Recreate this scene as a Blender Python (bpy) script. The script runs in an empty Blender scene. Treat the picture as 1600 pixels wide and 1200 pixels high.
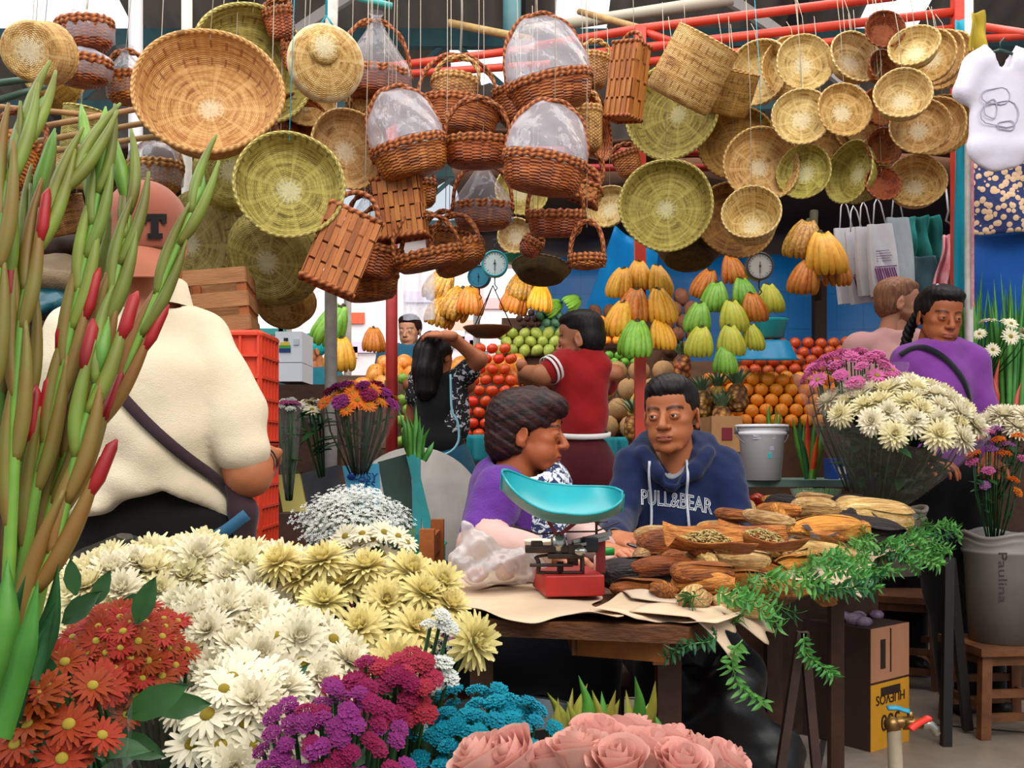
import bpy, bmesh, math, random
import numpy as np
from mathutils import Vector, Matrix, Euler, Quaternion, noise as mnoise
from mathutils.bvhtree import BVHTree
random.seed(7)
SC = bpy.context.scene
COL = SC.collection
PI = math.pi
FPX, CAMH, HOR = 1600.0, 1.10, 700.0
def P(px, py, d):
 """Point at distance d in front of the camera seen at (px, py) of the 1600x1200 frame."""
 return Vector(((px - 800) / FPX * d, d, CAMH - (py - HOR) / FPX * d))
# ------------------------------------------------------------------ tagging
def tag(o, label=None, cat=None, group=None, kind=None):
 if label: o['label'] = label
 if cat: o['category'] = cat
 if group: o['group'] = group
 if kind: o['kind'] = kind
 return o
def empty(name, loc=(0, 0, 0), mat=None, label=None, cat=None, group=None):
 o = bpy.data.objects.new(name, None)
 o.empty_display_size = 0.05
 COL.objects.link(o)
 if mat is not None: o.matrix_basis = mat
 else: o.location = loc
 bpy_matrix[o.name] = mat.copy() if mat is not None else Matrix.Translation(loc)
 return tag(o, label, cat, group)
bpy_matrix = {}
def kids_index():
 d = {}
 for o in SC.objects:
  if o.parent: d.setdefault(o.parent.name, []).append(o)
 return d
KIDS = {}
def copy_tree(o, mat=None, label=None, group=None, parent=None):
 c = o.copy(); COL.objects.link(c)
 if parent is not None: c.parent = parent
 elif o.parent is None: c.parent = None
 for ch in KIDS.get(o.name, []): copy_tree(ch, parent=c)
 if mat is not None:
  c.matrix_basis = mat; bpy_matrix[c.name] = mat.copy()
 if label: c['label'] = label
 if group: c['group'] = group
 return c
# ------------------------------------------------------------------ mesh builder
class MB:
 def __init__(s): s.v = []; s.f = []; s.uv = []; s.m = []; s.cur = 0
 def add(s, verts, faces, uvs=None, mi=None):
  b = len(s.v); s.v += [tuple(v) for v in verts]
  for k, f in enumerate(faces):
   s.f.append(tuple(b + i for i in f)); s.m.append(s.cur if mi is None else mi)
   s.uv.append([(0, 0)] * len(f) if uvs is None else [uvs[i] for i in f])
  return b
 def addM(s, verts, faces, M, uvs=None):
  return s.add([M @ Vector(v) for v in verts], faces, uvs)
 def box(s, c, size, M=None, bev=0):
  x, y, z = size[0] / 2, size[1] / 2, size[2] / 2
  c = Vector(c)
  vs = [Vector((a, b, d)) for a in (-x, x) for b in (-y, y) for d in (-z, z)]
  vs = [(M @ v if M is not None else v) + c for v in vs]
  s.add(vs, [(0, 1, 3, 2), (4, 6, 7, 5), (0, 4, 5, 1), (2, 3, 7, 6), (0, 2, 6, 4), (1, 5, 7, 3)])
 def bar(s, a, b, w, t, up=(0, 0, 1)):
  """rectangular bar from a to b, w wide, t thick"""
  a, b = Vector(a), Vector(b); d = (b - a).normalized(); u = Vector(up)
  if abs(d.dot(u)) > .98: u = Vector((0, 1, 0))
  n = d.cross(u).normalized(); u = n.cross(d)
  vs = [p + n * sx * w / 2 + u * sy * t / 2 for p in (a, b) for sx, sy in ((-1, -1), (1, -1), (1, 1), (-1, 1))]
  s.add(vs, [(3, 2, 1, 0), (4, 5, 6, 7), (0, 1, 5, 4), (1, 2, 6, 5), (2, 3, 7, 6), (3, 0, 4, 7)])
 def tube(s, pts, r, seg=8, cap=True, closed=False):
  pts = [Vector(p) for p in pts]; n = len(pts)
  rs = r if isinstance(r, (list, tuple)) else [r] * n
  vs, uv = [], []; prev = None; L = 0
  for i, p in enumerate(pts):
   if closed: d = pts[(i + 1) % n] - pts[i - 1]
   else: d = pts[min(i + 1, n - 1)] - pts[max(i - 1, 0)]
   if d.length < 1e-9: d = Vector((0, 0, 1))
   d.normalize()
   if prev is None:
    u = Vector((0, 0, 1)) if abs(d.z) < .9 else Vector((1, 0, 0))
    u = (u - d * u.dot(d)).normalized()
   else:
    u = prev - d * prev.dot(d)
    u = u.normalized() if u.length > 1e-6 else Vector((1, 0, 0))
   prev = u; w = d.cross(u)
   if i: L += (pts[i] - pts[i - 1]).length
   for k in range(seg):
    a = 2 * PI * k / seg
    vs.append(p + (u * math.cos(a) + w * math.sin(a)) * rs[i]); uv.append((k / seg, L))
  fs = []
  for i in range(n if closed else n - 1):
   j = (i + 1) % n
   for k in range(seg):
    k2 = (k + 1) % seg
    fs.append((i * seg + k, i * seg + k2, j * seg + k2, j * seg + k))
  if cap and not closed:
   fs.append(tuple(range(seg - 1, -1, -1))); fs.append(tuple((n - 1) * seg + k for k in range(seg)))
  s.add(vs, fs, uv)
 def lathe(s, prof, seg=32, M=None, sx=1, sy=1, wob=0, close=False):
  """prof: [(r, z)...] around Z; uv = (angle 0..1, arc length)"""
  vs, uv = [], []; L = 0; n = len(prof)
  for i, (r, z) in enumerate(prof):
   if i: L += math.hypot(r - prof[i - 1][0], z - prof[i - 1][1])
   for k in range(seg + 1):
    a = 2 * PI * k / seg
    rr = r * (1 + wob * math.sin(3 * a + 1) * .5 + wob * math.sin(5 * a) * .3)
    v = Vector((rr * math.cos(a) * sx, rr * math.sin(a) * sy, z + wob * r * .6 * math.sin(2 * a + .7)))
    vs.append(M @ v if M is not None else v); uv.append((k / seg, L))
  W = seg + 1; fs = []
  for i in range(n - 1):
   for k in range(seg):
    fs.append((i * W + k, i * W + k + 1, (i + 1) * W + k + 1, (i + 1) * W + k))
  s.add(vs, fs, uv)
 def ell(s, c, r, M=None, seg=12, rings=8):
  c = Vector(c); r = r if hasattr(r, '__len__') else (r, r, r)
  prof = []
  vs, uv = [], []
  for i in range(rings + 1):
   t = PI * i / rings
   for k in range(seg):
    a = 2 * PI * k / seg
    v = Vector((r[0] * math.sin(t) * math.cos(a), r[1] * math.sin(t) * math.sin(a), -r[2] * math.cos(t)))
    vs.append((M @ v if M is not None else v) + c); uv.append((k / seg, i / rings))
  fs = []
  for i in range(rings):
   for k in range(seg):
    k2 = (k + 1) % seg
    if i == 0: fs.append((k, seg + k2, seg + k))
    elif i == rings - 1: fs.append((i * seg + k, i * seg + k2, (i + 1) * seg + k))
    else: fs.append((i * seg + k, i * seg + k2, (i + 1) * seg + k2, (i + 1) * seg + k))
  s.add(vs, fs, uv)
 def grid(s, fn, nu, nv, uvs=True):
  """fn(u, v) -> point, u, v in 0..1"""
  vs, uv = [], []
  for j in range(nv + 1):
   for i in range(nu + 1):
    vs.append(Vector(fn(i / nu, j / nv))); uv.append((i / nu, j / nv))
  W = nu + 1
  s.add(vs, [(j * W + i, j * W + i + 1, (j + 1) * W + i + 1, (j + 1) * W + i) for j in range(nv) for i in range(nu)], uv)
 def ribbon(s, pts, w, normals, thick=0.003):
  pts = [Vector(p) for p in pts]; n = len(pts); vs = []
  for i, p in enumerate(pts):
   d = (pts[min(i + 1, n - 1)] - pts[max(i - 1, 0)]).normalized()
   nn = Vector(normals[i]).normalized(); sd = d.cross(nn).normalized()
   ww = w[i] if isinstance(w, (list, tuple)) else w
   for a, b in ((-1, 0), (1, 0), (1, 1), (-1, 1)):
    vs.append(p + sd * a * ww / 2 + nn * b * thick)
  fs = []
  for i in range(n - 1):
   for k in range(4):
    k2 = (k + 1) % 4
    fs.append((i * 4 + k, i * 4 + k2, i * 4 + 4 + k2, i * 4 + 4 + k))
  fs += [(3, 2, 1, 0), tuple((n - 1) * 4 + k for k in range(4))]
  s.add(vs, fs)
 def xform(s, M): s.v = [tuple(M @ Vector(v)) for v in s.v]; return s
 def mesh(s, name, mats, smooth=True, recalc=False):
  me = bpy.data.meshes.new(name)
  me.from_pydata(s.v, [], s.f)
  uvl = me.uv_layers.new(name='UVMap')
  flat = [c for f in s.uv for p in f for c in p]
  uvl.data.foreach_set('uv', flat)
  for m in (mats if isinstance(mats, (list, tuple)) else [mats]): me.materials.append(m)
  if any(s.m): me.polygons.foreach_set('material_index', s.m)
  if smooth: me.polygons.foreach_set('use_smooth', [True] * len(me.polygons))
  if recalc:
   bm = bmesh.new(); bm.from_mesh(me); bmesh.ops.recalc_face_normals(bm, faces=bm.faces); bm.to_mesh(me); bm.free()
  me.update()
  return me
def obj(name, mb, mats, parent=None, smooth=True, mat=None, world=False, label=None, cat=None, group=None, kind=None, bevel=0, recalc=False):
 """Link a MB (or a mesh) as one object. world=True: vertices are in world space, parent has its own matrix."""
 if isinstance(mb, MB):
  if world and parent is not None:
   M = Matrix.Identity(4); p = parent
   while p is not None:
    M = bpy_matrix.get(p.name, Matrix.Identity(4)) @ M; p = p.parent
   mb.xform(M.inverted())
  me = mb.mesh(name, mats, smooth, recalc)
 else: me = mb
 o = bpy.data.objects.new(name, me); COL.objects.link(o)
 if parent is not None:
  o.parent = parent; KIDS.setdefault(parent.name, []).append(o)
 if mat is not None: o.matrix_basis = mat
 bpy_matrix[o.name] = mat.copy() if mat is not None else Matrix.Identity(4)
 if bevel:
  b = o.modifiers.new('bevel', 'BEVEL'); b.width = bevel; b.segments = 2; b.limit_method = 'ANGLE'
 if smooth and bevel == 0 and False: pass
 return tag(o, label, cat, group, kind)
def flat_smooth(o, ang=35):
 """smooth shading with sharp edges beyond ang"""
 me = o.data
 bm = bmesh.new(); bm.from_mesh(me)
 for e in bm.edges:
  e.smooth = not (len(e.link_faces) == 2 and e.calc_face_angle(0) > math.radians(ang))
 for f in bm.faces: f.smooth = True
 bm.to_mesh(me); bm.free()
 return o
def RT(loc, rx=0, ry=0, rz=0, s=1):
 M = Matrix.Translation(loc) @ Euler((math.radians(rx), math.radians(ry), math.radians(rz)), 'XYZ').to_matrix().to_4x4()
 if s != 1: M = M @ (Matrix.Diagonal((s[0], s[1], s[2], 1)) if hasattr(s, '__len__') else Matrix.Scale(s, 4))
 return M
def frame_from(axis, up=(0, 0, 1)):
 """rotation whose Z is axis"""
 z = Vector(axis).normalized(); u = Vector(up)
 if abs(z.dot(u)) > .99: u = Vector((0, 1, 0))
 x = u.cross(z).normalized(); y = z.cross(x)
 return Matrix((x, y, z)).transposed().to_4x4()
def curve_pts(ctrl, n):
 """Catmull-Rom through the control points"""
 c = [Vector(p) for p in ctrl]
 c = [c[0] * 2 - c[1]] + c + [c[-1] * 2 - c[-2]]
 out = []; m = len(c) - 3
 for i in range(n + 1):
  t = i / n * m; k = min(int(t), m - 1); t -= k
  p0, p1, p2, p3 = c[k:k + 4]
  out.append(.5 * ((2 * p1) + (p2 - p0) * t + (2 * p0 - 5 * p1 + 4 * p2 - p3) * t * t + (3 * p1 - p0 - 3 * p2 + p3) * t ** 3))
 return out
# ------------------------------------------------------------------ materials
def lin(h):
 h = h.lstrip('#'); o = []
 for i in (0, 2, 4):
  c = int(h[i:i + 2], 16) / 255
  o.append(c / 12.92 if c <= .04045 else ((c + .055) / 1.055) ** 2.4)
 return (*o, 1)
class NT:
 def __init__(s, name):
  s.mat = bpy.data.materials.new(name); s.mat.use_nodes = True
  s.t = s.mat.node_tree; s.t.nodes.clear()
  s.out = s.n('ShaderNodeOutputMaterial'); s.b = s.n('ShaderNodeBsdfPrincipled')
  s.l(s.b.outputs[0], s.out.inputs[0])
 def n(s, ty, **k):
  nd = s.t.nodes.new(ty)
  for a, b in k.items(): setattr(nd, a, b)
  return nd
 def l(s, a, b): s.t.links.new(a, b)
 def put(s, sock, v):
  if hasattr(v, 'is_output') or isinstance(v, bpy.types.NodeSocket): s.l(v, sock)
  else: sock.default_value = v
 def math(s, op, a, b=0, c=0):
  nd = s.n('ShaderNodeMath', operation=op)
  s.put(nd.inputs[0], a); s.put(nd.inputs[1], b); s.put(nd.inputs[2], c)
  return nd.outputs[0]
 def noise(s, vec, scale=5, detail=2, rough=.5, dist=0):
  nd = s.n('ShaderNodeTexNoise')
  if vec is not None: s.l(vec, nd.inputs['Vector'])
  nd.inputs['Scale'].default_value = scale; nd.inputs['Detail'].default_value = detail
  nd.inputs['Roughness'].default_value = rough; nd.inputs['Distortion'].default_value = dist
  return nd.outputs['Fac']
 def mapv(s, vec, scale=(1, 1, 1), loc=(0, 0, 0), rot=(0, 0, 0)):
  nd = s.n('ShaderNodeMapping'); s.l(vec, nd.inputs[0])
  nd.inputs['Scale'].default_value = scale; nd.inputs['Location'].default_value = loc; nd.inputs['Rotation'].default_value = rot
  return nd.outputs[0]
 def ramp(s, fac, stops, interp='LINEAR'):
  nd = s.n('ShaderNodeValToRGB'); s.put(nd.inputs[0], fac); e = nd.color_ramp.elements
  nd.color_ramp.interpolation = interp
  while len(e) < len(stops): e.new(.5)
  for el, (p, c) in zip(e, stops): el.position = p; el.color = lin(c) if isinstance(c, str) else c
  return nd.outputs[0]
 def mix(s, fac, a, b, mode='MIX'):
  nd = s.n('ShaderNodeMix', data_type='RGBA', blend_type=mode)
  s.put(nd.inputs[0], fac)
  s.put(nd.inputs[6], lin(a) if isinstance(a, str) else a); s.put(nd.inputs[7], lin(b) if isinstance(b, str) else b)
  return nd.outputs[2]
 def bump(s, h, strength=.3, dist=.01):
  nd = s.n('ShaderNodeBump'); s.l(h, nd.inputs['Height'])
  nd.inputs['Strength'].default_value = strength; nd.inputs['Distance'].default_value = dist
  s.l(nd.outputs[0], s.b.inputs['Normal'])
 def set(s, color=None, rough=None, metal=None, spec=None, emit=None, estr=0, trans=None, sss=None):
  i = s.b.inputs
  if color is not None: s.put(i['Base Color'], lin(color) if isinstance(color, str) else color)
  if rough is not None: s.put(i['Roughness'], rough)
  if metal is not None: i['Metallic'].default_value = metal
  if spec is not None: i['Specular IOR Level'].default_value = spec
  if emit is not None: i['Emission Color'].default_value = lin(emit); i['Emission Strength'].default_value = estr
  return s
 def obj(s): return s.n('ShaderNodeTexCoord').outputs['Object']
 def uv(s): return s.n('ShaderNodeTexCoord').outputs['UV']
 def rnd(s): return s.n('ShaderNodeObjectInfo').outputs['Random']
MATS = {}
def M_(name, color, rough=.6, var=None, nscale=20, bump=0, bscale=60, metal=0, spec=.4, rndvar=0, sheen=0, trans=0, stretch=(1, 1, 1)):
 """principled material: color mottled towards var, with noise bump, and a random value shift per object"""
 if name in MATS: return MATS[name]
 t = NT(name); c = lin(color); v = t.obj()
 if stretch != (1, 1, 1): v = t.mapv(v, stretch)
 if var:
  f = t.noise(v, nscale, 3, .6)
  f = t.ramp(f, [(.3, (0, 0, 0, 1)), (.7, (1, 1, 1, 1))])
  c = t.mix(f, color, var)
 if rndvar:
  h = t.n('ShaderNodeHueSaturation'); t.put(h.inputs['Color'], c)
  r = t.rnd()
  h.inputs['Hue'].default_value = .5
  t.l(t.math('MULTIPLY_ADD', r, .06 * rndvar, .5 - .03 * rndvar), h.inputs['Hue'])
  t.l(t.math('MULTIPLY_ADD', r, -.5 * rndvar, 1 + .25 * rndvar), h.inputs['Value'])
  c = h.outputs[0]
 t.set(c, rough, metal, spec)
 if sheen: t.b.inputs['Sheen Weight'].default_value = sheen
 if trans:
  t.b.inputs['Subsurface Weight'].default_value = 0
  tr = t.n('ShaderNodeBsdfTranslucent'); t.put(tr.inputs[0], c if not isinstance(c, tuple) else c)
  ms = t.n('ShaderNodeMixShader'); ms.inputs[0].default_value = trans
  t.l(t.b.outputs[0], ms.inputs[1]); t.l(tr.outputs[0], ms.inputs[2]); t.l(ms.outputs[0], t.out.inputs[0])
 if bump: t.bump(t.noise(v, bscale, 3), bump, .01)
 MATS[name] = t.mat
 return t.mat
def film(name, tint='#ffffff', opac=.16, gloss=.08):
 """clear plastic film: mostly see-through, with sharp highlights"""
 if name in MATS: return MATS[name]
 t = NT(name); t.set(tint, gloss, 0, .9)
 v = t.obj()
 t.bump(t.noise(t.mapv(v, (1, 1, .4)), 22, 2), .6, .02)
 tr = t.n('ShaderNodeBsdfTransparent'); tr.inputs[0].default_value = (.97, .97, .97, 1)
 lw = t.n('ShaderNodeLayerWeight'); lw.inputs[0].default_value = .35
 f = t.math('MULTIPLY_ADD', lw.outputs['Facing'], min(.35, opac * 2), opac)
 f = t.math('ADD', f, t.math('MULTIPLY', t.math('GREATER_THAN', t.noise(v, 16, 3), .64), .12))
 ms = t.n('ShaderNodeMixShader'); t.l(f, ms.inputs[0])
 t.l(tr.outputs[0], ms.inputs[1]); t.l(t.b.outputs[0], ms.inputs[2]); t.l(ms.outputs[0], t.out.inputs[0])
 MATS[name] = t.mat
 return t.mat
# ------------------------------------------------------------------ signed distance modelling (bodies, clothes, hair)
class SDF:
 """Smooth union / subtraction of ellipsoids and tapered capsules on a grid; surface nets to a mesh."""
 def __init__(s, lo, hi, res):
  s.res = res; s.lo = np.array(lo, float)
  n = np.ceil((np.array(hi) - s.lo) / res).astype(int) + 1
  s.D = np.full(n, 1.0); s.n = n
 def _sl(s, lo, hi, m):
  a = np.maximum(np.floor((np.array(lo) - m - s.lo) / s.res).astype(int), 0)
  b = np.minimum(np.ceil((np.array(hi) + m - s.lo) / s.res).astype(int) + 1, s.n)
  if (b <= a).any(): return None, None
  sl = tuple(slice(i, j) for i, j in zip(a, b))
  ax = [s.lo[i] + s.res * np.arange(a[i], b[i]) for i in range(3)]
  return sl, np.meshgrid(*ax, indexing='ij')
 @staticmethod
 def smin(a, b, k):
  if k <= 0: return np.minimum(a, b)
  h = np.clip(.5 + .5 * (b - a) / k, 0, 1)
  return b + (a - b) * h - k * h * (1 - h)
 def _put(s, sl, d, k, sub):
  if sub: s.D[sl] = -s.smin(-s.D[sl], d, k)
  else: s.D[sl] = s.smin(s.D[sl], d, k)
 @staticmethod
 def d_ell(G, c, r, R=None):
  p = [G[i] - c[i] for i in range(3)]
  if R is not None:
   Ri = np.array(R.transposed())
   p = [Ri[i][0] * p[0] + Ri[i][1] * p[1] + Ri[i][2] * p[2] for i in range(3)]
  k0 = np.sqrt(sum((p[i] / r[i]) ** 2 for i in range(3))) + 1e-9
  k1 = np.sqrt(sum((p[i] / r[i] ** 2) ** 2 for i in range(3))) + 1e-9
  return k0 * (k0 - 1) / k1
 def ell(s, c, r, k=.01, rot=None, sub=False):
  r = r if hasattr(r, '__len__') else (r, r, r)
  R = None if rot is None else (rot if isinstance(rot, Matrix) else Euler([math.radians(a) for a in rot]).to_matrix())
  m = max(r); c = np.array(c)
  sl, G = s._sl(c - (r if R is None else m), c + (r if R is None else m), k + 3 * s.res)
  if sl is None: return s
  s._put(sl, s.d_ell(G, c, r, R), k, sub); return s
 @staticmethod
 def d_cap(G, a, b, ra, rb, sc=(1, 1, 1)):
  q = [(G[i] - a[i]) / sc[i] for i in range(3)]; ab = [(b[i] - a[i]) / sc[i] for i in range(3)]
  L = sum(x * x for x in ab) + 1e-12
  t = np.clip(sum(q[i] * ab[i] for i in range(3)) / L, 0, 1)
  return (np.sqrt(sum((q[i] - ab[i] * t) ** 2 for i in range(3))) - (ra + (rb - ra) * t)) * min(sc)
 def cap(s, a, b, ra, rb=None, k=.01, sub=False, sc=(1, 1, 1)):
  rb = ra if rb is None else rb; m = max(ra, rb) * max(sc); a = np.array(a, float); b = np.array(b, float)
  sl, G = s._sl(np.minimum(a, b) - m, np.maximum(a, b) + m, k + 3 * s.res)
  if sl is None: return s
  s._put(sl, s.d_cap(G, a, b, ra, rb, sc), k, sub); return s
 def chain(s, pts, rs, k=.01, sub=False, sc=(1, 1, 1)):
  for i in range(len(pts) - 1): s.cap(pts[i], pts[i + 1], rs[i], rs[i + 1], k, sub, sc)
  return s
 def _all(s): return np.meshgrid(*[s.lo[i] + s.res * np.arange(s.n[i]) for i in range(3)], indexing='ij')
 def cut(s, p, nrm, k=.004):
  """remove everything on the side of the plane the normal points to"""
  G = s._all(); n = Vector(nrm).normalized()
  d = sum((G[i] - p[i]) * n[i] for i in range(3))
  s.D = -s.smin(-s.D, -d, k); return s
 def disp(s, fn):
  G = s._all(); near = np.abs(s.D) < .06
  g = [a[near] for a in G]; s.D[near] += fn(*g); return s
 def shell(s, other, off=0.0, k=.003):
  """subtract another grid of the same size"""
  s.D = -s.smin(-s.D, other.D - off, k); return s
 def mesh_data(s):
  D = s.D; inside = D < 0; nx, ny, nz = D.shape
  cnt = np.zeros((nx - 1, ny - 1, nz - 1), np.int8); offs = [(i, j, k) for i in (0, 1) for j in (0, 1) for k in (0, 1)]
  cr = lambda A, o: A[o[0]:nx - 1 + o[0], o[1]:ny - 1 + o[1], o[2]:nz - 1 + o[2]]
  for o in offs: cnt += cr(inside, o)
  act = (cnt > 0) & (cnt < 8); idx = np.full(act.shape, -1, np.int64); ii = np.argwhere(act)
  idx[act] = np.arange(len(ii)); acc = np.zeros((len(ii), 3)); num = np.zeros(len(ii))
  for o in offs:
   for ax in range(3):
    if o[ax]: continue
    o2 = list(o); o2[ax] = 1
    d0 = D[ii[:, 0] + o[0], ii[:, 1] + o[1], ii[:, 2] + o[2]]; d1 = D[ii[:, 0] + o2[0], ii[:, 1] + o2[1], ii[:, 2] + o2[2]]
    x = (d0 < 0) != (d1 < 0)
    t = np.where(x, d0 / np.where(d0 == d1, 1, d0 - d1), 0)
    p = np.tile(np.array(o, float), (len(ii), 1)); p[:, ax] = t
    acc[x] += p[x]; num[x] += 1
  V = (ii + acc / np.maximum(num, 1)[:, None]) * s.res + s.lo
  F = []
  for ax in range(3):
   b, c = (ax + 1) % 3, (ax + 2) % 3
   sl0 = [slice(1, None)] * 3; sl0[ax] = slice(0, D.shape[ax] - 1); sl1 = list(sl0); sl1[ax] = slice(1, None)
   sl0[b] = sl1[b] = slice(1, D.shape[b] - 1); sl0[c] = sl1[c] = slice(1, D.shape[c] - 1)
   a0, a1 = inside[tuple(sl0)], inside[tuple(sl1)]
   for sgn in (0, 1):
    e = np.argwhere((a0 & ~a1) if sgn == 0 else (~a0 & a1))
    if not len(e): continue
    e[:, b] += 1; e[:, c] += 1
    q = []
    for db, dc in ((1, 1), (0, 1), (0, 0), (1, 0)):
     w = e.copy(); w[:, b] -= db; w[:, c] -= dc
     q.append(idx[w[:, 0], w[:, 1], w[:, 2]])
    q = np.stack(q, 1)
    F.append(q if sgn == 0 else q[:, ::-1])
  return V, (np.concatenate(F) if F else np.zeros((0, 4), int))
def nets_mesh(name, datas, mats, colors=None, M=None, smooth_it=1):
 """join surface-net grids into one mesh; colors: fn(V) -> n x 3 linear colours stored in attribute Col"""
 vs, fs, b = [], [], 0
 for V, Fq in datas:
  for _ in range(smooth_it):
   nb = np.zeros_like(V); c = np.zeros(len(V))
   for i in range(4):
    a_, b_ = Fq[:, i], Fq[:, (i + 1) % 4]
    np.add.at(nb, a_, V[b_]); np.add.at(c, a_, 1); np.add.at(nb, b_, V[a_]); np.add.at(c, b_, 1)
   V = V * .5 + .5 * nb / np.maximum(c, 1)[:, None]
  vs.append(V); fs.append(Fq + b); b += len(V)
 V = np.concatenate(vs); Fq = np.concatenate(fs)
 cols = colors(V) if colors else None
 if M is not None:
  A = np.array(M); V = V @ A[:3, :3].T + A[:3, 3]
 me = bpy.data.meshes.new(name)
 me.vertices.add(len(V)); me.vertices.foreach_set('co', V.astype(np.float32).ravel())
 me.loops.add(len(Fq) * 4); me.loops.foreach_set('vertex_index', Fq.astype(np.int32).ravel())
 me.polygons.add(len(Fq)); me.polygons.foreach_set('loop_start', (np.arange(len(Fq)) * 4).astype(np.int32))
 me.update(calc_edges=True); me.validate()
 me.polygons.foreach_set('use_smooth', np.ones(len(me.polygons), bool))
 if cols is not None:
  at = me.color_attributes.new('Col', 'FLOAT_COLOR', 'POINT')
  at.data.foreach_set('color', np.concatenate([cols, np.ones((len(V), 1))], 1).astype(np.float32).ravel())
 for m in (mats if isinstance(mats, (list, tuple)) else [mats]): me.materials.append(m)
 return me
def bvh_of(o):
 M = bpy_matrix.get(o.name, Matrix.Identity(4)); p = o.parent
 while p is not None:
  M = bpy_matrix.get(p.name, Matrix.Identity(4)) @ M; p = p.parent
 me = o.data
 return BVHTree.FromPolygons([M @ v.co for v in me.vertices], [tuple(p.vertices) for p in me.polygons])
EYE = Vector((0, 0, CAMH))
def cast(px, py, tree, off=.004):
 d = (P(px, py, 1) - EYE).normalized()
 h = tree.ray_cast(EYE, d)
 if h[0] is None: return None, None
 n = h[1]
 if n.dot(d) > 0: n = -n
 return h[0] + n * off, n
def text_mb(body, size, outline=0, extrude=0, align='CENTER'):
 cu = bpy.data.curves.new('t', 'FONT'); cu.body = body; cu.size = size; cu.align_x = align; cu.align_y = 'CENTER'
 if outline: cu.fill_mode = 'NONE'; cu.bevel_depth = outline; cu.bevel_resolution = 0; cu.resolution_u = 3
 else: cu.extrude = extrude; cu.resolution_u = 4
 o = bpy.data.objects.new('t', cu); COL.objects.link(o)
 dg = bpy.context.evaluated_depsgraph_get()
 me = bpy.data.meshes.new_from_object(o.evaluated_get(dg))
 mb = MB(); mb.add([v.co.copy() for v in me.vertices], [tuple(p.vertices) for p in me.polygons])
 bpy.data.objects.remove(o); bpy.data.curves.remove(cu); bpy.data.meshes.remove(me)
 return mb
# ================================================================== setting
def struct(name, mb, m, smooth=False): return obj(name, mb, m, smooth=smooth, kind='structure')
t = NT('market_floor'); v = t.n('ShaderNodeTexCoord').outputs['Object']
n1 = t.noise(v, 1.3, 5, .65); n2 = t.noise(v, 22, 4, .6)
c = t.ramp(n1, [(.3, '#6d5f54'), (.5, '#8f8072'), (.7, '#a39585')])
c = t.mix(t.math('MULTIPLY', n2, .5), c, '#5c5048', 'MIX')
br = t.n('ShaderNodeTexBrick'); t.l(t.mapv(v, (1, 1, 1), (.22, .1, 0), (0, 0, .35)), br.inputs[0]); br.offset = .0
br.inputs['Scale'].default_value = 1.0; br.inputs['Brick Width'].default_value = 1.1; br.inputs['Row Height'].default_value = .9; br.inputs['Mortar Size'].default_value = .012
t.l(t.mix(br.outputs['Fac'], c, '#2e2823'), t.b.inputs['Base Color'])
wet = t.ramp(t.noise(v, .8, 3), [(.45, (.75, .75, .75, 1)), (.6, (.28, .28, .28, 1))])
t.l(wet, t.b.inputs['Roughness']); t.bump(n2, .15, .01)
m = MB(); m.box((0, 8, -.05), (26, 26, .1)); struct('floor', m, t.mat)
m = MB(); m.box((2.55, 2.6, .06), (1.0, 1.5, .12), Matrix.Rotation(.5, 3, 'Z')); struct('trim_kerb', m, M_('kerb', '#6e4a38', .8, '#54382c', 14, .3))
WALLM = M_('far_wall', '#b9aea6', .9, '#8f857e', 2)
m = MB(); m.box((-3, 15, 2.2), (16, .2, 4.4)); struct('wall_back', m, M_('pale_wall', '#e3d3cd', .9, '#c9b4b0', 1.2))
m = MB(); m.box((-9.5, 8, 2.4), (.2, 14, 4.8)); struct('wall_left', m, WALLM)
m = MB(); m.box((9.5, 8, 2.4), (.2, 14, 4.8)); struct('wall_right', m, WALLM)
t = NT('roof_sheet'); v = t.n('ShaderNodeTexCoord').outputs['Object']
c = t.ramp(t.noise(v, .9, 4), [(.3, '#7a7068'), (.7, '#9a9088')]); t.set(c, .8)
def roofz(y): return 5.0 + (15.2 - y) * .30
def corr(x0, x1, y0, y1, nx, dz=0, amp=.05):
 m = MB()
 m.grid(lambda a, b: (x0 + (x1 - x0) * a, y0 + (y1 - y0) * b, roofz(y0 + (y1 - y0) * b) + dz + amp * math.sin(a * nx * 2 * PI)), nx * 4, 2)
 return m
sky_x = [(-7.0, -4.4), (-.75, -.1), (.5, 1.1), (4.0, 4.7)]
xs = [-9.6] + [q for p in sky_x for q in p] + [9.6]
SKYM = NT('skylight_panel'); SKYM.set('#e8eef2', .5, 0, .3, '#eef4ff', 1.6)
y0_, y1_ = 7.4, 15.2
for i in range(0, len(xs), 2):
 struct('roof', corr(xs[i], xs[i + 1], y0_, y1_, max(2, int((xs[i + 1] - xs[i]) / .32))), t.mat, True)
for (a, b) in sky_x:
 zn = {-7.0: (9.6, 12.2), -.75: (12.0, 12.9), .5: (11.0, 11.95), 4.0: (11.0, 12.1)}[a]
 for (ya, yb, isky) in ((7.4, zn[0], 0), (*zn, 1), (zn[1], 15.2, 0)):
  if isky: struct('window_skylight', corr(a, b, ya, yb, 3, 0, .02), SKYM.mat, True)
  else: struct('roof', corr(a, b, ya, yb, max(2, int((b - a) / .32))), t.mat, True)
STEEL = M_('roof_steel_teal', '#3a6468', .6, '#2a4a50', 3)
GREYP = M_('pipe_grey', '#b8b0a8', .5, '#948c84', 9)
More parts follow.
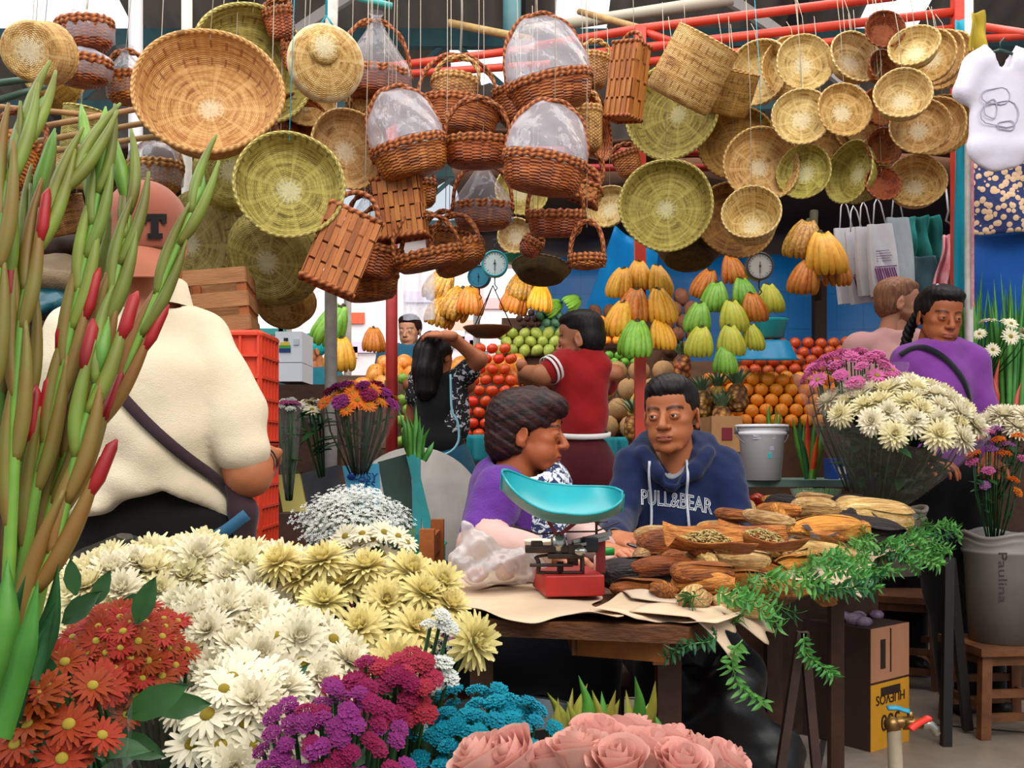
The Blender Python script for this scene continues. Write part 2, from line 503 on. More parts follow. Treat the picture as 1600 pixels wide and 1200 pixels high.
for y in (9.0, 11.6, 14.2):
 m = MB(); z = roofz(y) - .35
 m.bar((-9.4, y, z), (9.4, y, z), .12, .2); m.bar((-9.4, y, z - .75), (9.4, y, z - .75), .07, .1)
 for k in range(22): m.bar((-9.2 + k * .85, y, z - .75 * (k % 2)), (-9.2 + (k + 1) * .85, y, z - .75 * ((k + 1) % 2)), .05, .05)
 struct('trim_roof_truss', m, STEEL)
for x in (-6.0, -3.0, 0.1, 3.2, 6.4):
 m = MB(); m.bar((x, 7.4, roofz(7.4) - .12), (x, 15.1, roofz(15.1) - .12), .10, .16); struct('trim_roof_rafter', m, M_('rafter', '#4a4644', .6))
m = MB()
for k in range(24):
 a0, a1 = k / 24, (k + 1) / 24
 f = lambda a: Vector((-2.6 + 5.6 * a, 8.2, 3.75 + 1.45 * math.sin(PI * a)))
 m.bar(f(a0), f(a1), .06, .08)
struct('trim_roof_arch', m, M_('arch_steel', '#8d8580', .5))
WIN = NT('window_glow'); WIN.set('#dfe8ea', .4, 0, .4, '#eaf2f4', 1.25)
for i, x in enumerate((-8.0, -6.1, -4.2)):
 m = MB(); m.box((x, 14.85, 4.9 - .9), (1.7, .04, 2.4)); o = struct('window_%d' % (i + 1), m, WIN.mat)
 m = MB()
 for dx in (-.88, 0, .88): m.box((x + dx, 14.8, 4.0), (.09, .08, 2.5))
 for dz in (-1.22, 0.2, 1.22): m.box((x, 14.8, 4.0 + dz), (1.8, .08, .09))
 obj('window_frame', m, M_('window_teal', '#3aa39c', .5), o, smooth=False)
RED = M_('pipe_red', '#d0402a', .45, '#b23420', 10)
REDD = M_('post_dark_red', '#a62420', .5, '#8a1a18', 10)
WHITEP = M_('pole_white', '#cfc8c0', .5, '#aaa39b', 12)
BAMBOO = M_('bamboo', '#b08a58', .6, '#8a6638', 14, .2, rndvar=.4)
def pole(name, pts, r, mat, label, cat, group=None, seg=10):
 m = MB(); m.tube(pts, r, seg); return obj(name, m, mat, label=label, cat=cat, group=group)
e = empty('pipe_frame', (0, 0, 0), label='orange red welded pipe frame from which the right-hand straw trays hang', cat='stall frame')
def part(nm, pts, r, mt): m = MB(); m.tube(pts, r, 10); return obj(nm, m, mt, e)
d1, d2 = 4.75, 4.62
m = MB(); m.bar(P(1000, 42, d1), Vector((P(1000, 700, d1).x, d1, 0)), .05, .05, (0, 1, 0)); obj('post', m, RED, e, smooth=False)
m = MB(); m.bar(P(1497, -40, d2), Vector((P(1497, 700, d2).x, d2, 0)), .05, .05, (0, 1, 0)); obj('post', m, RED, e, smooth=False)
part('rail', [P(838, 72, 5.0), P(1000, 45, 4.75), P(1400, -6, 4.62)], .021, RED)
part('rail', [P(905, 86, 4.9), P(1000, 75, 4.75), P(1497, 18, 4.62)], .021, RED)
part('rail', [P(1000, 98, 4.75), P(1497, 44, 4.62)], .019, RED)
part('brace', [P(1003, 48, 4.75), P(1062, 70, 4.73)], .019, RED)
part('rail', [P(620, 108, 4.9), P(1000, 238, 4.9), P(1000, 239, 4.9)], .015, RED) if False else None
part('rail', [P(820, 234, 4.8), P(1210, 240, 4.72)], .018, REDD)
part('rail', [P(830, 262, 4.8), P(1210, 262, 4.72)], .018, REDD)
part('rail', [P(1497, 36, 4.62), P(1700, 68, 4.0)], .018, RED)
part('rail', [P(1497, 64, 4.62), P(1700, 48, 4.0)], .018, RED)
e = empty('pipe_frame', (0, 0, 0), label='red pipe pair crossing behind the hoop-handled baskets', cat='stall frame')
part('rail', [P(600, 105, 5.1), P(845, 74, 5.06)], .02, RED)
part('rail', [P(600, 118, 5.1), P(860, 100, 5.06)], .02, RED)
part('post', [P(612, 100, 5.15), P(612, 700, 5.15) - Vector((0, 0, 1.1))], .03, REDD)
pole('steel_pole', [P(1514, -40, 4.36), Vector((P(1514, 700, 4.36).x, 4.36, 0))], .018, WHITEP, 'white pole at the right with a measuring tape beside the hanging white T-shirt', 'pole')
pole('steel_pole', [P(520, -40, 3.9), P(517, 62, 3.9), Vector((P(517, 700, 3.9).x, 3.9, 0))], .024, WHITEP, 'cream pole rising behind the straw lid with the knob', 'pole')
pole('steel_pole', [P(292, -40, 3.7), Vector((P(292, 700, 3.7).x, 3.7, 0))], .02, WHITEP, 'pale pole running down behind the largest straw tray', 'pole')
pole('steel_pole', [P(212, -40, 5.0), Vector((P(212, 700, 5.0).x, 5.0, 0))], .035, M_('pole_grey', '#a8a4a6', .5), 'grey pole standing left of the largest straw tray', 'pole')
pole('roof_beam', [P(800, -30, 5.6), P(800, 60, 5.6), P(805, 72, 5.6)], .05, STEEL, 'teal steel hanger above the largest film-covered basket', 'beam')
for a, b, lab in (((20, 168), (172, 182), 'upper bamboo rod at the left, nearest the brown baskets'), ((60, 200), (228, 168), 'bamboo rod crossing the upper one on a slant'), ((85, 218), (240, 190), 'lower slanting bamboo rod behind the gladioli'), ((90, 236), (250, 212), 'lowest bamboo rod behind the gladioli')):
 pole('bamboo_rod', [P(a[0] - 60, a[1] + (a[1] - b[1]) * .3, 3.0), P(b[0], b[1], 3.3)], .009, BAMBOO, lab, 'rod', 'bamboo rods')
for a, b, lab in (((-20, 132), (86, 119), 'upper green steel bar at the left edge'), ((-20, 162), (92, 128), 'lower dark green steel bar at the left edge')):
 pole('steel_bar', [P(a[0], a[1], 2.9), P(b[0], b[1], 3.1)], .010, M_('bar_green', '#3c5a48', .5), lab, 'bar', 'green steel bars')
pole('bamboo_rod', [P(702, 36, 5.2), P(830, 62, 5.0)], .02, BAMBOO, 'bamboo rod tied under the roof beside the hoop-handled baskets', 'rod')
pole('bamboo_rod', [P(905, 18, 5.2), P(1000, 44, 4.8)], .016, BAMBOO, 'bamboo rod running down to the red post', 'rod')
pole('steel_bar', [P(820, 48, 5.5), P(1145, -2, 5.0)], .03, M_('bar_cream', '#a49c8c', .6), 'cream steel beam above the red pipes', 'bar')
pole('steel_bar', [P(560, -4, 4.0), P(612, 10, 4.0)], .014, M_('bar_turq', '#4cb0aa', .5), 'turquoise steel bar end at the top, beside the straw lid', 'bar')
for y, lab in ((3.12, 'front overhead rod carrying the left baskets'), (3.45, 'middle overhead rod carrying the left baskets'), (3.75, 'rear overhead rod carrying the centre baskets')):
 pole('hanging_rod', [(-1.9, y, 2.88), (.75, y, 2.88)], .014, BAMBOO, lab, 'rod', 'overhead rods')
AWN = M_('awning_dark', '#4a2c1c', .9, '#38200f', 2)
m = MB(); m.grid(lambda a, b: (-.35 + 5.2 * a, 5.35 + 3.4 * b, 2.74 + .03 * math.sin(a * 30)), 60, 4)
o = obj('awning', m, AWN, label='dark brown awning over the fruit stall behind the straw trays', cat='awning'); KIDS[o.name] = []
for q in ((4.8, 5.4), (-.3, 8.7)): m = MB(); m.tube([(*q, 0), (*q, 2.74)], .03, 8); obj('post', m, GREYP, o); sm = o.modifiers.new('t', 'SOLIDIFY'); sm.thickness = .02
m = MB(); m.grid(lambda a, b: (-5.2 + 4.0 * a, 5.2 + 3.0 * b, 2.62 + .04 * math.sin(a * 24)), 40, 4)
o = obj('awning', m, AWN, label='dark brown awning over the stall at the left behind the man in the cap', cat='awning')
for q in ((-5.1, 5.3), (-1.3, 8.1)): m = MB(); m.tube([(*q, 0), (*q, 2.62)], .03, 8); obj('post', m, GREYP, o); sm = o.modifiers.new('t', 'SOLIDIFY'); sm.thickness = .02
m = MB(); m.box((0.42, 4.86, 2.03), (.09, .09, 1.0))
t = NT('tarp_blue'); uvv = t.uv(); s_ = t.n('ShaderNodeSeparateXYZ'); t.l(uvv, s_.inputs[0])
g1 = t.math('GREATER_THAN', t.math('FRACT', t.math('MULTIPLY', s_.outputs[0], 22)), .95); g2 = t.math('GREATER_THAN', t.math('FRACT', t.math('MULTIPLY', s_.outputs[1], 9)), .95)
c = t.ramp(t.noise(t.obj(), 1.5, 3), [(.3, '#0a6cb8'), (.7, '#1484d6')])
t.set(t.mix(t.math('MULTIPLY', t.math('MAXIMUM', g1, g2), .35), c, '#0b4f90'), .45)
m = MB(); m.grid(lambda a, b: (.15 + 4.6 * a, 8.35 + .05 * math.sin(a * 26) + .03 * math.sin(b * 9 + a * 7), .005 + 2.66 * b), 80, 14)
o = obj('tarpaulin', m, t.mat, label='blue tarpaulin stretched behind the fruit stall', cat='tarpaulin'); sm = o.modifiers.new('t', 'SOLIDIFY'); sm.thickness = .006
m = MB()
pa, pb, pc, pd = P(893, 545, 7.9), P(960, 354, 7.2), P(1030, 395, 7.2), P(1010, 560, 7.9)
m.grid(lambda a, b: (pa.lerp(pd, a)).lerp(pb.lerp(pc, a), b) + Vector((0, .04 * math.sin(a * 9 + b * 5), 0)), 20, 14)
o = obj('tarpaulin', m, M_('tarp_bright', '#1498e8', .45, '#0c80d0', 3), label='bright blue tarpaulin flap pulled aside by the red banana post', cat='tarpaulin'); sm = o.modifiers.new('t', 'SOLIDIFY'); sm.thickness = .006
m = MB(); m.bar(P(1280, 440, 7.8), P(1280, 700, 7.8) - Vector((0, 0, 1.1)), .09, .09, (0, 1, 0)); obj('wooden_post', m, M_('post_dark', '#2c1a14', .8), smooth=False, label='dark wooden post standing before the blue tarpaulin', cat='post')
m = MB(); m.box((-.6, 11.2, 1.53), (3.6, .06, 3.05)); o = obj('stall_board', m, M_('board_white', '#efe6e6', .8, '#e0cfcf', 1.5), smooth=False, label='pale boards of a bright stall far behind the hanging scales', cat='board')
sg = random.Random(3)
for k in range(26):
 m = MB(); x = -1.9 + sg.random() * 2.9; z = 1.5 + sg.random() * 1.3; w = .18 + sg.random() * .2
 m.box((x, 11.15, z), (w, .012, .12)); cc = sg.choice(('#e8a8a6', '#f2d8d4', '#e05a3a', '#d9c2d8', '#f4f0f0', '#e8b4a0'))
 obj('price_card', m, M_('card_' + cc[1:], cc, .8), o, smooth=False)
# ================================================================== baskets
def straw(name, light, mid, dark, ring=.006, spokes=48, star='#efe2c0', star_r=.036, bump=.5, stakes=True, rough=.62):
 if name in MATS: return MATS[name]
 t = NT(name); uv = t.uv()
 sep = t.n('ShaderNodeSeparateXYZ'); t.l(uv, sep.inputs[0]); u, v = sep.outputs[0], sep.outputs[1]
 rn = t.rnd()
 cmb = t.n('ShaderNodeCombineXYZ'); t.l(t.math('MULTIPLY', u, 9), cmb.inputs[0]); t.l(t.math('MULTIPLY', v, .55 / ring), cmb.inputs[1]); t.l(t.math('MULTIPLY', rn, 40), cmb.inputs[2])
 n1 = t.noise(cmb.outputs[0], 1, 3, .7)
 c = t.ramp(n1, [(.28, dark), (.45, mid), (.66, light)])
 us = t.math('MULTIPLY', u, spokes)
 par = t.math('MULTIPLY', t.math('FLOOR', us), PI)
 rg = t.math('ADD', t.math('MULTIPLY', v, 2 * PI / ring), par)
 w = t.math('MULTIPLY_ADD', t.math('SINE', rg), .5, .5)
 sp = t.math('ABSOLUTE', t.math('SINE', t.math('MULTIPLY', us, PI)))
 gap = t.math('MULTIPLY', t.math('LESS_THAN', w, .22), t.math('LESS_THAN', sp, .75))
 c = t.mix(t.math('MULTIPLY', gap, .55), c, dark)
 sec = t.math('MULTIPLY', t.math('GREATER_THAN', t.math('SINE', t.math('MULTIPLY_ADD', u, 2 * PI * 9, t.math('MULTIPLY', n1, 1.2))), .86), t.math('LESS_THAN', v, .17))
 c = t.mix(t.math('MULTIPLY', sec, .5), c, light)
 if stakes:   # dark stakes showing between the wall bands
  st = t.math('LESS_THAN', t.math('FRACT', t.math('MULTIPLY', u, 26)), .17)
  band = t.math('GREATER_THAN', t.math('SINE', t.math('MULTIPLY', v, 2 * PI / .055)), .1)
  far = t.math('GREATER_THAN', v, .15)
  k = t.math('MULTIPLY', t.math('MULTIPLY', st, band), far)
  c = t.mix(t.math('MULTIPLY', k, .75), c, dark)
 if star:
  ray = t.math('MULTIPLY_ADD', t.noise(cmb.outputs[0], 2.2, 2), .05, t.math('MULTIPLY_ADD', t.math('SINE', t.math('MULTIPLY', u, 2 * PI * 16)), .006, star_r - .030))
  sm = t.n('ShaderNodeMapRange'); t.l(t.math('SUBTRACT', ray, v), sm.inputs[0]); sm.inputs[1].default_value = -.012; sm.inputs[2].default_value = .010; cen = sm.outputs[0]
  c = t.mix(t.math('MULTIPLY', cen, .6), c, star)
 h = t.n('ShaderNodeHueSaturation'); t.l(c, h.inputs['Color'])
 t.l(t.math('MULTIPLY_ADD', rn, .022, .489), h.inputs['Hue']); t.l(t.math('MULTIPLY_ADD', rn, .28, .76), h.inputs['Value'])
 t.set(h.outputs[0], rough, 0, .35)
 t.bump(t.math('ADD', t.math('MULTIPLY', w, .5), t.math('MULTIPLY', n1, .9)), bump, .006)
 MATS[name] = t.mat
 return t.mat
STRAW = {
 'tan': straw('straw_tan', '#dcb678', '#c08f4c', '#7a4c1e'),
 'orange': straw('straw_orange', '#dfae6e', '#c2884a', '#8a4f20', star='#eedcba'),
 'olive': straw('straw_olive', '#bfae5c', '#9a8838', '#5c4a1a', star='#e2d8ae'),
 'pale': straw('straw_pale', '#e6ca8e', '#c9a45e', '#7d5524'),
 'gold': straw('straw_gold', '#b98a44', '#976627', '#553210', star='#c9a562'),
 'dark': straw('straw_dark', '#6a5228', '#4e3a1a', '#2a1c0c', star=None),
 'brown': straw('straw_brown', '#a85a22', '#803c12', '#3c1a08', star='#a8602e', ring=.008, stakes=False),
 'wicker': straw('wicker_brown', '#c06c2c', '#924a18', '#3a1808', star=None, ring=.011, spokes=22, bump=1.0, stakes=False, rough=.45),
 'rust': straw('wicker_rust', '#c8743a', '#9a4c1e', '#4a200c', star=None, ring=.010, spokes=22, bump=.9, stakes=False, rough=.4),
 'wickertan': straw('wicker_tan', '#cd9a56', '#a8733a', '#5c3818', star=None, ring=.012, spokes=36, bump=.9, stakes=False),
}
RIM = {}
for k_, c1, c2 in (('tan', '#d8b474', '#a8783a'), ('orange', '#d2a062', '#a06c34'), ('olive', '#c4b468', '#8e7c36'), ('pale', '#e2c88e', '#ae8844'),
     ('gold', '#b98a44', '#7c5422'), ('dark', '#5c4622', '#3c2c14'), ('brown', '#9a5226', '#5c2a10'), ('wicker', '#aa6230', '#64310f'), ('rust', '#b86c38', '#703214'), ('wickertan', '#cc9a5a', '#8c5e2c')):
 t_ = NT('rim_' + k_); uv_ = t_.uv()
 s_ = t_.n('ShaderNodeSeparateXYZ'); t_.l(uv_, s_.inputs[0])
 w_ = t_.math('SINE', t_.math('MULTIPLY_ADD', s_.outputs[1], 2 * PI / .022, t_.math('MULTIPLY', s_.outputs[0], 2 * PI)))
 f_ = t_.math('MULTIPLY_ADD', w_, .5, .5)
 t_.set(t_.mix(f_, c2, c1), .6, 0, .3); t_.bump(f_, .7, .004)
 RIM[k_] = t_.mat
CORD = M_('cord_white', '#a89a86', .8)
CORD_T = M_('cord_turquoise', '#1aa3b8', .6)
CORD_K = M_('cord_dark', '#4a4034', .8)
FILM = film('cellophane', '#c8c0c4', .16, .06)
FILM2 = film('cellophane_light', '#cfc6cc', .30, .05)
FILMC = film('cellophane_thin', '#ffffff', .08, .08)
def hang(thing, top, z_to, parent, mat=None, r=.0014, spread=.0):
 """two-strand cord from the rim up to a rod"""
 if z_to <= top.z + .02: return
 m = MB()
 if spread:
  m.tube([top + Vector((-spread, 0, 0)), top + Vector((0, 0, spread * 1.6)), top + Vector((spread, 0, 0))], r, 5)
  m.tube([top + Vector((0, 0, spread * 1.6)), Vector((top.x, top.y, z_to))], r, 5)
 else:
  m.tube([top - Vector((0, 0, .02)), Vector((top.x + .004, top.y + .05, (top.z + z_to) / 2)), Vector((top.x, top.y + .11, z_to))], r, 5)
 obj('hanging_cord', m, mat or CORD, parent, world=True)
def zrod(d): return 2.87 if d < 3.95 else 2.98
def tray(px, py, Rpx, d, axis, colour, label, depth=.34, flare=.80, name='straw_tray', cat='basket', group='woven straw trays', cord=None, rimw=.038, wob=.02, base=False, seg=56, cordon=True):
 R = Rpx * d / FPX; D = depth * R; A = Vector(axis).normalized()
 loc = P(px, py, d)
 if base: loc = loc + A * D
 M = Matrix.Translation(loc) @ frame_from(A) @ Matrix.Rotation(random.uniform(0, 6.28), 4, 'Z')
 e = empty(name, mat=M, label=label, cat=cat, group=group)
 rb = R * flare; n = 7
 prof = [(.0005, -D)] + [(rb * i / n, -D - .012 * R * math.sin(i * 1.1)) for i in range(1, n)]
 prof += [(rb * .97, -D), (rb + (R - rb) * .12, -D * .93), (rb + (R - rb) * .4, -D * .68), (rb + (R - rb) * .7, -D * .36), (R, 0)]
 th = min(.008, .03 * R + .003)
 outer = [(r + (th if i > n else 0), z - (th if i <= n + 1 else th * .3)) for i, (r, z) in enumerate(prof)]
 m = MB(); m.lathe(prof, seg, wob=wob); m.lathe(outer, seg, wob=wob)
 obj('woven_body', m, STRAW[colour], e)
 m = MB()
 pts = []
 for k in range(seg):
  a = 2 * PI * k / seg
  rr = (R + th * .5) * (1 + wob * math.sin(3 * a + 1) * .5 + wob * math.sin(5 * a) * .3)
  pts.append((rr * math.cos(a), rr * math.sin(a), wob * R * .6 * math.sin(2 * a + .7)))
 m.tube(pts, max(.0045, rimw * R), 8, closed=True)
 obj('rim', m, RIM[colour], e)
 if cordon:
  X, Y = M.to_3x3().col[0], M.to_3x3().col[1]
  a = math.atan2(Y.z, X.z); top = loc + (X * math.cos(a) + Y * math.sin(a)) * R
  hang(e, top, zrod(d), e, cord)
 return e
def handle_basket(px, py, Rpx, hpx, hhpx, d, colour, label, rx=0, ry=0, rz=0, oval=.72, flare=.8, film_=0, group='wicker baskets', name='wicker_basket', rim_r=.011, cordon=True, handle2=False):
 """upright basket; (px, py) the middle of the mouth"""
 s = d / FPX; R = Rpx * s; Hh = hpx * s; HH = hhpx * s
 M = RT(P(px, py, d), rx, ry, rz)
 e = empty(name, mat=M, label=label, cat='basket', group=group)
 rb = R * flare
 prof = [(.0005, -Hh), (rb * .5, -Hh - .004), (rb * .95, -Hh), (rb + (R - rb) * .25, -Hh * .9), (rb + (R - rb) * .55, -Hh * .6), (rb + (R - rb) * .85, -Hh * .25), (R, 0)]
 m = MB(); m.lathe(prof, 48, sy=oval, wob=.015)
 m.lathe([(r + (.006 if i > 2 else 0), z - (.006 if i < 3 else 0)) for i, (r, z) in enumerate(prof)], 48, sy=oval, wob=.015)
 obj('woven_body', m, STRAW[colour], e)
 m = MB()
 for q in (0, .012):
  m.tube([(R * 1.02 * math.cos(2 * PI * k / 48), R * 1.02 * oval * math.sin(2 * PI * k / 48), -q + .004 * math.sin(k * 2.6)) for k in range(48)], rim_r * .75, 7, closed=True)
 obj('rim', m, RIM[colour], e)
 if HH > 0:
  m = MB(); n = 22
  for ph in (0, PI):
   pts = []
   for k in range(n + 1):
    a = PI * k / n
    q = 5 * PI * k / n + ph
    pts.append((-R * 1.0 * math.cos(a) ** 1 if True else 0, .006 * math.sin(q), HH * math.sin(a) ** .8 - (.03 if k in (0, n) else 0) + .006 * math.cos(q)))
   m.tube(pts, rim_r * .62, 6)
  obj('handle', m, RIM[colour], e)
 if film_ == 3:   # film stretched from the rim up to the hoop, both sides
  m = MB()
  m.grid(lambda u, v: Vector((R * 1.02 * math.cos(2 * PI * u), R * 1.02 * oval * math.sin(2 * PI * u), .01)).lerp(Vector((R * 1.03 * math.cos(2 * PI * u), 0, HH * 1.02 * abs(math.sin(2 * PI * u)) ** .8)), v) + Vector((0, .05 * R * math.sin(PI * v) * (1 if u < .5 else -1) + .004 * math.sin(40 * u + 9 * v), .0)), 64, 14)
  m.lathe([(R * 1.045, -Hh * .22), (R * 1.03, .008)], 40, sy=oval)
  obj('plastic_wrap', m, FILM2, e)
 elif film_:
  top = max(HH, R * .4) * 1.06
  m = MB(); seg = 28
  if film_ == 1:   # peaked wrap gathered at the top
   prof = [(rb * .7, -Hh - .008), (R * 1.03, -Hh * .75), (R * 1.06, -Hh * .1), (R * 1.0, top * .12), (R * .62, top * .45), (R * .25, top * .8), (.016, top), (.03, top * 1.10)]
  else:
   prof = [(rb * .7, -Hh - .008), (R * 1.03, -Hh * .75), (R * 1.06, 0), (R * .98, top * .45), (R * .7, top * .8), (.02, top)]
  vs = MB(); vs.lathe(prof, seg, sy=max(oval, .75))
  vs.v = [(x * (1 + .05 * math.sin(9 * math.atan2(y, x) + z * 22)), y * (1 + .05 * math.sin(9 * math.atan2(y, x) + z * 22)), z) for x, y, z in vs.v]
  obj('plastic_wrap', vs, FILM if film_ == 1 else FILM2, e)
 if cordon:
  top = M @ Vector((0, 0, max(HH, 0) * 1.0))
  hang(e, top, zrod(d), e)
 return e
SLAT = M_('woven_slat_wood', '#c47a38', .5, '#a05a24', 9, .25, 40, rndvar=.2, stretch=(6, 6, .7))
SLAT_D = M_('woven_slat_dark', '#b06428', .5, '#8a4a1c', 9, .25, 40, stretch=(6, 6, .7))
def slat_basket(px, py, wpx, hpx, d, label, roll=0, yaw=0, pitch=0, deep=.5, horiz=True, cordon=True):
 """rectangular chip-wood basket: broad woven slats, bound mouth"""
 s = d / FPX; w, h = wpx * s, hpx * s; dp = w * deep
 M = Matrix.Translation(P(px, py, d)) @ Euler((math.radians(pitch), 0, math.radians(yaw))).to_matrix().to_4x4() @ Matrix.Rotation(math.radians(roll), 4, 'Y')
 e = empty('slat_basket', mat=M, label=label, cat='basket', group='chip-wood slat baskets')
 m = MB(); nv, nh = 9, 4
 rng = random.Random(int(px * 7 + py))
 def face(o, ux, uz, W, n_):
  nn = Vector(ux).cross(Vector(uz))
  for i in range(n_):
   for j in range(nh):
    over = (i + j) % 2
    a = Vector(o) + Vector(ux) * (W * (i + .04) / n_) + Vector(uz) * (h * j / nh)
    cw, ch = W / n_ * .93, h / nh * (1.02 if over else .9)
    off = nn * (.006 if over else .001) * (1 if True else 0)
    q = [a + off, a + Vector(ux) * cw + off, a + Vector(ux) * cw + Vector(uz) * ch + off, a + Vector(uz) * ch + off]
    q2 = [p - nn * .004 for p in q]
    m.cur = 0 if rng.random() < .7 else 1
    m.add(q + q2, [(0, 1, 2, 3), (7, 6, 5, 4), (0, 4, 5, 1), (1, 5, 6, 2), (2, 6, 7, 3), (3, 7, 4, 0)])
 face((-w / 2, -dp / 2, -h / 2), (1, 0, 0), (0, 0, 1), w, nv)
 face((w / 2, -dp / 2, -h / 2), (0, 1, 0), (0, 0, 1), dp, 4)
 face((w / 2, dp / 2, -h / 2), (-1, 0, 0), (0, 0, 1), w, nv)
 face((-w / 2, dp / 2, -h / 2), (0, -1, 0), (0, 0, 1), dp, 4)
 m.cur = 1; m.box((0, 0, -h / 2 + .004), (w * .98, dp * .96, .008))
 obj('woven_body', m, [SLAT, SLAT_D], e, smooth=False)
 c4 = [(-w / 2, -dp / 2), (w / 2, -dp / 2), (w / 2, dp / 2), (-w / 2, dp / 2)]
 for z in (h / 2, -h / 2):
  m = MB()
  for i in range(4):
   a, b = c4[i], c4[(i + 1) % 4]
   m.tube([(a[0] * 1.03, a[1] * 1.05, z), (b[0] * 1.03, b[1] * 1.05, z)], .008, 7)
  obj('rim', m, RIM['rust'], e)
 m = MB(); m.tube([(w * .42 * math.cos(PI * k / 12), 0, h / 2 + w * .45 * math.sin(PI * k / 12)) for k in range(13)], .008, 7)
 obj('handle', m, RIM['rust'], e)
 if cordon: hang(e, M @ Vector((0, 0, h / 2 + w * .45)), zrod(d), e)
 return e
def straw_hat(px, py, Rpx, d, axis, label):
 R = Rpx * d / FPX; A = Vector(axis).normalized(); loc = P(px, py, d)
 M = Matrix.Translation(loc) @ frame_from(A)
 e = empty('straw_cover', mat=M, label=label, cat='basket lid', group='woven lids')
 m = MB(); m.lathe([(R * 1.0, -.22 * R), (R * .99, -.05 * R), (R * .9, .06 * R), (R * .6, .16 * R), (R * .3, .2 * R), (.0005, .21 * R)], 56, wob=.01)
 m.lathe([(R * .97, -.24 * R), (R * .88, .0 * R), (R * .5, .1 * R), (.0005, .15 * R)], 56, wob=.01)
 obj('woven_body', m, STRAW['tan'], e)
 m = MB(); m.lathe([(.0005, .38 * R), (.28 * R, .37 * R), (.40 * R, .32 * R), (.42 * R, .24 * R), (.40 * R, .15 * R)], 40)
 m.v = [(x - .1 * R, y + .30 * R, z) for x, y, z in m.v]
 obj('knob', m, STRAW['tan'], e)
 hang(e, loc + Vector((0, 0, R * .95)), zrod(d), e, CORD_T, .004, .02)
 return e
# ---- large trays, upper left cluster
tray(325, 140, 111, 3.10, (.20, -1, .36), 'orange', 'largest round straw tray, orange tan, hanging above the man in the cap', depth=.42)
tray(398, 98, 92, 3.46, (.62, -1, .12), 'olive', 'olive straw tray hanging half hidden behind the largest orange tan tray', depth=.3)
tray(452, 288, 82, 3.05, (.22, -1, .12), 'olive', 'big olive straw tray with pale centre, below and right of the largest tray', cord=CORD_T)
tray(546, 232, 60, 3.42, (.62, -1, .02), 'tan', 'tan straw tray hanging beside the film-wrapped basket, turned to the right', depth=.3)
tray(482, 205, 62, 3.58, (.85, -.7, .35), 'brown', 'dark brown tray wedged above the big olive tray', depth=.5)
tray(478, 150, 44, 3.62, (.3, -1, 0), 'tan', 'small tan tray peeping out beneath the straw lid')
tray(430, 402, 74, 3.38, (.15, 1, .45), 'olive', 'olive tray showing its underside beneath the big olive tray', depth=.4)
tray(342, 388, 96, 3.62, (.55, .85, .05), 'olive', 'huge olive tray seen from behind beside the cap', depth=.5)
tray(362, 272, 56, 3.42, (-.2, 1, .1), 'olive', 'olive tray hanging back to front under the largest tray')
tray(445, 468, 47, 3.52, (.1, .75, .8), 'gold', 'golden brown tray seen from below, lowest of the left cluster', depth=.45)
straw_hat(510, 97, 60, 3.25, (.35, -1, -.12), 'tan straw lid with a round knob hanging by a turquoise cord')
# ---- middle and right trays
tray(1050, 172, 74, 4.35, (-.55, -1, .02), 'olive', 'olive tray with white centre behind the red post, under the hanging tub')
tray(1041, 320, 70, 4.20, (-.12, -1, .05), 'olive', 'olive tray with pale star hanging above the yellow bananas')
tray(1150, 222, 57, 4.42, (-.2, -1, .1), 'gold', 'golden tray half covered by a paler tray with a blue tie')
tray(1190, 256, 57, 4.18, (0, -1, .06), 'tan', 'tan tray with a white centre hanging from a blue tie', cord=CORD_T)
tray(1150, 342, 61, 4.32, (.05, -1, .2), 'gold', 'wide golden tray with a deep cup basket hanging in front of it')
tray(1174, 331, 44, 4.02, (-.28, -1, .34), 'pale', 'deep pale cup-shaped basket hanging in front of the wide golden tray', depth=1.0, flare=.74, name='straw_cup')
tray(1240, 104, 47, 4.40, (-.1, -1, .05), 'tan', 'tan tray tucked behind the topmost pale tray of the right cluster')
tray(1258, 97, 43, 4.18, (0, -1, .05), 'pale', 'pale tray tied with orange cord under the red pipe, first of the top row', depth=.3)
tray(1338, 88, 42, 4.15, (.25, -1, .25), 'pale', 'pale deep tray beside the uppermost dark brown bowl', depth=.45)
tray(1253, 181, 44, 4.08, (-.22, -1, .15), 'pale', 'pale tray below the orange-corded one, left of the middle brown bowl')
tray(1320, 171, 41, 4.02, (.05, -1, .1), 'tan', 'tan tray touching the middle dark brown bowl on its left')
tray(1342, 206, 37, 4.30, (.1, -1, .2), 'gold', 'shadowed golden tray peeping out under the tan tray by the middle brown bowl')
tray(1256, 268, 40, 4.15, (-.5, -1, 0), 'olive', 'narrow olive tray turned sideways right of the blue-tied tray')
tray(1284, 240, 44, 4.35, (-.5, -1, 0), 'gold', 'golden tray behind the narrow olive tray')
tray(1326, 269, 47, 4.15, (-.95, -.5, .1), 'olive', 'olive tray hanging edge-on, front one of the edge-on pair', depth=.4)
tray(1344, 269, 47, 4.28, (-.95, -.5, .1), 'olive', 'olive tray hanging edge-on, rear one of the edge-on pair', depth=.4)
for i_, (px_, py_, r_, lab_) in enumerate(((1383, 45, 29, 'topmost of the string of dark brown bowls, glinting beside the red pipe'), (1384, 106, 29, 'second dark brown bowl from the top of the string'),
  (1371, 168, 28, 'middle dark brown bowl of the string'), (1382, 228, 27, 'fourth dark brown bowl of the string, with pale centre'), (1380, 286, 27, 'lowest dark brown bowl of the string, over the white bags'))):
 tray(px_, py_, r_, 4.05 + (.08 if i_ in (1, 2) else 0), ((-.1, -1, .15), (.35, -1, .2), (.5, -1, .1), (.05, -1, .05), (.05, -1, .25))[i_], 'brown', lab_, depth=.6, flare=.6, name='wicker_bowl', group='dark brown bowls on one string')
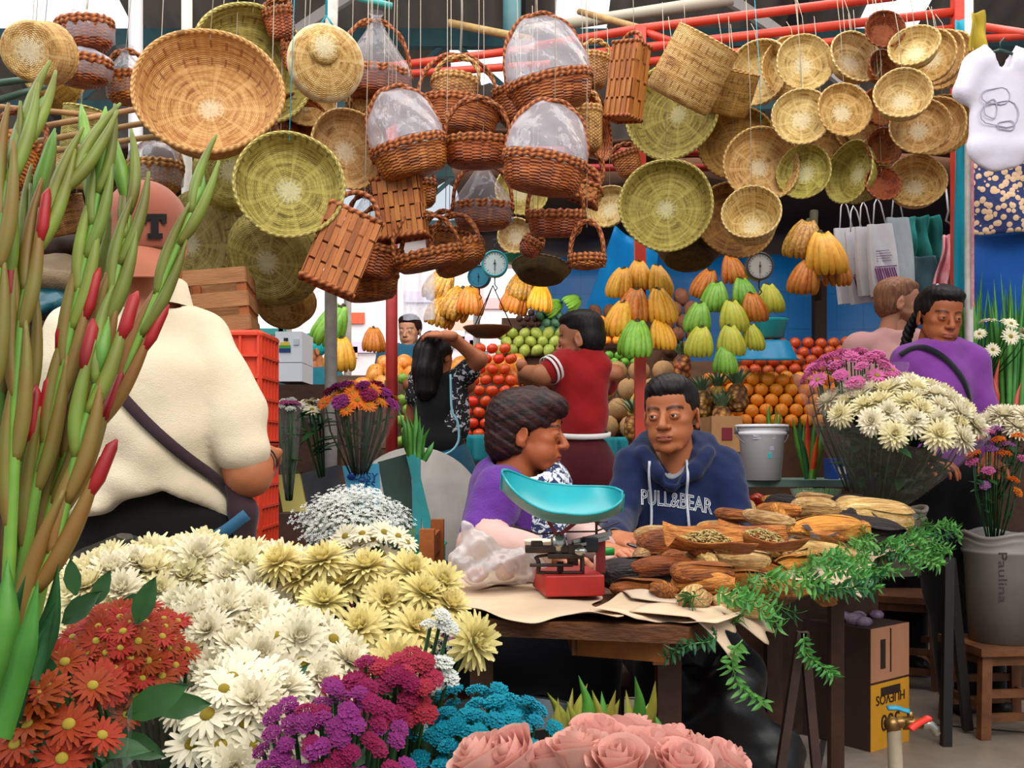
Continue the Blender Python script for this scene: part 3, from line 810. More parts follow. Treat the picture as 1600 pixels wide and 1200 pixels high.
tray(1428, 70, 37, 3.98, (-.55, -1, .5), 'pale', 'pale tray at the top of the outermost stack, tilted up', depth=.5)
tray(1452, 88, 40, 4.12, (-.75, -.8, .1), 'tan', 'second tray of the upper outermost stack, behind the tilted pale one', depth=.4)
tray(1464, 90, 42, 4.22, (-.75, -.7, .1), 'tan', 'third tray of the upper outermost stack', depth=.4)
tray(1476, 94, 44, 4.32, (-.75, -.6, .1), 'tan', 'rearmost tray of the upper outermost stack, nearest the white pole', depth=.4)
tray(1411, 145, 42, 3.86, (-.28, -1, .3), 'pale', 'deep pale tray with a white centre hanging between the two outer stacks', depth=.55)
tray(1438, 196, 44, 3.98, (-.25, -1, .2), 'tan', 'front tray of the lower outermost stack, with a string across it', depth=.4)
tray(1460, 196, 45, 4.12, (-.4, -1, .1), 'tan', 'middle tray of the lower outermost stack', depth=.4)
tray(1472, 194, 46, 4.24, (-.45, -1, .1), 'gold', 'rear tray of the lower outermost stack, next to the white pole', depth=.4)
tray(1432, 282, 43, 4.12, (-.25, -1, .3), 'tan', 'tan tray hanging lowest on the right, above the teal cloth', depth=.5)
tray(1182, 113, 50, 4.42, (-.6, -.9, .05), 'pale', 'pale tray with dark stakes hanging beside the hanging tub', depth=.5)
tray(1108, 62, 50, 4.02, (.45, -.35, .85), 'tan', 'large tan tub hanging askew under the red pipe', depth=2.0, flare=1.06, name='straw_tub', rimw=.03)
tray(1150, 110, 36, 4.25, (.2, -.4, .85), 'gold', 'golden tub showing beside the large tan tub', depth=1.8, flare=.95, name='straw_tub', rimw=.03)
tray(950, 322, 34, 4.45, (-.4, -1, .3), 'pale', 'pale tray under the film-wrapped basket, left of the olive tray with pale star')
tray(806, 368, 27, 4.45, (-.1, -1, .1), 'pale', 'small pale tray hanging just above the turquoise dial scale')
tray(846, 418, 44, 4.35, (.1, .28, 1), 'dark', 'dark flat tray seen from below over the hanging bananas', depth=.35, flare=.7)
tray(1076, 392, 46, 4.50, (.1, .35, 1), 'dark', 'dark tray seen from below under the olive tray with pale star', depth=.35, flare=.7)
tray(815, 297, 40, 4.60, (.2, -1, .2), 'olive', 'olive tray in the shade behind the film-wrapped baskets')
tray(934, 196, 52, 4.0, (.9, -.5, .1), 'rust', 'rust brown tray edge-on behind the small tan handle basket', depth=.4)
# ---- far left
tray(47, 80, 46, 2.75, (-.12, .95, .32), 'tan', 'deep tan tub at the upper left corner showing its round bottom', depth=1.9, flare=.92, name='straw_tub', base=True, rimw=.03)
tray(130, 170, 27, 3.75, (.15, -.1, 1), 'olive', 'tall greenish straw tub standing behind the bamboo rods', depth=2.4, flare=.95, name='straw_tub')
tray(95, 132, 42, 3.8, (.2, .9, -.2), 'gold', 'golden tub behind the bamboo rods at the upper left', depth=.9, flare=.8, name='straw_tub')
tray(122, 235, 31, 3.35, (.1, -.2, 1), 'tan', 'tan tub with square shoulders hanging left of the wrapped tub', depth=1.8, flare=.95, name='straw_tub')
tray(90, 310, 34, 3.45, (-.2, -.3, 1), 'gold', 'golden tub hanging low behind the tallest gladiolus stems', depth=1.6, flare=.9, name='straw_tub')
handle_basket(243, 258, 40, 40, 34, 3.3, 'wickertan', 'tan handled basket wrapped in clear film, behind the cap', rz=5, film_=2, oval=.85)
handle_basket(28, 222, 38, 70, 52, 2.9, 'wicker', 'reddish wicker basket with a hoop handle at the left edge', ry=18, rx=-8, rz=20)
handle_basket(36, 312, 34, 42, 0, 3.1, 'rust', 'wicker basket in clear film low at the left edge', rx=-10, ry=8, film_=2, oval=.8)
handle_basket(132, 38, 42, 38, 0, 3.3, 'rust', 'upper of two film-wrapped brown baskets beside the corner tub', ry=-5, film_=2, oval=.8)
handle_basket(128, 96, 44, 32, 0, 3.3, 'rust', 'lower of two film-wrapped brown baskets beside the corner tub', ry=4, film_=2, oval=.8)
handle_basket(198, 120, 32, 38, 40, 3.45, 'wicker', 'small brown basket in a film peak left of the largest tray', ry=-4, film_=1, oval=.8)
handle_basket(434, 18, 22, 40, 18, 3.5, 'wicker', 'small brown basket hanging high beside the straw lid', ry=-10, oval=.6)
handle_basket(451, 72, 10, 34, 14, 3.5, 'wicker', 'slim brown basket hanging under the small brown one', ry=-4, oval=.7)
# ---- middle wicker
for a, lab in (((637, 226, 58, 46, 90, 3.40, 'rust'), 'brown basket under taut film, left one of the three film sails'), ((858, 126, 66, 40, 102, 3.50, 'rust'), 'largest film-covered basket, hanging under the roof beam'), ((852, 250, 64, 46, 92, 3.28, 'rust'), 'film-covered basket hanging below the largest one')):
 handle_basket(*a, lab, ry={226: -16, 126: -13, 250: 9}[a[1]], rz=6, rx=4, oval=.8, film_=3, name='wrapped_basket', group='wicker baskets wrapped in clear film')
handle_basket(588, 115, 54, 34, 82, 3.62, 'rust', 'brown basket under a tall peaked film wrap beside the straw lid', film_=1, rz=20)
handle_basket(754, 322, 46, 32, 66, 3.66, 'rust', 'basket under a peaked film wrap below the hoop-handled pair', film_=1)
handle_basket(574, 352, 30, 34, 50, 3.66, 'wicker', 'dim brown basket in clear film behind the leaning slat basket', film_=1)
handle_basket(716, 168, 64, 46, 88, 3.75, 'rust', 'large oval basket with a tall hoop handle holding a smaller basket', rz=12, ry=4, rx=-8, oval=.7)
handle_basket(712, 128, 36, 34, 44, 3.72, 'wickertan', 'small tan handled basket nested in the large oval one', rz=-10, ry=5, rx=-15)
handle_basket(746, 220, 51, 36, 66, 3.45, 'wicker', 'long low basket with a narrow hoop handle in the centre of the display', oval=.65, flare=.92)
handle_basket(868, 332, 44, 34, 58, 3.55, 'rust', 'round brown basket with a flat bottom hanging above the small one', oval=.85, rx=10)
handle_basket(917, 402, 27, 14, 56, 3.40, 'rust', 'small shallow basket with a tall handle, lowest in the centre', oval=.85, rz=-20, flare=.9)
handle_basket(912, 172, 26, 60, 30, 3.72, 'wickertan', 'small tan basket with a thin hoop handle beside the film domes', ry=-4, oval=.9)
handle_basket(590, 152, 50, 36, 52, 3.72, 'wickertan', 'brown tilted basket below the peaked film wrap', ry=-20, rz=20, rx=-20)
handle_basket(588, 385, 42, 44, 64, 3.50, 'wicker', 'brown basket with a tall hoop beside the leaning slat basket', ry=14, rz=-14)
handle_basket(576, 430, 44, 36, 0, 3.62, 'wicker', 'dark brown basket hanging under the hooped one', ry=-6)
handle_basket(668, 396, 52, 20, 62, 3.42, 'wicker', 'oval trug basket hanging over the far market light', ry=-14, rz=8, oval=.6, flare=.9)
handle_basket(714, 392, 44, 26, 58, 3.52, 'wicker', 'dark trug basket with a wide hoop beside the hanging scales', ry=-22, rz=-30, oval=.65, flare=.9)
handle_basket(808, 140, 38, 52, 0, 3.80, 'wicker', 'bare wicker basket squeezed between film domes', ry=-10)
handle_basket(590, 268, 42, 38, 46, 3.72, 'wicker', 'brown basket half hidden under the left film dome', ry=8)
handle_basket(640, 290, 40, 34, 40, 3.90, 'wicker', 'shadowed brown basket behind the upright slat basket', ry=-8)
handle_basket(700, 360, 34, 40, 30, 3.95, 'brown', 'dark basket in the shade above the trugs', ry=4)
handle_basket(834, 378, 15, 22, 12, 3.9, 'rust', 'tiny gourd-shaped wicker basket near the pale tray', ry=30, oval=1)
handle_basket(905, 268, 38, 26, 40, 3.75, 'rust', 'brown basket tilted under the lower film dome', ry=22, rz=14)
handle_basket(975, 240, 20, 34, 14, 4.35, 'wicker', 'small brown pouch basket hanging by the red post', ry=-20, oval=.7, cordon=False)
handle_basket(930, 88, 22, 46, 24, 4.2, 'wickertan', 'pale upright basket between the largest film dome and the tall slat basket', ry=6, oval=.8)
slat_basket(625, 326, 72, 92, 3.45, 'upright slat basket hanging below the left film dome', roll=-7, yaw=-8)
slat_basket(533, 392, 82, 122, 3.12, 'leaning slat basket hanging between the olive trays and the hooped basket', roll=22, yaw=14)
slat_basket(980, 128, 44, 112, 3.95, 'tall narrow slat basket hanging in front of the red post', roll=9, yaw=-38, deep=.9)
slat_basket(905, 298, 62, 24, 3.6, 'flat slat basket lying tilted on the round brown basket', roll=24, yaw=-10, deep=.8, cordon=False)
# ================================================================== people: shared modelling
def skin_mat(name, rough=.5):
 if name in MATS: return MATS[name]
 t = NT(name)
 a = t.n('ShaderNodeVertexColor'); a.layer_name = 'Col'
 n = t.noise(t.obj(), 60, 3, .6)
 c = t.mix(t.math('MULTIPLY', n, .16), a.outputs[0], '#7a3c22')
 t.set(c, rough, 0, .35); t.bump(t.noise(t.obj(), 220, 2), .06, .004)
 t.b.inputs['Subsurface Weight'].default_value = .0
 MATS[name] = t.mat
 return t.mat
SKIN = skin_mat('skin')
def fabric(name, color, var=None, rough=.85, weave=380, bump=.12, stretch=(1, 1, 1), sheen=.15):
 if name in MATS: return MATS[name]
 t = NT(name); v = t.obj()
 c = t.mix(t.math('MULTIPLY', t.ramp(t.noise(v, 9, 3), [(.35, (0, 0, 0, 1)), (.7, (1, 1, 1, 1))]), .5), color, var or color)
 t.set(c, rough, 0, .2); t.b.inputs['Sheen Weight'].default_value = sheen
 h = t.math('ADD', t.math('MULTIPLY', t.noise(v, weave, 1), .25), t.noise(t.mapv(v, stretch), 14, 3))
 t.bump(h, bump, .02)
 MATS[name] = t.mat
 return t.mat
def hair_mat(name, dark, light, scale=(90, 90, 9)):
 t = NT(name); v = t.obj()
 n = t.noise(t.mapv(v, scale), 1, 3, .6)
 t.set(t.ramp(n, [(.35, dark), (.68, light)]), .5, 0, .22)
 t.bump(n, .4, .01)
 return t.mat
def s_V(sdf, it=1):
 V, Fq = sdf.mesh_data()
 us, inv = np.unique(Fq, return_inverse=True); V = V[us]; Fq = inv.reshape(-1, 4)
 for _ in range(it):
  nb = np.zeros_like(V); c = np.zeros(len(V))
  for i in range(4):
   a_, b_ = Fq[:, i], Fq[:, (i + 1) % 4]
   np.add.at(nb, a_, V[b_]); np.add.at(c, a_, 1); np.add.at(nb, b_, V[a_]); np.add.at(c, b_, 1)
  V = V * .5 + .5 * nb / np.maximum(c, 1)[:, None]
 return V, Fq
def join_nets(name, parts, mats):
 """parts: (V, F, colour array or single colour) already in the frame of the parent"""
 vs, fs, cs, b = [], [], [], 0
 for V, Fq, C in parts:
  if not len(V): continue
  vs.append(V); fs.append(Fq + b); b += len(V)
  C = np.array(C, float)
  cs.append(np.tile(C[:3], (len(V), 1)) if C.ndim == 1 else C)
 V = np.concatenate(vs); Fq = np.concatenate(fs); C = np.concatenate(cs)
 me = bpy.data.meshes.new(name)
 me.vertices.add(len(V)); me.vertices.foreach_set('co', V.astype(np.float32).ravel())
 me.loops.add(len(Fq) * 4); me.loops.foreach_set('vertex_index', Fq.astype(np.int32).ravel())
 me.polygons.add(len(Fq)); me.polygons.foreach_set('loop_start', (np.arange(len(Fq)) * 4).astype(np.int32))
 me.update(calc_edges=True); me.validate()
 me.polygons.foreach_set('use_smooth', np.ones(len(me.polygons), bool))
 at = me.color_attributes.new('Col', 'FLOAT_COLOR', 'POINT')
 at.data.foreach_set('color', np.concatenate([C, np.ones((len(V), 1))], 1).astype(np.float32).ravel())
 for m in (mats if isinstance(mats, (list, tuple)) else [mats]): me.materials.append(m)
 return me
def apply(M, V):
 A = np.array(M); return V @ A[:3, :3].T + A[:3, 3]
def head_sdf(res=.0135, full=0.0, jaw=1.0, nose=1.0, eye_open=1.0, lips=1.0, neck=True, brow=1.0):
 """head of height 1 (chin -.5, crown +.5), face towards -Y"""
 s = SDF((-.5, -.66, -.95), (.5, .62, .62), res)
 s.ell((0, .06, .13), (.33, .42, .355), 0)
 s.ell((0, -.10, -.02), (.285, .27, .40), .06)
 s.ell((0, -.13, -.25), (.235 * jaw + .02 * full, .235, .20), .06)
 s.ell((0, -.305, -.405), (.10 * jaw, .075, .085), .06)
 for q in (-1, 1):
  s.ell((q * .17, -.235, -.075), (.10, .095, .075), .06)
  s.ell((q * .15, -.20, -.23), (.11 + .03 * full, .12 + .02 * full, .14), .06)
  s.cap((q * .21, -.02, -.2), (q * .13 * jaw, -.24, -.40), .07, .06, .06)
 s.ell((0, -.17, .20), (.25, .21, .21), .06)
 s.cap((-.16, -.335, .075), (.16, -.335, .075), .035 * brow, .035 * brow, .045)
 for q in (-1, 1): s.ell((q * .135, -.425, -.005), (.085, .075, .055), .04, sub=True)
 s.cap((0, -.365, .04), (0, -.44 * (1 + .03 * nose), -.12), .032, .048 * nose, .035)
 s.ell((0, -.455 - .012 * (nose - 1), -.14), (.052 * nose, .052, .045), .025)
 for q in (-1, 1): s.ell((q * .055 * nose, -.405, -.15), (.036 * nose, .05, .033), .02)
 for q in (-1, 1): s.ell((q * .030 * nose, -.447, -.183), (.017, .024, .014), .008, sub=True)
 s.ell((0, -.31, -.25), (.135, .10, .095), .05)
 s.ell((0, -.392, -.262), (.098 * lips, .040, .024 * lips), .018)
 s.ell((0, -.388, -.306), (.085 * lips, .042, .028 * lips), .018)
 s.cap((-.095, -.405, -.286), (.095, -.405, -.286), .006, .006, .010, sub=True)
 s.cap((0, -.43, -.282), (0, -.44, -.282), .012, .012, .01, sub=True)
 if full > .4:
  for q in (-1, 1): s.cap((q * .085, -.40, -.17), (q * .135, -.36, -.28), .004, .010, .016, sub=True)
 for q in (-1, 1):
  s.ell((q * .135, -.335, -.005), (.074, .062, .060), .012)
  s.ell((q * .135, -.402, -.010), (.056, .035, .0165 * eye_open), .005, sub=True)
 for q in (-1, 1):
  s.ell((q * .335, .055, -.055), (.030, .085, .135), .02, rot=(12, 0, q * 20))
  s.ell((q * .37, .035, -.035), (.022, .048, .080), .014, rot=(12, 0, q * 20), sub=True)
  s.ell((q * .325, .03, -.155), (.026, .04, .045), .015)
 if neck:
  s.cap((0, .10, -.30), (0, .17, -.92), .215 + .03 * full, .235 + .03 * full, .07)
 return s
def head_cols(V, base, lip, brow=None, eyebrow=1.0, cheek=None, beard=None):
 """paint lips, brows and cheeks (their own colours) per vertex"""
 base = np.array(lin(base)[:3]); C = np.tile(base, (len(V), 1))
 def blend(c, w):
  nonlocal C
  w = np.clip(w, 0, 1)[:, None]; C = C * (1 - w) + np.array(lin(c)[:3]) * w
 x, y, z = V[:, 0], V[:, 1], V[:, 2]; ax = np.abs(x)
 front = (y < -.1)
 if cheek: blend(cheek, .5 * np.exp(-(((ax - .17) / .09) ** 2 + ((z + .14) / .10) ** 2)) * front)
 if beard: blend(beard, .85 * np.clip((-.20 - z) / .06, 0, 1) * (y < .02) * np.clip((z + .62) / .1, 0, 1))
 e = ((x / .10) ** 2 + ((z + .284) / .046) ** 2); blend(lip, np.clip((1.15 - e) / .3, 0, 1) * (y < -.36) * .85)
 if brow:
  zc = .080 + .022 * np.sin((ax - .05) / .19 * PI)
  w = np.clip((1.0 - np.abs(z - zc) / (.026 * eyebrow)) * 2, 0, 1) * (ax > .045) * (ax < .235) * front
  blend(brow, w * .92)
 for q in (-1, 1):
  e2 = ((x - q * .135) / .072) ** 2 + ((z + .006) / .030) ** 2
  blend('#2a130c', np.clip(1 - np.abs(z - .010 + 1.6 * (x - q * .135) ** 2) / .011, 0, 1) * (np.abs(x - q * .135) < .066) * (y < -.3) * .75)
 blend('#5a2218', np.clip(1 - np.abs(z + .286) / .007, 0, 1) * (ax < .092) * (y < -.36) * .7)
 return C
EYE_W = M_('eye_white', '#beb4ac', .25, spec=.6); EYE_I = M_('iris_brown', '#2c150c', .15, spec=.7); EYE_P = M_('pupil', '#050404', .1, spec=.8)
def eyes(parent, Mh, look=(0, 0), r=.057):
 """two eyeballs, iris towards -Y turned by look (yaw, pitch degrees)"""
 for q in (-1, 1):
  m = MB(); seg = 16
  ring = [0, 10, 24, 27, 45, 70, 100, 140, 180]
  R = Euler((math.radians(look[1]), 0, math.radians(look[0]))).to_matrix()
  vs = []
  for a in ring:
   for k in range(seg):
    b = 2 * PI * k / seg; aa = math.radians(a)
    vs.append(R @ Vector((r * math.sin(aa) * math.cos(b), -r * math.cos(aa), r * math.sin(aa) * math.sin(b))) + Vector((q * .135, -.335, -.007)))
  for i in range(len(ring) - 1):
   m.cur = 2 if ring[i + 1] <= 10 else (1 if ring[i + 1] <= 27 else 0)
   fs = [(i * seg + k, i * seg + (k + 1) % seg, (i + 1) * seg + (k + 1) % seg, (i + 1) * seg + k) for k in range(seg)]
   m.add([vs[j] for j in range(len(vs))] if False else vs[i * seg:(i + 2) * seg], [tuple(j - i * seg for j in f) for f in fs])
  m.xform(Mh)
  obj('eye', m, [EYE_W, EYE_I, EYE_P], parent)
def hand_prims(s, Mh, side=1, sc=1.0, curl=(20, 25, 15), spread=4, thumb=(25, 20), k=.008, wrist=True, fing=None):
 """hand: wrist at the origin, fingers along +Y, palm towards -Z, thumb on side*X. fing: curl triple per finger"""
 T = lambda p: tuple(Mh @ (Vector(p) * sc))
 kn = [(.033, .086, 0), (.011, .092, .003), (-.011, .088, .002), (-.031, .078, -.003)]
 if wrist: s.cap(T((0, -.05, 0)), T((0, .012, 0)), .026 * sc, .024 * sc, k, sc=(1, 1, 1))
 for (x, y, z) in kn:
  x *= side
  s.cap(T((x * .55, .012, 0)), T((x, y, z)), .0145 * sc, .0115 * sc, .012 * sc)
 L = (.070, .079, .073, .056); R0 = (.0092, .0095, .0090, .0080)
 for i, (x, y, z) in enumerate(kn):
  x *= side; c = (fing[i] if fing else curl)
  p = Vector((x, y, z)); a = 0; fan = math.radians(spread * (1.2, .3, -.5, -1.4)[i]) * side
  for j, fr in enumerate((.45, .30, .25)):
   a += math.radians(c[j])
   d = Vector((math.sin(fan) * math.cos(a), math.cos(fan) * math.cos(a), -math.sin(a)))
   q = p + d * L[i] * fr
   s.cap(T(p), T(q), R0[i] * (1 - .08 * j) * sc, R0[i] * (.93 - .10 * j) * sc, .004 * sc)
   p = q
 a1, a2 = math.radians(thumb[0]), math.radians(thumb[1])
 p0 = Vector((side * .018, .022, -.006)); d0 = Vector((side * math.sin(a1 + .5), math.cos(a1 + .5), -.25)).normalized()
 p1 = p0 + d0 * .042; d1_ = Vector((side * math.sin(a1), math.cos(a1), -.25 - math.sin(a2) * .5)).normalized()
 p2 = p1 + d1_ * .034; d2_ = Vector((side * math.sin(a1 * .6), math.cos(a1 * .6), -.3 - math.sin(a2))).normalized()
 p3 = p2 + d2_ * .026
 s.cap(T(p0), T(p1), .016 * sc, .0125 * sc, .010 * sc); s.cap(T(p1), T(p2), .0118 * sc, .0105 * sc, .004 * sc); s.cap(T(p2), T(p3), .0105 * sc, .0082 * sc, .004 * sc)
def hand_frame(w, to, palm):
 """matrix: origin w, +Y towards `to`, palm (-Z) towards `palm`"""
 y = (Vector(to) - Vector(w)).normalized(); z = -Vector(palm); z = (z - y * z.dot(y)).normalized(); x = y.cross(z)
 return Matrix.Translation(w) @ Matrix((x, y, z)).transposed().to_4x4()
def person(x, y, label):
 return empty('person', (x, y, 0), label=label, cat='person')
class Fig:
 """one person; all points in world space, meshes stored relative to the root"""
 def __init__(s, x, y, label):
  s.root = person(x, y, label); s.off = np.array((x, y, 0.0)); s.body = []
 def skin(s, sdf, col, it=1):
  V, F_ = s_V(sdf, it); s.body.append((V - s.off, F_, lin(col)[:3]))
 def head(s, center, hh, rot, col, lip, res=.0135, brow=None, cheek=None, beard=None, eyebrow=1.0, look=(0, 0), eyeballs=True, **kw):
  yaw, pitch, roll = (math.radians(a) for a in rot)
  s.Mh = Matrix.Translation(center) @ Matrix.Rotation(yaw, 4, 'Z') @ Matrix.Rotation(pitch, 4, 'X') @ Matrix.Rotation(roll, 4, 'Y') @ Matrix.Scale(hh, 4)
  h = head_sdf(res, **kw); V, F_ = s_V(h, 1)
  s.body.append((apply(s.Mh, V) - s.off, F_, head_cols(V, col, lip, brow, eyebrow, cheek, beard)))
  if eyeballs: eyes(s.root, Matrix.Translation(-Vector(s.off)) @ s.Mh, look)
 def hp(s, p): return s.Mh @ Vector(p)
 def cloth(s, name, sdf, mat, it=1, head=False, col='#ffffff', label=None):
  V, F_ = s_V(sdf, it)
  if head: V = apply(s.Mh, V)
  me = join_nets(name, [(V - s.off, F_, lin(col)[:3])], mat)
  return obj(name, me, mat, s.root, label=label)
 def done(s): return obj('body', join_nets('body', s.body, SKIN), SKIN, s.root)
 def part(s, name, mb, mat, smooth=True, label=None, parent=None, **k): return obj(name, mb, mat, parent or s.root, smooth=smooth, world=True, label=label, **k)
def folds(seed, amp, freq, dirs):
 """cloth folds: sum of warped sine ridges"""
 rg = random.Random(seed); ph = [(rg.uniform(0, 6), rg.uniform(.8, 1.3)) for _ in dirs]
 def f(x, y, z):
  o = 0
  for (d, (p, q)) in zip(dirs, ph):
   t = d[0] * x + d[1] * y + d[2] * z
   wv = .35 * np.sin(7 * x + 5 * z + p) + .25 * np.sin(11 * z - 6 * y + 2 * p)
   o = o + np.sin(freq * q * t + 2.2 * wv + p) ** 3
  return amp * o
 return f
# ================================================================== people
HAIR_K = hair_mat('hair_black', '#070506', '#191313'); HAIR_B = hair_mat('hair_brownblack', '#0e0707', '#3e201e', (26, 90, 60))
HAIR_T = hair_mat('hair_light_brown', '#6a4430', '#94684a')
def px_m(d): return d / FPX
# ------------------------------------------------------------------ boy in the navy hoodie
f = Fig(.49, 3.02, 'teenage boy in a navy hoodie with white lettering, seated behind the tamale table looking left')
BSK = '#a8633c'
f.head(P(1049, 649, 3.0), .226, (-24, 2, -3), BSK, '#8c4638', brow='#150d0a', cheek='#b06840', eyebrow=1.15, look=(-14, -2), jaw=1.0, nose=1.12, lips=1.12, eye_open=.64)
h = SDF((-.5, -.66, -.5), (.5, .66, .72), .014)
h.ell((0, .07, .17), (.352, .44, .375), 0); h.ell((0, -.10, .36), (.28, .27, .17), .08); h.ell((0, -.20, .33), (.24, .19, .13), .05)
h.ell((0, -.40, -.22), (.40, .36, .44), .02, sub=True); h.ell((0, -.05, -.42), (.6, .42, .36), .03, sub=True)
for q in (-1, 1): h.ell((q * .36, .03, -.09), (.10, .11, .17), .02, sub=True); h.ell((q * .30, -.30, .0), (.16, .17, .17), .02, sub=True)
h.disp(lambda x, y, z: .007 * np.sin(60 * x + 25 * z) * np.sin(45 * y + 30 * x))
f.cloth('hair', h, HAIR_K, head=True)
W = lambda px, py, d: np.array(P(px, py, d))
s = SDF((.15, 2.35, .0), (.85, 3.35, 1.2), .012)
s.cap(W(1062, 760, 3.06), (.49, 3.08, .58), .08, .08, .03)
sh_l, el_l, wr_l = W(992, 728, 3.05), W(964, 815, 2.97), W(960, 842, 2.72)
sh_r, el_r, wr_r = W(1130, 728, 3.05), W(1152, 826, 2.97), W(1122, 858, 2.76)
s.cap(sh_l, sh_r, .045, .045, .02); s.cap(W(1054, 710, 3.06), W(1062, 765, 3.06), .06, .07, .02)
for a, b, c in ((sh_l, el_l, wr_l), (sh_r, el_r, wr_r)): s.chain([a, b, c], [.042, .036, .026], .02)
for x in (.40, .58): s.chain([(x, 3.05, .52), (x, 2.66, .50), (x, 2.62, .08), (x, 2.52, .05)], [.075, .06, .045, .04], .03)
f.skin(s, BSK)
s = SDF(wr_l - .13, wr_l + np.array((.22, .12, .12)), .0028)
hf = hand_frame(wr_l, W(1006, 846, 2.62), (.15, .35, -1))
hand_prims(s, hf, side=1, sc=.98, fing=[(18, 40, 30), (30, 45, 30), (42, 50, 30), (50, 55, 30)], thumb=(18, 25))
f.skin(s, '#b06c48')
s = SDF(wr_r - .16, wr_r + .16, .0028)
hf2 = hand_frame(wr_r, W(1118, 846, 2.56), (0, .1, -1))
hand_prims(s, hf2, side=-1, sc=.98, fing=[(25, 40, 25)] * 4, thumb=(20, 20))
f.skin(s, '#b06c48')
f.done()
NAVY = fabric('hoodie_navy', '#122046', '#0d1836', bump=.25)
s = SDF((.12, 2.55, .42), (.95, 3.40, 1.18), .009)
s.ell(W(1062, 770, 3.06), (.138, .100, .15), 0); s.ell(W(1062, 840, 3.06), (.150, .118, .19), .03); s.ell((.492, 3.06, .62), (.16, .13, .16), .03)
s.cap(W(1006, 730, 3.06), W(1120, 730, 3.06), .054, .054, .035)
for a, b, c, q in ((sh_l, el_l, wr_l, -1), (sh_r, el_r, wr_r, 1)):
 s.chain([a, b, b + (c - b) * .80], [.060, .053, .044], .022)
 e_ = b + (c - b) * .86; s.cap(b + (c - b) * .76, e_, .040, .039, .008)
s.ell(W(1058, 704, 3.09), (.085, .085, .07), .04)
for k in range(13):
 a = -.35 + (PI + .7) * k / 12
 c = W(1056, 700, 3.05) + np.array((.098 * math.cos(a), .078 * math.sin(a) + .01, .022 * math.sin(a) + .004 - .035 * max(0, -math.sin(a))))
 s.ell(c, (.030, .030, .034), .015)
s.chain([W(1006, 708, 2.995), W(1028, 738, 2.955), W(1047, 757, 2.945)], [.022, .022, .018], .018); s.chain([W(1108, 706, 2.995), W(1084, 738, 2.955), W(1056, 757, 2.945)], [.022, .022, .018], .018)
s.cap(W(1054, 690, 3.01), W(1048, 742, 2.95), .058, .028, .012, sub=True)
s.disp(folds(3, .0028, 34, ((1, .3, 1), (-.8, .2, 1), (.3, .5, 1.2))))
hoodie = f.cloth('hoodie', s, NAVY)
tree = bvh_of(hoodie)
WHT = M_('print_white', '#d8dade', .7)
tm = text_mb('PULL&BEAR', .070, outline=.0017)
xs_ = [v[0] for v in tm.v]; x0_, x1_ = min(xs_), max(xs_)
nv = []
for (x, y, z) in tm.v:
 u = (x - x0_) / (x1_ - x0_)
 px_ = 1001 + 112 * u; py_ = 778 + 16 * u - y / .070 * 33 - 3 * math.sin(PI * u)
 p_, n_ = cast(px_, py_, tree, .002 + z)
 nv.append(tuple(p_) if p_ is not None else tuple(P(px_, py_, 2.93)))
tm.v = nv; f.part('chest_lettering', tm, WHT, smooth=False, label='white outlined lettering')
for pts, lab in ((((1016, 722), (1017, 745), (1018, 780), (1019, 812), (1017, 846)), 'a'), (((1075, 722), (1074, 745), (1072, 775), (1075, 808), (1077, 832)), 'b')):
 q = [cast(a, b, tree, .006)[0] for a, b in pts]; q = [p for p in q if p is not None]
 if len(q) > 2:
  m = MB(); m.tube(curve_pts(q, 14), .0042, 7); f.part('drawstring', m, M_('drawstring', '#b8bcc4', .8), label='pale grey drawstring')
s = SDF((.38, 2.85, .95), (.60, 3.12, 1.12), .006)
s.ell(W(1052, 735, 3.03), (.075, .06, .06), 0); s.cap(W(1054, 700, 3.02), W(1049, 728, 2.97), .052, .030, .008, sub=True)
f.cloth('undershirt', s, fabric('grey_tee', '#8c8a90'))
m = MB(); wd = Vector(wr_l - el_l).normalized(); wc = Vector(wr_l) - wd * .006
fr = Matrix.Translation(wc) @ frame_from(wd)
m.lathe([(.0275, -.008), (.030, -.006), (.030, .006), (.0275, .008)], 24, fr); m.lathe([(.0005, .003), (.017, .003), (.018, 0), (.017, -.003)], 20, Matrix.Translation(wc + Vector((-.022, -.02, .008))) @ frame_from((-.7, -.7, .3)))
f.part('wristwatch', m, M_('watch_black', '#17181c', .3, spec=.6))
TROU = fabric('trousers_black', '#15131a', bump=.2)
s = SDF((.28, 2.45, .02), (.72, 3.22, .66), .012)
s.ell((.49, 3.07, .55), (.17, .14, .12), 0)
for x in (.40, .58): s.chain([(x, 3.05, .52), (x, 2.66, .51), (x, 2.63, .10)], [.092, .075, .058], .03)
f.cloth('trousers', s, TROU)
m = MB()
for x in (.40, .58): m.ell((x, 2.56, .045), (.045, .12, .045))
f.part('shoes', m, M_('shoe_black', '#16120f', .5))
m = MB(); a, b = P(980, 850, 2.60), P(1017, 862, 2.56); dv = (b - a).normalized()
m.tube([a, a + dv * .008, b - dv * .012, b], [.003, .0042, .0042, .0012], 8)
o = obj('pen', m, M_('pen_dark', '#1c1d2a', .25, spec=.7), label="dark pen held in the boy's hand above the tamales", cat='pen')
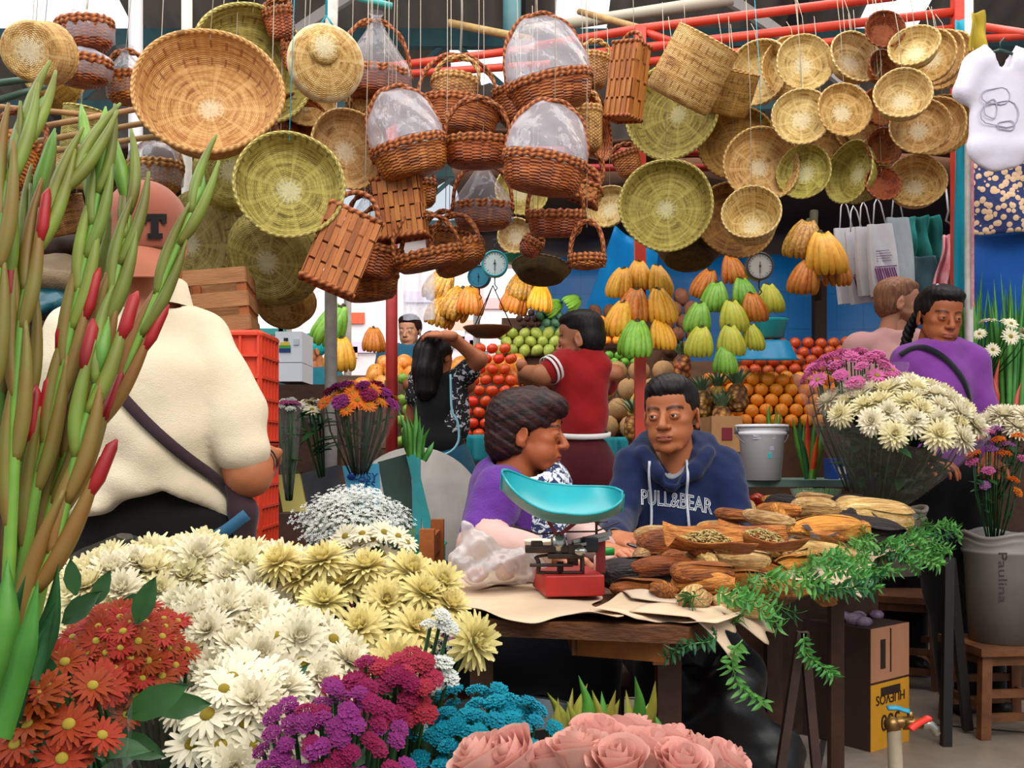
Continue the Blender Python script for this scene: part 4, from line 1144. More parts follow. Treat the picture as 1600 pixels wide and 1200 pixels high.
# ------------------------------------------------------------------ seated woman in purple, profile
f = Fig(-.02, 2.92, 'woman with short dark hair in a purple cardigan, seated in profile behind the scale')
WSK = '#a85a34'
f.head(P(826, 675, 2.85), .226, (84, 5, 0), WSK, '#94483c', brow='#2a1610', cheek='#b4623c', full=1.0, jaw=1.12, nose=1.18, look=(0, -6), eye_open=.7, eyebrow=.8, lips=.95)
h = SDF((-.55, -.7, -.62), (.55, .75, .74), .014)
h.ell((0, .09, .15), (.40, .47, .405), 0); h.ell((0, -.12, .34), (.34, .34, .20), .08); h.ell((0, .22, -.12), (.36, .32, .34), .08)
h.ell((0, -.26, .30), (.26, .20, .13), .05)
h.ell((0, -.47, -.20), (.50, .40, .40), .025, sub=True); h.ell((0, -.05, -.55), (.7, .40, .30), .03, sub=True); h.ell((0, .2, -.62), (.6, .5, .24), .02, sub=True)
for q in (-1, 1): h.ell((q * .42, .02, -.13), (.16, .12, .19), .02, sub=True); h.ell((q * .36, -.22, -.10), (.2, .20, .18), .02, sub=True)
for k in range(5): h.cap((-.10 + .02 * k, .05 - .05 * k, .52), (.31, -.10 - .06 * k, .24 - .02 * k), .05, .045, .02)
h.disp(lambda x, y, z: .0045 * np.sin(46 * z - 26 * y + 6 * np.sin(5 * x)) + .003 * np.sin(95 * z - 50 * y))
f.cloth('hair', h, HAIR_B, head=True)
for q in (1, -1):
 m = MB(); pe = f.hp((q * .335, .01, -.20)); m.ell(pe, .0065); m.tube([pe + Vector((.007 * math.cos(a), 0, -.010 + .009 * math.sin(a))) for a in [k * PI / 5 for k in range(10)]], .0022, 6, closed=True)
 f.part('earring', m, M_('gold', '#d8b060', .2, metal=.9))
 break
sh1, el1, wr1 = W(782, 765, 2.72), W(752, 846, 2.66), W(842, 866, 2.50)     # near arm
sh2, el2, wr2 = W(845, 765, 3.0), W(900, 832, 2.86), W(950, 862, 2.62)
s = SDF((-.40, 2.4, .0), (.50, 3.3, 1.16), .012)
s.cap(W(806, 775, 2.9), (-.03, 2.95, .58), .08, .09, .03); s.cap(W(812, 720, 2.88), W(806, 770, 2.9), .06, .08, .03)
s.cap(sh1, W(806, 765, 2.88), .03, .05, .02); s.cap(sh2, W(812, 765, 2.9), .03, .05, .02); s.chain([sh1, el1, wr1], [.045, .038, .026], .02); s.chain([sh2, el2, wr2], [.045, .038, .026], .02)
for y in (2.86, 3.04): s.chain([(-.04, y, .52), (.20, y - .10, .52), (.21, y - .12, .1), (.26, y - .18, .06)], [.09, .07, .05, .04], .03)
f.skin(s, WSK)
for wr, to, sd, pl in ((wr1, W(890, 872, 2.46), -1, (0, 0, -1)), (wr2, W(978, 866, 2.52), 1, (.1, .1, -1))):
 s = SDF(wr - .16, wr + .19, .003); hand_prims(s, hand_frame(wr, to, pl), side=sd, sc=.95, fing=[(14, 22, 14), (16, 24, 14), (18, 26, 14), (22, 30, 16)], thumb=(24, 14)); f.skin(s, '#b87454')
f.done()
PURP = fabric('cardigan_purple', '#5c2c84', '#472070', weave=160, bump=.4)
s = SDF((-.46, 2.42, .42), (.30, 3.32, 1.16), .009)
s.ell(W(800, 790, 2.90), (.132, .150, .155), 0); s.ell(W(798, 850, 2.92), (.140, .158, .16), .04); s.ell((-.02, 2.94, .62), (.155, .17, .17), .04)
s.ell(W(782, 758, 2.88), (.075, .12, .085), .03); s.ell(W(838, 790, 2.90), (.085, .11, .12), .03)
s.cap(sh1 + np.array((0, .03, 0)), sh1 + (el1 - sh1) * .9, .070, .066, .03); s.cap(sh2, sh2 + (el2 - sh2) * .86, .068, .062, .03)
s.chain([W(790, 722, 2.93), W(806, 745, 2.84), W(838, 790, 2.80), W(848, 850, 2.79)], [.034, .026, .022, .02], .02)
s.cap(W(812, 700, 2.86), W(822, 745, 2.85), .080, .074, .02, sub=True)
s.ell(W(872, 800, 2.86), (.040, .06, .15), .015, sub=True)
s.disp(folds(8, .0030, 30, ((1, .3, .8), (-.6, .2, 1), (.2, .8, 1.2))))
f.cloth('cardigan', s, PURP)
t = NT('blouse_pattern'); v = t.obj(); n = t.noise(v, 55, 2, .6, 1.2)
t.set(t.ramp(n, [(.46, '#d9dde2'), (.50, '#26305a')], 'CONSTANT'), .8)
s = SDF((-.12, 2.62, .5), (.28, 3.1, 1.14), .008)
s.ell(W(835, 790, 2.88), (.115, .115, .15), 0); s.ell(W(845, 850, 2.90), (.13, .13, .16), .05)
s.ell(W(845, 755, 2.86), (.07, .08, .06), .04)
s.cap(W(812, 690, 2.86), W(838, 752, 2.84), .078, .055, .015, sub=True)
f.cloth('blouse', s, t.mat)
s = SDF((-.25, 2.40, .70), (.30, 3.0, .95), .008)
PALE_SL = fabric('sleeve_pale', '#c8a49a', '#b58c84', weave=300)
s.chain([sh1 + (el1 - sh1) * .8, el1, wr1 - (wr1 - el1) * .12], [.062, .060, .044], .02); s.chain([sh2 + (el2 - sh2) * .8, el2, wr2 - (wr2 - el2) * .2], [.060, .056, .042], .02)
s.disp(folds(5, .003, 40, ((1, .2, 1), (.6, .2, -1))))
f.cloth('sleeves', s, PALE_SL)
m = MB(); bp = W(880, 775, 2.735); m.lathe([(.0005, .004), (.009, .003), (.011, 0), (.0005, -.002)], 16, Matrix.Translation(bp) @ frame_from((.3, -1, .1))); f.part('button', m, M_('button_pale', '#cfc8b8', .4))
s = SDF((-.3, 2.5, .02), (.5, 3.3, .66), .014)
s.ell((-.04, 2.95, .52), (.2, .2, .13), 0)
for y in (2.86, 3.04): s.chain([(-.04, y, .52), (.20, y - .10, .53), (.22, y - .12, .08)], [.11, .088, .09], .04)
f.cloth('skirt', s, TROU)
# ------------------------------------------------------------------ man in the cap, back to us
f = Fig(-.81, 2.32, 'man in a cream shirt and tan cap with his back turned, by the gladioli')
MSK = '#b06a44'
f.head(P(232, 380, 2.30), .236, (182, 4, 0), MSK, '#9a5444', res=.016, brow='#1c1210', eyeballs=True)
D_ = 2.30
CAPM = fabric('cap_tan', '#96543f', '#824635', weave=300, bump=.08)
h = SDF((-.6, -.7, -.4), (.6, .9, .75), .014)
h.ell((0, .05, .16), (.375, .465, .41), 0); h.ell((0, .05, .0), (.365, .455, .40), .03)
h.cut((0, 0, -.06), (0, -.22, -1), .01)
f.cloth('cap', h, CAPM, head=True)
m = MB(); n = 18
def brim(a, b):
 t_ = (a - .5) * 2; base = Vector((.33 * math.sin(t_ * 1.12), .05 + .43 * math.cos(t_ * 1.12), -.15 - .02 * t_ * t_))
 tip = Vector((.35 * t_ ** 1 * (1 - .04 * t_ * t_), .10 + .52 * (1 - .22 * abs(t_) ** 2.6), -.46 + .02 * t_ * t_))
 return base.lerp(tip, b) + Vector((0, .03 * math.sin(PI * b), 0))
m.grid(brim, n, 8); k0 = len(m.v)
m2 = MB(); m2.grid(lambda a, b: brim(a, b) + Vector((0, .006, -.018)), n, 8); m.add(m2.v, [tuple(reversed(q)) for q in m2.f])
edge = [brim(0, k / 8) for k in range(9)] + [brim(k / n, 1) for k in range(1, n + 1)] + [brim(1, 1 - k / 8) for k in range(1, 9)]
m.tube([p + Vector((0, .003, -.009)) for p in edge], .012, 6)
m.xform(f.Mh); f.part('cap_brim', m, fabric('cap_brim', '#a8644a', '#96583e', weave=300, bump=.06))
cap_o = [c for c in KIDS[f.root.name] if c.name.startswith('cap')][0]; tree = bvh_of(cap_o)
m = MB()
def slab(poly, hi=.006):
 pts = []
 for (a, b) in poly:
  p_, n_ = cast(a, b, tree, .001); pts.append((p_, n_))
 return pts
Tpoly = [[(222, 338), (258, 336)], [(222, 349), (258, 347)], ]
def strip(x0a, x1a, ya, x0b, x1b, yb, nu, nv):
 vs, fs = [], []
 for layer in (.001, .006):
  for j in range(nv + 1):
   for i in range(nu + 1):
    u, v = i / nu, j / nv
    xx = (x0a + (x1a - x0a) * u) * (1 - v) + (x0b + (x1b - x0b) * u) * v; yy = ya + (yb - ya) * v
    p_, n_ = cast(xx, yy, tree, layer); vs.append(p_ if p_ is not None else P(xx, yy, 2.2))
 W_ = nu + 1; N_ = W_ * (nv + 1)
 for j in range(nv):
  for i in range(nu):
   q = [j * W_ + i, j * W_ + i + 1, (j + 1) * W_ + i + 1, (j + 1) * W_ + i]
   fs.append(tuple(a + N_ for a in q)); fs.append(tuple(reversed(q)))
 for i in range(nu):
  fs.append((i, i + 1, N_ + i + 1, N_ + i)); b_ = nv * W_; fs.append((b_ + i + 1, b_ + i, N_ + b_ + i, N_ + b_ + i + 1))
 for j in range(nv):
  fs.append(((j + 1) * W_, j * W_, N_ + j * W_, N_ + (j + 1) * W_)); a = j * W_ + nu; fs.append((a, a + W_, N_ + a + W_, N_ + a))
 m.add(vs, fs)
strip(222, 258, 335, 222, 258, 344, 8, 2); strip(222, 230, 344, 224, 229, 350, 2, 2); strip(250, 258, 344, 252, 258, 350, 2, 2)
strip(235, 246, 344, 235, 246, 366, 3, 4); strip(230, 252, 365, 230, 252, 373, 5, 2)
f.part('cap_letter', m, fabric('letter_black', '#1a1413', weave=500), smooth=False, label='black slab letter T')
m = MB(); pb = f.hp((0, .05, .60)); m.ell(pb, (.010, .010, .006)); f.part('cap_button', m, CAPM)
PP = lambda px, py, dy=0: np.array(P(px, py, D_ + dy))
s = SDF((-1.25, 1.9, .0), (-.30, 2.85, 1.62), .013)
s.cap(PP(235, 580), PP(235, 780), .10, .10, .03); s.cap(PP(232, 440), PP(236, 540), .06, .08, .03)
shR, elR, wrR = PP(322, 545, -.01), PP(388, 740, -.05), PP(416, 712, .25)
shL, elL, wrL = PP(128, 540, .02), PP(100, 735, .02), PP(130, 720, .30)
for a, b, c in ((shR, elR, wrR), (shL, elL, wrL)): s.chain([a, b, c], [.055, .048, .03], .03)
for x in (-.92, -.70): s.chain([(x, 2.32, .9), (x, 2.31, .48), (x, 2.33, .09)], [.09, .065, .05], .04)
f.skin(s, MSK)
for wr, sd in ((wrR, -1), (wrL, 1)):
 s = SDF(wr - .15, wr + .18, .0035); hand_prims(s, hand_frame(wr, wr + np.array((-.05 * -sd, .2, .03)), (0, 0, -1)), side=sd, fing=[(20, 30, 20)] * 4); f.skin(s, MSK)
f.done()
CREAM = fabric('shirt_cream', '#dccbae', '#d2bf9f', weave=420, bump=.3, rough=.8)
s = SDF((-1.24, 1.95, .72), (-.36, 2.72, 1.56), .0095)
s.ell(PP(222, 610), (.215, .155, .19), 0); s.ell(PP(218, 690), (.212, .165, .19), .04); s.ell(PP(222, 760), (.20, .165, .13), .04)
s.cap(PP(138, 530), PP(316, 530), .072, .072, .04); s.ell(PP(230, 500), (.12, .09, .065), .05)
s.cap(PP(238, 462, .01), PP(238, 495, .01), .080, .10, .03)
s.cap(shR, elR + np.array((-.004, -.01, .045)), .072, .066, .010); s.cap(shL, elL + np.array((0, 0, .06)), .082, .08, .035)
s.cap(PP(335, 790), PP(345, 840), .075, .05, .05)
s.cap(PP(238, 400, .02), PP(238, 452, .0), .072, .080, .01, sub=True)
s.cut(PP(398, 735, .02), (.42, .1, -1), .01) if False else None
G = s._all();
zc = 1.1 - (775 - 700) / FPX * D_
cut = (zc - G[2]) + .030 * np.sin(G[0] * 9 + 1) - np.clip((G[0] + .74), 0, .2) * .75
m_ = G[0] < -.60; s.D = np.where(m_, -SDF.smin(-s.D, -cut, .012), s.D)
s.disp(folds(21, .009, 12, ((1, .2, .9), (-.8, .2, 1), (.15, .4, 1.3))))
shirt = f.cloth('shirt', s, CREAM)
m = MB(); m.lathe([(.088, -.03), (.080, .0), (.072, .030), (.068, .034), (.066, .02)], 40, Matrix.Translation(PP(238, 462, .005)) @ Matrix.Rotation(-.10, 4, 'X'), sx=1.05)
f.part('collar', m, CREAM)
DKBR = fabric('trousers_dark', '#0e0a09', '#0a0707', bump=.2)
s = SDF((-1.15, 2.05, .04), (-.45, 2.6, 1.08), .013)
s.ell((-.81, 2.32, .94), (.19, .14, .13), 0)
for x in (-.92, -.70): s.chain([(x, 2.32, .9), (x, 2.31, .48), (x, 2.33, .09)], [.115, .085, .075], .04)
f.cloth('trousers', s, DKBR)
m = MB()
for x in (-.92, -.70): m.ell((x, 2.40, .05), (.05, .14, .05))
f.part('shoes', m, M_('shoe_black', '#16120f', .5))
tree = bvh_of(shirt)
def drape(fig, name, pts, w, mat, n=30, off=.004, thick=.003, label=None):
 c = curve_pts([Vector((a, b, 0)) for a, b in pts], n); q, nn = [], []
 for p in c:
  h_, n_ = cast(p.x, p.y, tree, off)
  if h_ is not None: q.append(h_); nn.append(n_)
 for _ in range(3): q = [q[0]] + [(q[i - 1] + q[i] * 2 + q[i + 1]) / 4 for i in range(1, len(q) - 1)] + [q[-1]]
 m = MB(); m.ribbon(q, w, nn, thick); return fig.part(name, m, mat, label=label)
STRAP = fabric('strap_plum', '#3a262c', '#2e1e24', weave=240)
drape(f, 'sling_strap', [(290, 456), (268, 462), (235, 490), (190, 535), (150, 575), (100, 640)], .030, STRAP, off=.008)
drape(f, 'sling_strap', [(150, 560), (185, 612), (235, 668), (290, 715), (340, 755), (372, 800)], [.014] + [.024] * 40, STRAP, off=.008, label='lower sling strap')
m = MB(); m.ribbon(curve_pts([P(386, 804, 2.08), P(345, 834, 2.06), P(300, 852, 2.06), P(255, 862, 2.10)], 14), .024, [Vector((.1, -1, .2))] * 15, .004); f.part('apron_tie', m, fabric('tie_blue', '#24506a', weave=240))
s = SDF(PP(380, 800, .0) - .14, PP(380, 800, .0) + .14, .008); s.chain([PP(366, 760, -.06), PP(380, 800, -.05), PP(384, 850, -.04)], [.022, .03, .024], .02); f.cloth('pouch', s, STRAP)
m = MB(); a_ = Vector(elR + (wrR - elR) * .5); m.lathe([(.044, -.012), (.047, 0), (.044, .012)], 20, Matrix.Translation(a_) @ frame_from(Vector(wrR - elR))); f.part('armband', m, M_('watch_black', '#17181c', .3))
# ------------------------------------------------------------------ man in the red T-shirt at the fruit
def standing(fig, x, y, zsh, col, wid=.17, res=.016, legs=True, hips=.13):
 s = SDF((x - .45, y - .45, 0), (x + .45, y + .45, zsh + .12), res)
 s.cap((x, y, zsh - .14), (x, y, .95), .085, .085, .03); s.cap((x, y, zsh - .14), (x, y, zsh + .07), .06, .055, .04); s.cap((x - .15, y, zsh - .04), (x + .15, y, zsh - .04), .04, .04, .03)
 if legs:
  for q in (-.09, .09): s.chain([(x + q, y, .9), (x + q, y, .48), (x + q, y, .08), (x + q, y - .1, .04)], [.085, .06, .045, .04], .04)
 fig.skin(s, col)
d_ = 4.5
f = Fig(P(908, 0, d_).x, d_, 'man in a red T-shirt with white sleeve bands, standing at the fruit stall')
RSK = '#b0704e'
f.head(P(906, 530, d_), .228, (-108, 6, 0), RSK, '#9a5444', res=.02, brow='#1c1210', eyeballs=True, beard='#3a2620')
h = SDF((-.5, -.6, -.5), (.5, .66, .72), .02)
h.ell((0, .09, .22), (.34, .42, .35), 0); h.ell((0, -.08, .40), (.28, .30, .14), .08); h.ell((0, .15, .0), (.335, .36, .40), .04)
h.ell((0, -.42, -.2), (.45, .40, .46), .02, sub=True); h.ell((0, -.1, -.45), (.6, .45, .3), .03, sub=True)
for q in (-1, 1): h.ell((q * .36, .0, -.09), (.10, .12, .16), .02, sub=True)
f.cloth('hair', h, HAIR_K, head=True)
x_, y_ = f.off[0], f.off[1]; Q = lambda px, py, d=d_: np.array(P(px, py, d))
standing(f, x_, y_, Q(0, 568)[2], RSK)
s = SDF(Q(790, 640, 4.9) - .1, Q(960, 540, 4.0) + .1, .008) if False else SDF((x_ - .45, y_ - .5, 1.25), (x_ + .3, y_ + .4, 1.62), .008)
aL = [Q(880, 568, 4.46), Q(848, 586, 4.42), Q(818, 580, 4.62)]
s.chain(aL, [.05, .042, .03], .02); s.chain([Q(900, 575, 4.72), Q(865, 600, 4.78), Q(838, 604, 4.74)], [.045, .04, .03], .02)
f.skin(s, RSK)
for wr, to in ((aL[2], Q(824, 600, 4.70)), (Q(838, 604, 4.74), Q(815, 610, 4.78))):
 s = SDF(wr - .15, wr + .15, .005); hand_prims(s, hand_frame(wr, to, (0, .3, -1)), fing=[(20, 30, 20)] * 4); f.skin(s, RSK)
f.done()
REDT = fabric('tshirt_red', '#9c1418', '#86101a', weave=380, bump=.25)
s = SDF((x_ - .42, y_ - .3, 1.10), (x_ + .34, y_ + .35, 1.60), .010)
s.ell(Q(908, 600), (.125, .11, .15), 0); s.ell(Q(909, 655), (.115, .105, .14), .05); s.cap(Q(880, 566), Q(934, 572), .055, .055, .05); s.ell(Q(908, 552), (.08, .07, .04), .04)
s.cap(aL[0], Q(862, 577, 4.43), .062, .058, .03); s.cap(Q(934, 575), Q(946, 600, 4.6), .058, .055, .03)
s.cap(Q(906, 520), Q(906, 553), .058, .062, .01, sub=True)
s.disp(folds(2, .003, 30, ((1, .3, .8), (-.6, .2, 1))))
f.cloth('tshirt', s, REDT)
m = MB(); dirv = Vector(Q(862, 577, 4.43) - aL[0]); fr_ = frame_from(dirv)
for k in (.02, .042): m.lathe([(.0615, -.006), (.0645, -.005), (.0645, .005), (.0615, .006)], 24, Matrix.Translation(Vector(Q(862, 577, 4.43)) + dirv.normalized() * (.032 - k)) @ fr_)
f.part('sleeve_band', m, M_('band_white', '#e6dfdc', .8), label='white sleeve bands')
MARO = fabric('trousers_maroon', '#4c1018', '#3a0c14', bump=.25)
s = SDF((x_ - .3, y_ - .25, .05), (x_ + .3, y_ + .25, 1.22), .013)
s.ell((x_, y_, 1.02), (.15, .12, .16), 0)
for q in (-.08, .085): s.chain([(x_ + q, y_, .95), (x_ + q, y_, .5), (x_ + q, y_, .08)], [.105, .08, .07], .05)
f.cloth('trousers', s, MARO)
m = MB(); m.lathe([(.118, -.012), (.128, -.010), (.128, .010), (.118, .012)], 36, Matrix.Translation(Q(909, 679)) @ Matrix.Rotation(.12, 4, 'X'), sx=1.0, sy=.82); f.part('waistband', m, M_('band_white', '#e6dfdc', .8), label='white waistband')
m = MB()
for q in (-.08, .085): m.ell((x_ + q, y_ + .05, .045), (.05, .13, .045))
f.part('shoes', m, M_('shoe_black', '#16120f', .5))
# ------------------------------------------------------------------ woman in the black apron, arm raised to her head
d_ = 5.2; f = Fig(P(686, 0, d_).x, d_, 'woman with long black hair in a black apron, one arm raised to her head')
Q = lambda px, py, d=d_: np.array(P(px, py, d)); x_, y_ = f.off[0], f.off[1]; ASK = '#a05c3c'
f.head(P(682, 556, d_), .222, (150, 6, 0), ASK, '#8c4a3c', res=.024, brow='#1c1210')
h = SDF((-.6, -.6, -1.1), (.6, .75, .72), .024)
h.ell((0, .08, .16), (.39, .47, .40), 0); h.chain([(0, .30, .0), (0, .34, -.4), (-.02, .36, -.85)], [.36, .34, .26], .08)
h.ell((0, -.5, -.2), (.42, .42, .5), .03, sub=True)
h.disp(lambda x, y, z: .012 * np.sin(36 * x + 4 * z))
f.cloth('hair', h, HAIR_K, head=True)
m = MB(); m.tube([f.hp((.41 * math.cos(a), -.02 + .03 * math.sin(a), .12 + .44 * math.sin(a))) for a in [PI * k / 16 for k in range(17)]], .006, 6); f.part('hairband', m, M_('band_white', '#e6dfdc', .8), label='white hairband')
zsh = Q(0, 590)[2]
standing(f, x_, y_, zsh, ASK)
s = SDF((x_ - .2, y_ - .35, zsh - .35), (x_ + .4, y_ + .35, zsh + .45), .010)
ra = [Q(722, 590, 5.2), Q(748, 562, 5.1), Q(712, 532, 5.05), Q(696, 524, 5.02)]
s.chain(ra, [.048, .042, .03, .028], .02); s.chain([Q(655, 590, 5.2), Q(645, 655, 5.25), Q(660, 690, 5.35)], [.048, .042, .03], .02)
f.skin(s, '#b06a48')
s = SDF(ra[3] - .14, ra[3] + .14, .006); hand_prims(s, hand_frame(ra[3], Q(676, 522, 5.06), (0, .3, -1)), sc=.95, fing=[(15, 25, 20)] * 4); f.skin(s, '#b06a48')
f.done()
APR = fabric('apron_black', '#101014', '#0b0b0f', bump=.2)
s = SDF((x_ - .32, y_ - .3, zsh - .62), (x_ + .32, y_ + .3, zsh + .1), .012)
s.cap(Q(668, 594), Q(706, 594), .05, .05, .04, sc=(1, 1, 1)); s.ell(Q(684, 635), (.125, .115, .17), .05); s.ell(Q(684, 690), (.14, .125, .13), .05)
s.cut(Q(684, 708), (0, 0, -1), .01)
f.cloth('apron', s, APR)
t = NT('floral_black'); n = t.noise(t.obj(), 42, 2, .6, 1.0); t.set(t.ramp(n, [(.54, '#111116'), (.57, '#cfcdd2')], 'CONSTANT'), .8)
s = SDF((x_ - .34, y_ - .3, zsh - .55), (x_ + .36, y_ + .3, zsh + .14), .012)
s.ell(Q(692, 640), (.128, .10, .17), 0); s.ell(Q(695, 672), (.12, .10, .10), .04); s.cap(Q(722, 590), Q(733, 578, 5.15), .062, .060, .04); s.cap(Q(655, 592), Q(650, 620), .06, .058, .04); s.cap(Q(712, 596), Q(716, 660), .055, .05, .04)
f.cloth('blouse', s, t.mat)
s = SDF((x_ - .3, y_ - .25, .05), (x_ + .3, y_ + .25, 1.2), .014); s.ell((x_ + .02, y_, 1.03), (.145, .12, .15), 0)
for q in (-.07, .10): s.chain([(x_ + q, y_, .95), (x_ + q, y_, .5), (x_ + q, y_, .08)], [.10, .075, .06], .05)
f.cloth('jeans', s, fabric('jeans_teal', '#1c4e66', '#173f56', bump=.25))
m = MB()
for q in (-.07, .10): m.ell((x_ + q, y_ + .03, .045), (.045, .12, .045))
f.part('shoes', m, M_('shoe_black', '#16120f', .5))
m = MB(); m.tube(curve_pts([Q(704, 585, 5.07), Q(706, 640, 5.06), Q(715, 660, 5.06), Q(716, 690, 5.06), Q(700, 708, 5.05), Q(672, 710, 5.05)], 24), .006, 6); f.part('apron_edge', m, M_('piping_blue', '#7fb8c8', .6), label='pale blue piping')
# ------------------------------------------------------------------ others
def bust(px, py, d, hh, rot, skin, hairm, shirtm, label, sh_w, sh_y, hair='short', beard=None, long=False, lx=0, res=.022, legm=None, brow='#2a1a14'):
 f = Fig(P(px, 0, d).x, d, label); x, y = f.off[0], f.off[1]
 f.head(P(px, py, d), hh, rot, skin, '#a05848', res=res, brow=brow, beard=beard, eye_open=.62)
 h = SDF((-.55, -.62, -.9), (.55, .75, .72), res)
 if hair == 'short':
  h.ell((0, .09, .20), (.345, .43, .345), 0); h.ell((0, -.06, .36), (.28, .32, .15), .08); h.ell((0, .16, .0), (.33, .34, .36), .05)
  h.ell((0, -.44, -.2), (.45, .40, .43), .02, sub=True); h.ell((0, -.1, -.48), (.6, .45, .3), .03, sub=True)
  for q in (-1, 1): h.ell((q * .36, .0, -.09), (.10, .13, .17), .02, sub=True)
 else:
  h.ell((0, .10, .15), (.37, .45, .385), 0); h.ell((0, -.08, .36), (.31, .33, .16), .08)
  h.ell((0, -.45, -.2), (.42, .40, .46), .02, sub=True); h.ell((0, .0, -.62), (.7, .7, .3), .03, sub=True)
  for q in (-1, 1): h.ell((q * .38, -.02, -.12), (.12, .12, .16), .02, sub=True)
 h.disp(lambda a, b, c: .006 * np.sin(60 * a + 20 * c) * np.sin(40 * b))
 f.cloth('hair', h, hairm, head=True)
 zs = P(0, sh_y, d).z
 standing(f, x, y, zs, skin, legs=not lx)
 for q in (-1, 1):
  s = SDF((x - .5, y - .4, zs - .75), (x + .5, y + .4, zs + .1), .012)
 s.chain([(x - sh_w, y, zs - .03), (x - sh_w - .05, y, zs - .32), (x - sh_w + .02, y - .2, zs - .45)], [.042, .036, .03], .02)
 s.chain([(x + sh_w, y, zs - .03), (x + sh_w + .05, y, zs - .32), (x + sh_w - .02, y - .2, zs - .45)], [.05, .042, .03], .02)
 f.skin(s, skin)
 for q in (-1, 1):
  wr = np.array((x + q * (sh_w - .02), y - .2, zs - .45)); s = SDF(wr - .16, wr + .16, .006)
  hand_prims(s, hand_frame(wr, wr + np.array((-q * .08, -.15, -.04)), (0, 0, -1)), side=-q, fing=[(20, 30, 20)] * 4); f.skin(s, skin)
 f.done()
 s = SDF((x - .5, y - .32, zs - .66), (x + .5, y + .32, zs + .12), .011)
 s.ell((x, y, zs - .16), (sh_w * .95, .13, .19), 0); s.ell((x, y, zs - .40), (sh_w * .9, .135, .24), .06); s.cap((x - sh_w * .85, y, zs - .03), (x + sh_w * .85, y, zs - .03), .062, .062, .05)
 s.ell((x, y, zs + .02), (.10, .085, .05), .05)
 for q in (-1, 1): s.cap((x + q * sh_w, y, zs - .04), (x + q * (sh_w + .035), y - .01, zs - .24), .068, .064, .04)
 if long:
  for q in (-1, 1): s.chain([(x + q * (sh_w + .035), y - .01, zs - .24), (x + q * (sh_w + .05), y, zs - .32), (x + q * (sh_w - .01), y - .17, zs - .425)], [.062, .058, .042], .02)
 hb = f.hp((0, .12, -.45)); s.cap((hb.x, hb.y, zs + .16), (x, y - .01, zs + .035), .060, .064, .01, sub=True)
 s.disp(folds(int(px), .0028, 26, ((1, .3, .8), (-.6, .2, 1))))
 sh = f.cloth('shirt', s, shirtm)
 s = SDF((x - .3, y - .25, .05), (x + .4, y + .25, 1.2), .015); s.ell((x, y, 1.0), (.16, .13, .16), 0)
 for q in (-.09, .09): s.chain([(x + q, y, .95), (x + lx * .7 + q * .8, y, .5), (x + lx + q * .8, y, .08)], [.105, .08, .07], .05)
 f.cloth('trousers', s, legm or TROU)
 m = MB()
 for q in (-.09, .09): m.ell((x + lx + q * .8, y - .04, .045), (.05, .13, .045))
 f.part('shoes', m, M_('shoe_black', '#16120f', .5))
 return f, sh
PINK = fabric('tshirt_pink', '#c49490', '#b88684', bump=.2)
f, sh = bust(1404, 474, 5.05, .238, (86, 4, 0), '#c08468', HAIR_T, PINK, 'man with short light brown hair in a pink T-shirt, turned away', .205, 530, beard='#8a5a3c', brow='#7a5038')
f, sh = bust(1468, 494, 4.3, .250, (6, 12, 4), '#a05834', HAIR_K, fabric('jacket_purple', '#7a3a8e', '#682e7c', bump=.3), 'standing woman with a black braid in a purple jacket, black strap over her shoulder', .138, 550, hair='back', res=.016, long=True, lx=.14, legm=fabric('skirt_black', '#0d0b0e', bump=.2))
tree = bvh_of(sh)
drape(f, 'bag_strap', [(1408, 556), (1424, 546), (1446, 544), (1470, 556), (1492, 578), (1508, 604), (1516, 640), (1518, 700)], .024, fabric('strap_black', '#15131a'), off=.008)
m = MB(); c_ = [f.hp((-.16, .40, .0)), f.hp((-.24, .48, -.3)), f.hp((-.30, .42, -.7)), f.hp((-.34, .36, -1.15))]
pts = curve_pts(c_, 30)
for ph in (0, 2 * PI / 3, 4 * PI / 3):
 m.tube([p + Vector((.012 * math.cos(k * .8 + ph), .012 * math.sin(k * .8 + ph), 0)) for k, p in enumerate(pts)], [.016 * (1 - .4 * k / 30) for k in range(31)], 7)
f.part('braid', m, HAIR_K)
m = MB();
for k in range(3): m.ell(f.hp((-.20 + .03 * k, -.02, .40 + .05 * k)), .008)
f.part('hair_clip', m, M_('clip_pearl', '#c8ccd0', .25))
f, sh = bust(640, 517, 7.2, .222, (-15, 8, 0), '#b88466', HAIR_B, fabric('top_teal', '#1e5470'), 'woman in a blue top behind the mangoes, facing us, far back', .17, 548, hair='back', res=.03)
f, sh = bust(487, 548, 7.0, .222, (-60, 10, 0), '#a8683e', hair_mat('headscarf_teal', '#0f8a92', '#27b0b4'), fabric('top_dark_teal', '#1c6474'), 'person in a turquoise headscarf half hidden beside the white boxes', .16, 585, hair='back', res=.03)
